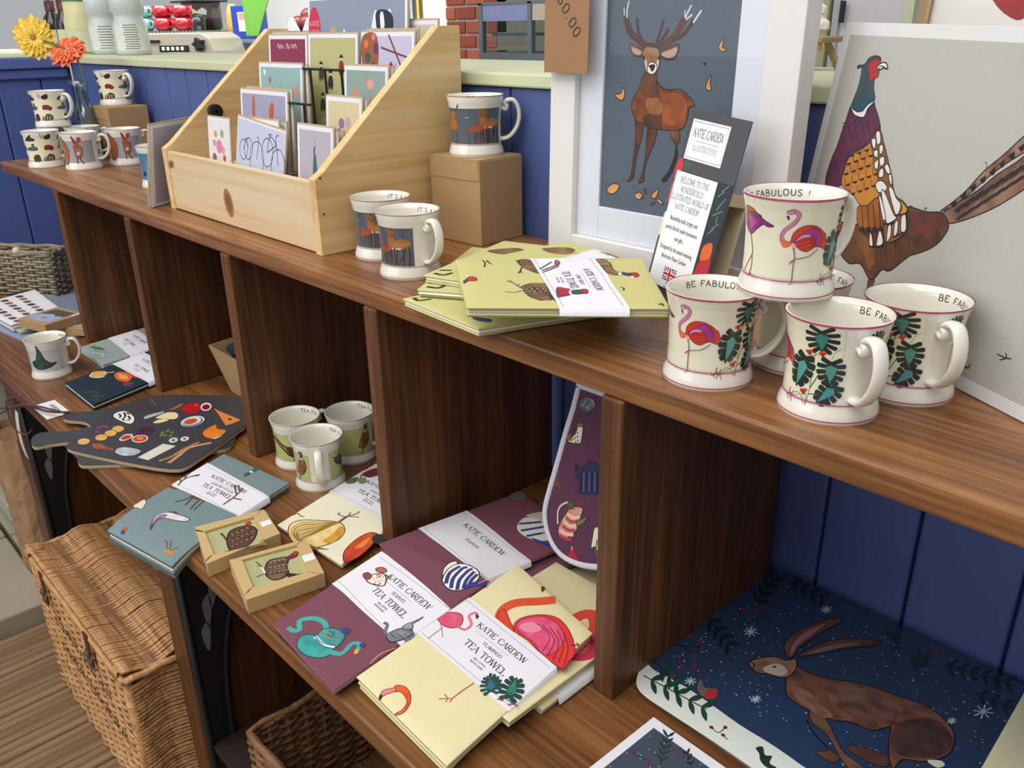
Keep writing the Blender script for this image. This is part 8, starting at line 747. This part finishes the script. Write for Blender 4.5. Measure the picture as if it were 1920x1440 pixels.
# ------------------------------------------------------------------ price tag
t = thing('price_tag', 'kraft price tag reading £60.00 hanging over the frame', 'tag'); basis(t, (-.352, .252, .632), (1, 0, 0), (0, .02, 1)); B('tag_card', 0, .074, 0, .125, 0, .0012, kraft_d, t)
ink('handwriting', [text('241a18', '£60.00', .014, .094, .0125, Vector((.58, -.81)), Vector((.81, .58)), center=False, serif=False, thick=1.1, thin=1.0, space=3, jit=.05)], lambda u, v_, h: (u, v_, .0012+h), t, PRINT, .01)
bm = NB(); tube(bm, cr([(.037, .118, .0015), (.040, .16, .004), (.045, .202, -.01)], 5), .0008, 6); obj('string', bm, mat('twine', 'c9b48c', .8), t)
# ------------------------------------------------------------------ leaflet stand
o_, U_, V_ = [Vector(a) for a in PLANE['leaf']]; t = thing('leaflet_stand', 'tall narrow leaflet with dark floral border on an easel back', 'leaflet'); c4, s4 = math.cos(R(4)), math.sin(R(4)); basis(t, o_-U_*.0129+V_*.0069, U_*c4-V_*s4, U_*s4+V_*c4); t.scale = (.955, .955, .955); LW, LH = .099, .209
B('leaflet_card', 0, LW, -.0150, LH, -.0012, 0, mat('leaflet_dark', '4b4b4f', .6, var=.04), t)
ops = [rect('2f3a40', .0005, .0005, LW-.0005, .140)]
ops += [pol('3f5a44', "0,0 6,30 4,80 2,110 0,100"), pol('c83a4a', "1,128 10,136 8,152 0,150", 1e-3), pol('d04a5a', "0,100 5,110 4,128 0,122"), pol('e8d8b0', "0,60 5,70 4,88 0,86"), pol('b82f34', "76,2 94,10 97,55 86,62 76,35"), pol('e0662f', "80,52 94,58 92,74 80,68"), pol('e8c8c0', "75,4 88,8 85,24 75,20")]
ops += [lin_('7f9a86', 1, f"{80+i%3*4},{82+i*7} {88+i%2*5},{90+i*7}") for i in range(8)]+[lin_('5a7a5a', 1.2, f"{9+i*3},{142+i%2*4} {14+i*3},{150+i%3*3}") for i in range(5)]
ops += [rect('f1f1f4', .008, .154, .071, .199), ('3a3a40', strip([Vector(p) for p in ((.0105, .1565), (.0685, .1565), (.0685, .1965), (.0105, .1965))], .0006, True)), text('2a2a2e', 'KATIE CARDEW', .0395, .180, .0096, condense=.50, space=.65, thick=1.6, thin=.7), ('4a4a4e', strip([Vector((.018, .1755)), Vector((.061, .1755))], .0004)), text('4a4a4e', 'ILLUSTRATIONS', .0395, .165, .0066, condense=.58, space=.75)]
ops += [rect('f1f1f4', .003, .004, .074, .139)]
for i, s_ in enumerate(('WELCOME TO THE', 'WONDERFULLY', 'ILLUSTRATED WORLD OF', 'KATIE CARDEW!')): ops.append(text('38383c', s_, .0375, .127-i*.0102, .0066, condense=.60, space=.7, thick=1.5, thin=.7))
fx, fy = .026, .013
ops += [rect('2a3a72', fx, fy, fx+.022, fy+.016), ('eceaf0', strip([Vector((fx, fy)), Vector((fx+.022, fy+.016))], .0036)+strip([Vector((fx, fy+.016)), Vector((fx+.022, fy))], .0036)), ('b8283a', strip([Vector((fx, fy)), Vector((fx+.022, fy+.016))], .0014)+strip([Vector((fx, fy+.016)), Vector((fx+.022, fy))], .0014)), rect('eceaf0', fx+.008, fy, fx+.014, fy+.016), rect('eceaf0', fx, fy+.0052, fx+.022, fy+.0108), rect('b8283a', fx+.0095, fy, fx+.0125, fy+.016), rect('b8283a', fx, fy+.0066, fx+.022, fy+.0094)]
ink('leaflet_print', ops, lambda u, v_, h: (u, v_, h), t, PRINT, .02)
def fonttext(s, size, x, y, sx, parent, m, fnz):
    cu = bpy.data.curves.new('text', 'FONT'); cu.body = s; cu.size = size; cu.align_x = 'CENTER'; cu.resolution_u = 2; o = bpy.data.objects.new('text', cu); COL.objects.link(o); dg = bpy.context.evaluated_depsgraph_get(); me = bpy.data.meshes.new_from_object(o.evaluated_get(dg)); bpy.data.objects.remove(o)
    for v_ in me.vertices: v_.co = (x+v_.co.x*sx, y+v_.co.y, fnz)
    me.materials.clear(); return link('small_lettering', me, m, parent)
for i, s_ in enumerate(('Beautifully bold, bright and', 'quirky British made homeware', 'and gifts.', 'Designed by the award winning', 'illustrator Katie Cardew')): fonttext(s_, .0074, .0375, (.083, .072, .061, .048, .038)[i], .62, t, mat('grey_ink', '4a4a4e', .7), .0008)
B('easel_leg', .072, .098, -.015, .13, -.030, -.0285, mat('easel_card', 'c9b896', .8), t); B('easel_hinge', .072, .098, .118, .13, -.0285, -.0012, mat('easel_card', 'c9b896', .8), t)
# ------------------------------------------------------------------ large pheasant print in a clear sleeve
o_, U_, V_ = PLANE['pheas']; t = thing('pheasant_print', 'large unframed pheasant print in a clear sleeve leaning at the right', 'print'); basis(t, o_, U_, V_)
bm = NB(); prism(bm, [(-.2847, .001), (.135, .001), (.135, .293), (-.2544, .3013)], flat, -.0015, 0); obj('paper_sheet', bm, mat('print_paper', 'e4e5e4', .6, var=.01), t)
ink('pheasant_artwork', [('bdbbb3', [[Vector(q) for q in ((-.2718, .0135), (.1225, .0135), (.1225, .281), (-.2441, .2892))]])]+art('pheas'), lambda u, v_, h: (u, v_, h), t, PRINT, .008)
bm = NB(); prism(bm, [(-.288, 0), (.138, 0), (.138, .307), (-.2555, .3155)], flat, .0035, .0038); obj('clear_sleeve', bm, sleeve, t)
t = thing('red_bird_picture', 'pale picture with a red bird behind the pheasant print', 'picture'); basis(t, (.075, .36, .6235), (1, 0, 0), (0, .12, .993)); B('sheet', 0, .28, 0, .30, -.004, 0, mat('cream_sheet', 'dcd8d2', .6), t); B('edge_strip', -.012, 0, 0, .30, -.012, .006, paleblock, t)
ink('bird_print', [pol('8a2a30', "165,150 190,185 205,190 200,170 182,140"), pol('3a2a28', "203,186 214,182 203,178"), pol('6a2024', "60,110 30,95 10,88 35,118"), lin_('3a2a28', 2, "100,66 98,45"), lin_('3a2a28', 2, "125,66 127,45"), pol('8a2a30/a83a3a', "55,80 45,110 60,150 110,170 170,160 190,110 170,82 140,72 120,64 95,70 80,62"), lin_('5a1f24', 1.5, "80,140 100,100 120,75"), lin_('5a1f24', 1.5, "140,150 130,110 120,80"), lin_('b85a50', 1.5, "60,130 80,100"), lin_('b85a50', 1.5, "165,140 150,100")], lambda u, v_, h: (u, v_, h), t, PRINT, .02)
# ------------------------------------------------------------------ placemats and card at the front right
t = thing('placemat', 'glossy navy placemat printed with a leaping hare in snow', 'placemat', (-.004, .03, 0), 0)
def rrect(x0, y0, x1, y1, r, n=6):
    P = []
    for cx_, cy_, a0 in ((x1-r, y1-r, 0), (x0+r, y1-r, 90), (x0+r, y0+r, 180), (x1-r, y0+r, 270)): P += [Vector((cx_+r*math.cos(R(a0+90*i/n)), cy_+r*math.sin(R(a0+90*i/n)))) for i in range(n+1)]
    return P
MW = [Vector((p.x-(0 if p.y > .1 else 0), p.y+(-.018 if p.y < .1 else 0)*min(1, p.x/.12))) for p in rrect(.0045, .006, .43, .3035, .022)]
edge = mat('mat_edge', 'a89a8c', .35, coat=.3)
bm = NB(); prism(bm, MW, flat, .0060, .0108); obj('core', bm, edge, t)
bm = NB(); prism(bm, MW, flat, .0108, .0114); sf = obj('printed_surface', bm, mat('navy_mat', '2c3f5e', .22, var=.06, coat=.3), t)
rn = random.Random(11); sn = []
for i in range(620):
    a = rn.uniform(.012, .42); b = rn.uniform(.03, .29)
    if b < .055+.0*a: continue
    r_ = rn.choice((.0005, .0006, .0008, .0011)); sn.append([Vector((a+r_*math.cos(k*PI/2+i), b+r_*math.sin(k*PI/2+i))) for k in range(4)])
ha = art('hare'); ink('hare_print', [ha[0], ('c9d2dc', sn)]+ha[1:], lambda u, v_, h: (u, v_, .0114+h), sf, GLOSSP, .012)
t2 = thing('placemat', 'second placemat lying underneath the hare placemat', 'placemat', (-.0035, .031, 0), 0); bm = NB(); prism(bm, [(p.x, p.y) for p in MW], flat, .0003, .0054); obj('core', bm, edge, t2); bm = NB(); prism(bm, MW, flat, .0054, .0058); obj('printed_surface', bm, MATS['navy_mat'], t2)
t = thing('winter_card', 'white bordered winter berry card at the front right edge', 'card', (.048, .0125, .0005), R(-1.5)); B('card_sheet', 0, .15, -.20, 0, 0, .0018, paper, t)
sn = [[Vector((a+.0007*math.cos(k*PI/2), b+.0007*math.sin(k*PI/2))) for k in range(4)] for a, b in [(rn.uniform(.012, .138), rn.uniform(-.188, -.012)) for i in range(160)]]
wa = [(c, [[Vector((p[0], p[1]+.0)) for p in q] for q in P]) for c, P in art('wcard')]
ink('card_print', [rect('47505f', .010, -.190, .140, -.012), ('c9d2dc', sn)]+wa, lambda u, v_, h: (u, v_, .0018+h), t, GLOSSP, .02)
cq = [(.326, .05, .030), (.46, .03, .030), (.47, .29, .030), (.315, .30, .030)]
towel('plain cream folded towel at the far right edge of the shelf', cq, .018, 'ece7c2', None, None, None, None, None)
bpy.data.objects[-1] if False else None
# ------------------------------------------------------------------ double oven glove
o_, U_, V_ = PLANE['mitt']; t = thing('oven_glove', 'plum double oven glove with white piping and teapot print', 'oven glove'); basis(t, o_, U_, V_)
L0 = art('mitt')[0][1][0]; lft = [p for p in L0]; bot = lft[-1].y
outl = cr(lft, 2)+[Vector((-.004, lft[-1].y+.006)), Vector((-.003, .10)), Vector((-.003, lft[0].y))]
def inset(pts, d):
    n = len(pts); o = []
    for i in range(n):
        a = pts[i-1]; b = pts[(i+1) % n]; tt_ = (b-a).normalized(); o.append(pts[i]+Vector((-tt_.y, tt_.x))*d)
    return o
area2 = sum(outl[i-1].x*outl[i].y-outl[i].x*outl[i-1].y for i in range(len(outl))); sg = 1 if area2 > 0 else -1
inn = inset(outl, .006*sg); bm = NB(); prism(bm, [(p.x, p.y) for p in inn], flat, -.010, 0); gl = obj('pocket', bm, fabric('5f3a52'), t, bevel=.003)
bm = NB(); tube(bm, [(p.x, p.y, -.003) for p in inset(outl, .004*sg)], .0052, 8, closed=True); obj('piping', bm, fabric('d5d6e0'), t, smooth=True)
yb = lft[0].y-.012; bm = NB(); tube(bm, [(-.098, yb-.002, .001), (-.004, yb-.010, .001)], .0052, 8); obj('cuff_piping', bm, fabric('d5d6e0'), t, smooth=True)
ink('teapot_print', art('mitta'), lambda u, v_, h: (min(u, -.008), v_, h), t, PRINT, .02); B('care_label', -.020, -.006, .175, .215, .0002, .0008, paper, t)
# ------------------------------------------------------------------ open kraft box with dark towel
t = thing('open_kraft_box', 'open kraft box tilted in the pigeonhole holding a dark cloth', 'box', (-.975, .17, .0)); 
def slab(nm, pts, n_, th, m):
    bm = NB(); a = [bm.verts.new(p) for p in pts]; b = [bm.verts.new(Vector(p)+Vector(n_)*th) for p in pts]; k = len(pts); bm.faces.new(a); bm.faces.new(b[::-1])
    for i in range(k): bm.faces.new((a[i], b[i], b[(i+1) % k], a[(i+1) % k]))
    return obj(nm, bm, m, t)
x0, x1, yb0, yb1 = -.140, .115, -.065, .10
slab('front_wall', [(x0, yb0, .001), (x1, yb0, .001), (x1+.01, yb0-.018, .098), (x0-.035, yb0-.018, .098)], (0, 1, 0), .002, kraft); slab('back_wall', [(x0, yb1, .001), (x1, yb1, .001), (x1+.01, yb1+.018, .11), (x0-.035, yb1+.018, .11)], (0, -1, 0), .002, kraft)
slab('side_wall', [(x0, yb0, .001), (x0, yb1, .001), (x0-.035, yb1+.018, .11), (x0-.035, yb0-.018, .098)], (1, 0, 0), .002, kraft); slab('side_wall', [(x1, yb0, .001), (x1, yb1, .001), (x1+.01, yb1+.018, .11), (x1+.01, yb0-.018, .098)], (-1, 0, 0), .002, kraft); slab('base', [(x0, yb0, .001), (x1, yb0, .001), (x1, yb1, .001), (x0, yb1, .001)], (0, 0, 1), .002, kraft)
towel('dark teal folded cloth standing inside the open kraft box', [(-1.125, .112, .100), (-.875, .112, .108), (-.87, .262, .128), (-1.125, .262, .128)], .09, '25383f', None, None, None, None, None, nl=4, lining='25383f')
# ------------------------------------------------------------------ far left of the lower shelf
t = thing('placemat', 'grey blue coastal placemat under the folded towels at the far left', 'placemat', (-1.92, .0, .0005)); bm = NB(); prism(bm, [(p.x, p.y) for p in rrect(-.185, -.135, .215, .145, .02)], lambda u, v_, h: (u*math.cos(.15)-v_*math.sin(.15), u*math.sin(.15)+v_*math.cos(.15), h), 0, .005); pm_ = obj('mat_board', bm, mat('coastal_mat', '8d9bb0', .4, var=.1), t)
ink('coastal_print', [lin_('6a7078', 5, "-150,10 -90,25 -20,5 60,20 150,0"), lin_('c9ced6', 3, "-150,-10 -60,5 40,-15 160,-10"), lin_('7a7f80', 6, "-160,-40 -60,-30 60,-55 180,-40"), pol('e8e8ea', "60,80 75,88 85,80"), pol('e8e8ea', "120,60 135,68 145,60"), pol('b06a5a', "20,100 35,108 45,100")], lambda u, v_, h: (u*math.cos(.15)-v_*math.sin(.15), u*math.sin(.15)+v_*math.cos(.15), .005+h), pm_, PRINT, .03)
nq = [(-2.075, -.135, .030), (-1.83, -.115, .030), (-1.85, .012, .036), (-2.10, .02, .036)]
nops = [pol(c, "0,0 20,3 22,16 3,14", .001, .02+.034*(i % 7), .015+.036*(i//7)) for i, c in enumerate(('4a4444', 'b0563a', '7a5a44', '3a3f48', '9a6a5a', '4a5a4a', '5a4a44')*3)]
towel('thick white tea towel with brown shop print at the far left', nq, .022, 'e2e0e2', nops, None, None, None, GT, nl=3)
towel('green and white folded cloth under the far left tea towel', [(-2.06, -.128, .0145), (-1.80, -.105, .0145), (-1.82, .015, .0145), (-2.08, .02, .0145)], .0085, 'a5b0a0', None, None, None, None, GT, nl=2)
def cbox(label, x, y, z, rz, w, d, h):
    t = thing('coaster_box', label, 'box', (x, y, z), rz, 'kraft coaster boxes at the far left'); B('carton', -w/2, w/2, -d/2, d/2, 0, h, kraft, t, .001)
    ink('window_picture', [('5a5a52', [rrect(-w*.36, -d*.36, w*.36, d*.36, .008)]), pol('a9b6d8', f"{-w*340},{-d*340} {w*340},{-d*340} {w*340},{d*40} {w*100},{-d*20} 0,{d*60} {-w*340},{-d*60}"), lin_('e4e8f0', 2, f"{-w*340},{-d*60} 0,{d*60} {w*100},{-d*20} {w*340},{d*40}"), pol('b0705a', "-6,-16 4,-12 6,-22 -6,-24"), rect('eeeef0', w*.39, d*.2, w*.47, d*.44)], lambda u, v_, h_: (u, v_, h+h_), t, GLOSSP, .03)
cbox('kraft box with a blue picture window, lower of the far left pair', -1.735, .028, .0058, .6, .105, .10, .019); cbox('kraft box with a blue picture window, upper of the far left pair', -1.772, -.035, .0252, .28, .11, .105, .022)
# ------------------------------------------------------------------ wicker
def weave(bm, O, A, Bv, N, nA, nB, r=.0042, amp=.004, stag=True, jit=.15, seed=1):
    """weavers run along Bv, spaced along A, passing over nB stakes"""
    O = Vector(O); A = Vector(A); Bv = Vector(Bv); N = Vector(N).normalized(); rn = random.Random(seed)
    for i in range(nA):
        a = (i+.5+rn.uniform(-jit, jit))/nA; pts = []; M_ = nB*4
        for k in range(M_+1):
            s = 1 if (not stag or i % 2 == 0) else -1
            pts.append(O+A*a+Bv*(k/M_)+N*(amp*s*math.cos(k*PI/4*2/2)+rn.uniform(-.0006, .0006)))
        tube(bm, pts, r*rn.uniform(.85, 1.12), 5)
def basket(t, x0, x1, y0, y1, z0, z1, m, rows, r=.004, nst=8, amp=.0035, open_=True):
    lx, ly, h = x1-x0, y1-y0, z1-z0
    for nm, O, Bv, N, n in (('woven_side', (x0, y0, z0), (lx, 0, 0), (0, -1, 0), nst), ('woven_side', (x1, y0, z0), (0, ly, 0), (1, 0, 0), max(3, int(nst*ly/lx))), ('woven_side', (x0, y1, z0), (lx, 0, 0), (0, 1, 0), nst), ('woven_side', (x0, y0, z0), (0, ly, 0), (-1, 0, 0), max(3, int(nst*ly/lx)))):
        bm = NB(); weave(bm, O, (0, 0, h), Bv, N, rows, n, r, amp, True, .1, len(nm)+n)
        for k in range(n+1): tube(bm, [Vector(O)+Vector(Bv)*(k/n)+Vector((0, 0, -.0)), Vector(O)+Vector(Bv)*(k/n)+Vector((0, 0, h))], r*1.1, 5)
        obj(nm, bm, m, t, 'stuff', smooth=True)
    B('base_lining', x0+.004, x1-.004, y0+.004, y1-.004, z0, z0+.006, m, t)
    for k in range(2):
        bm = NB(); q = []; d = .003*k
        C4 = [(x0, y0), (x1, y0), (x1, y1), (x0, y1)]
        for i in range(4):
            a = Vector(C4[i]); b = Vector(C4[(i+1) % 4])
            for j in range(14): p = a.lerp(b, j/14); q.append((p.x+.002*math.sin(j*1.7+k*2), p.y+.002*math.cos(j*1.7+k*2), z1+.004*k+.002*math.sin(j*1.3+k*3)))
        tube(bm, q, r*1.5, 6, closed=True); obj('rim', bm, m, t, smooth=True)
# picnic hamper
hp = thing('wicker_hamper', 'lidded wicker picnic hamper with leather straps under the shelf', 'hamper', (-1.14, -.11, FL)); hx0, hx1, hy0, hy1, hz = -.285, .265, -.158, .165, .345
B('inner_liner', hx0+.004, hx1-.004, hy0+.004, hy1-.004, .002, hz-.004, wicker_d, hp)
for nm, O, Bv, N, n, st in (('front_weave', (hx0, hy0, .004), (hx1-hx0, 0, 0), (0, -1, 0), 12, True), ('side_weave', (hx1, hy0, .004), (0, hy1-hy0, 0), (1, 0, 0), 6, False), ('side_weave', (hx0, hy0, .004), (0, hy1-hy0, 0), (-1, 0, 0), 6, False)):
    bm = NB(); weave(bm, O, (0, 0, hz-.008), Bv, N, 40, n, .0042, .006, st, .15, n); obj(nm, bm, wicker, hp, 'stuff', smooth=True)
for cx_, cy_ in ((hx0, hy0), (hx1, hy0), (hx1, hy1), (hx0, hy1)): bm = NB(); tube(bm, [(cx_, cy_, .002), (cx_, cy_, hz)], .008, 8); obj('corner_post', bm, wicker, hp, smooth=True)
ld = bpy.data.objects.new('lid', None); COL.objects.link(ld); ld.parent = hp; ld.location = (0, 0, hz+.006)
B('lid_board', hx0+.002, hx1-.002, hy0+.002, hy1-.002, 0, .012, wicker_d, ld)
bm = NB(); weave(bm, (hx0-.006, hy0-.008, .015), (hx1-hx0+.012, 0, 0), (0, hy1-hy0+.016, 0), (0, 0, 1), 56, 6, .0042, .0075, False, .2, 9); obj('lid_weave', bm, wicker, ld, 'stuff', smooth=True)
for k in range(2):
    bm = NB(); y_ = (hy0-.008, hy1+.008)[k]; tube(bm, [(hx0-.008+j*(hx1-hx0+.016)/30, y_, .006+.0015*math.sin(j*1.9)) for j in range(31)], .0065, 8); obj('lid_border', bm, wicker, ld, smooth=True)
for k in range(2):
    bm = NB(); x_ = (hx0-.008, hx1+.008)[k]; tube(bm, [(x_, hy0-.008+j*(hy1-hy0+.016)/20, .006+.0015*math.sin(j*1.9)) for j in range(21)], .0065, 8); obj('lid_border', bm, wicker, ld, smooth=True)
for x_ in (hx0+.012, hx1-.025):
    for j in range(4): bm = NB(); tube(bm, [(x_+j*.0055, hy0-.014, .004), (x_+j*.0055, hy0-.012, .020), (x_+j*.0055, hy0+.02, .022)], .0027, 5); obj('corner_binding', bm, wicker, ld, smooth=True)
for sx in (-.17, .10):
    st = B('strap', sx-.011, sx+.011, hy0-.0155, hy0-.0125, hz-.055, hz+.022, leather, hp, .001); bm = NB(); tube(bm, [(sx-.012, hy0-.018, hz-.03), (sx+.012, hy0-.018, hz-.03), (sx+.012, hy0-.018, hz-.05), (sx-.012, hy0-.018, hz-.05)], .0016, 6, closed=True); obj('buckle', bm, brass, st); bm = NB(); tube(bm, [(sx-.016, hy0-.013, hz-.02), (sx-.018, hy0-.02, hz-.035), (sx+.018, hy0-.02, hz-.035), (sx+.016, hy0-.013, hz-.02)], .0016, 6); obj('staple', bm, brass, st)
bl = []
rn = random.Random(8)
for row, (zz, n) in enumerate(((.235, 15), (.165, 17))):
    for i in range(n): a = -.16+i*.021; bl += [('26262c', [[Vector((a+dx, zz+dz)), Vector((a+dx+.007, zz+dz+.003)), Vector((a+dx+.008, zz+dz+.014)), Vector((a+dx+.001, zz+dz+.012))]]) for dx, dz in ((0, rn.uniform(0, .01)), (.006, rn.uniform(.012, .022)))]
ink('stencil_marks', bl, lambda u, v_, h: (u, hy0-.0092-h, v_), hp, PRINT, .02)
# open basket in the next compartment
B('inner_shelf', -.77, .10, -.18, .22, -.515, -.50, w_back, un)
bk2 = thing('wicker_tray', 'open rectangular wicker basket under the shelf front', 'basket', (-.33, .0, -.4995)); basket(bk2, -.215, .215, -.195, .15, .001, .195, wicker_d, 24, .0038, 14)
bk3 = thing('grey_basket', 'grey willow basket at the far left behind the towels', 'basket', (-2.255, .085, .0005), R(35)); basket(bk3, -.125, .125, -.10, -.025, .001, .122, wicker_g, 15, .0042, 7, .0045)
bm = NB(); bmesh.ops.create_uvsphere(bm, u_segments=12, v_segments=8, radius=.011); bmesh.ops.translate(bm, verts=bm.verts, vec=(.02, -.10, .130)); obj('rope_knob', bm, mat('pale_knob', 'd8cdb4', .7), bk3, smooth=True)
# brown paper sack
sk = thing('paper_sack', 'crumpled brown paper sack standing left of the shelf leg', 'sack', (-1.865, -.145, FL+.05)); bm = NB(); rows = []
for k in range(16):
    z = k*.028; rr = .088*(1-.10*abs(k-5)/10); row = []
    for i in range(28):
        a = 2*PI*i/28; n_ = noise.noise((math.cos(a)*2.2, math.sin(a)*2.2, z*9)); q = noise.noise((math.cos(a)*6, math.sin(a)*6, z*24+4)); rw = rr*(1+.16*n_+.06*q)*(1 if k else .9); ca, sa = math.cos(a), math.sin(a); f_ = 1/max(abs(ca)**1.0, abs(sa)**1.0)**.55; row.append(bm.verts.new((rw*f_*ca, rw*f_*sa*.8, z+(.012*n_ if k == 15 else 0))))
    rows.append(row)
for a, b in zip(rows, rows[1:]):
    for i in range(28): bm.faces.new((a[i], a[(i+1) % 28], b[(i+1) % 28], b[i]))
bm.faces.new(rows[0][::-1]); obj('bag_body', bm, mat('sack_paper', 'a9835f', .8, var=.12, scale=12, bump=.3), sk)
bm = NB(); lathe(bm, [(.082, .40), (.04, .385), (0, .39)], 20, sy=.8); obj('folded_top', bm, mat('sack_paper', 'a9835f'), sk)
# pale slatted crate at the far left
ct = thing('slatted_crate', 'pale slatted crate at the far left below the shelf', 'crate', (-2.28, -.08, FL+.05))
for k in range(6): B('slat', -.12, .14, -.10, -.088, .02+k*.075, .08+k*.075, mat('pale_slat', 'b9b8a8', .7), ct, .002)
for x_ in (-.12, .125): B('post', x_, x_+.015, -.088, .12, 0, .47, MATS['pale_slat'], ct)
B('base_board', -.105, .125, -.088, .12, .005, .02, MATS['pale_slat'], ct)
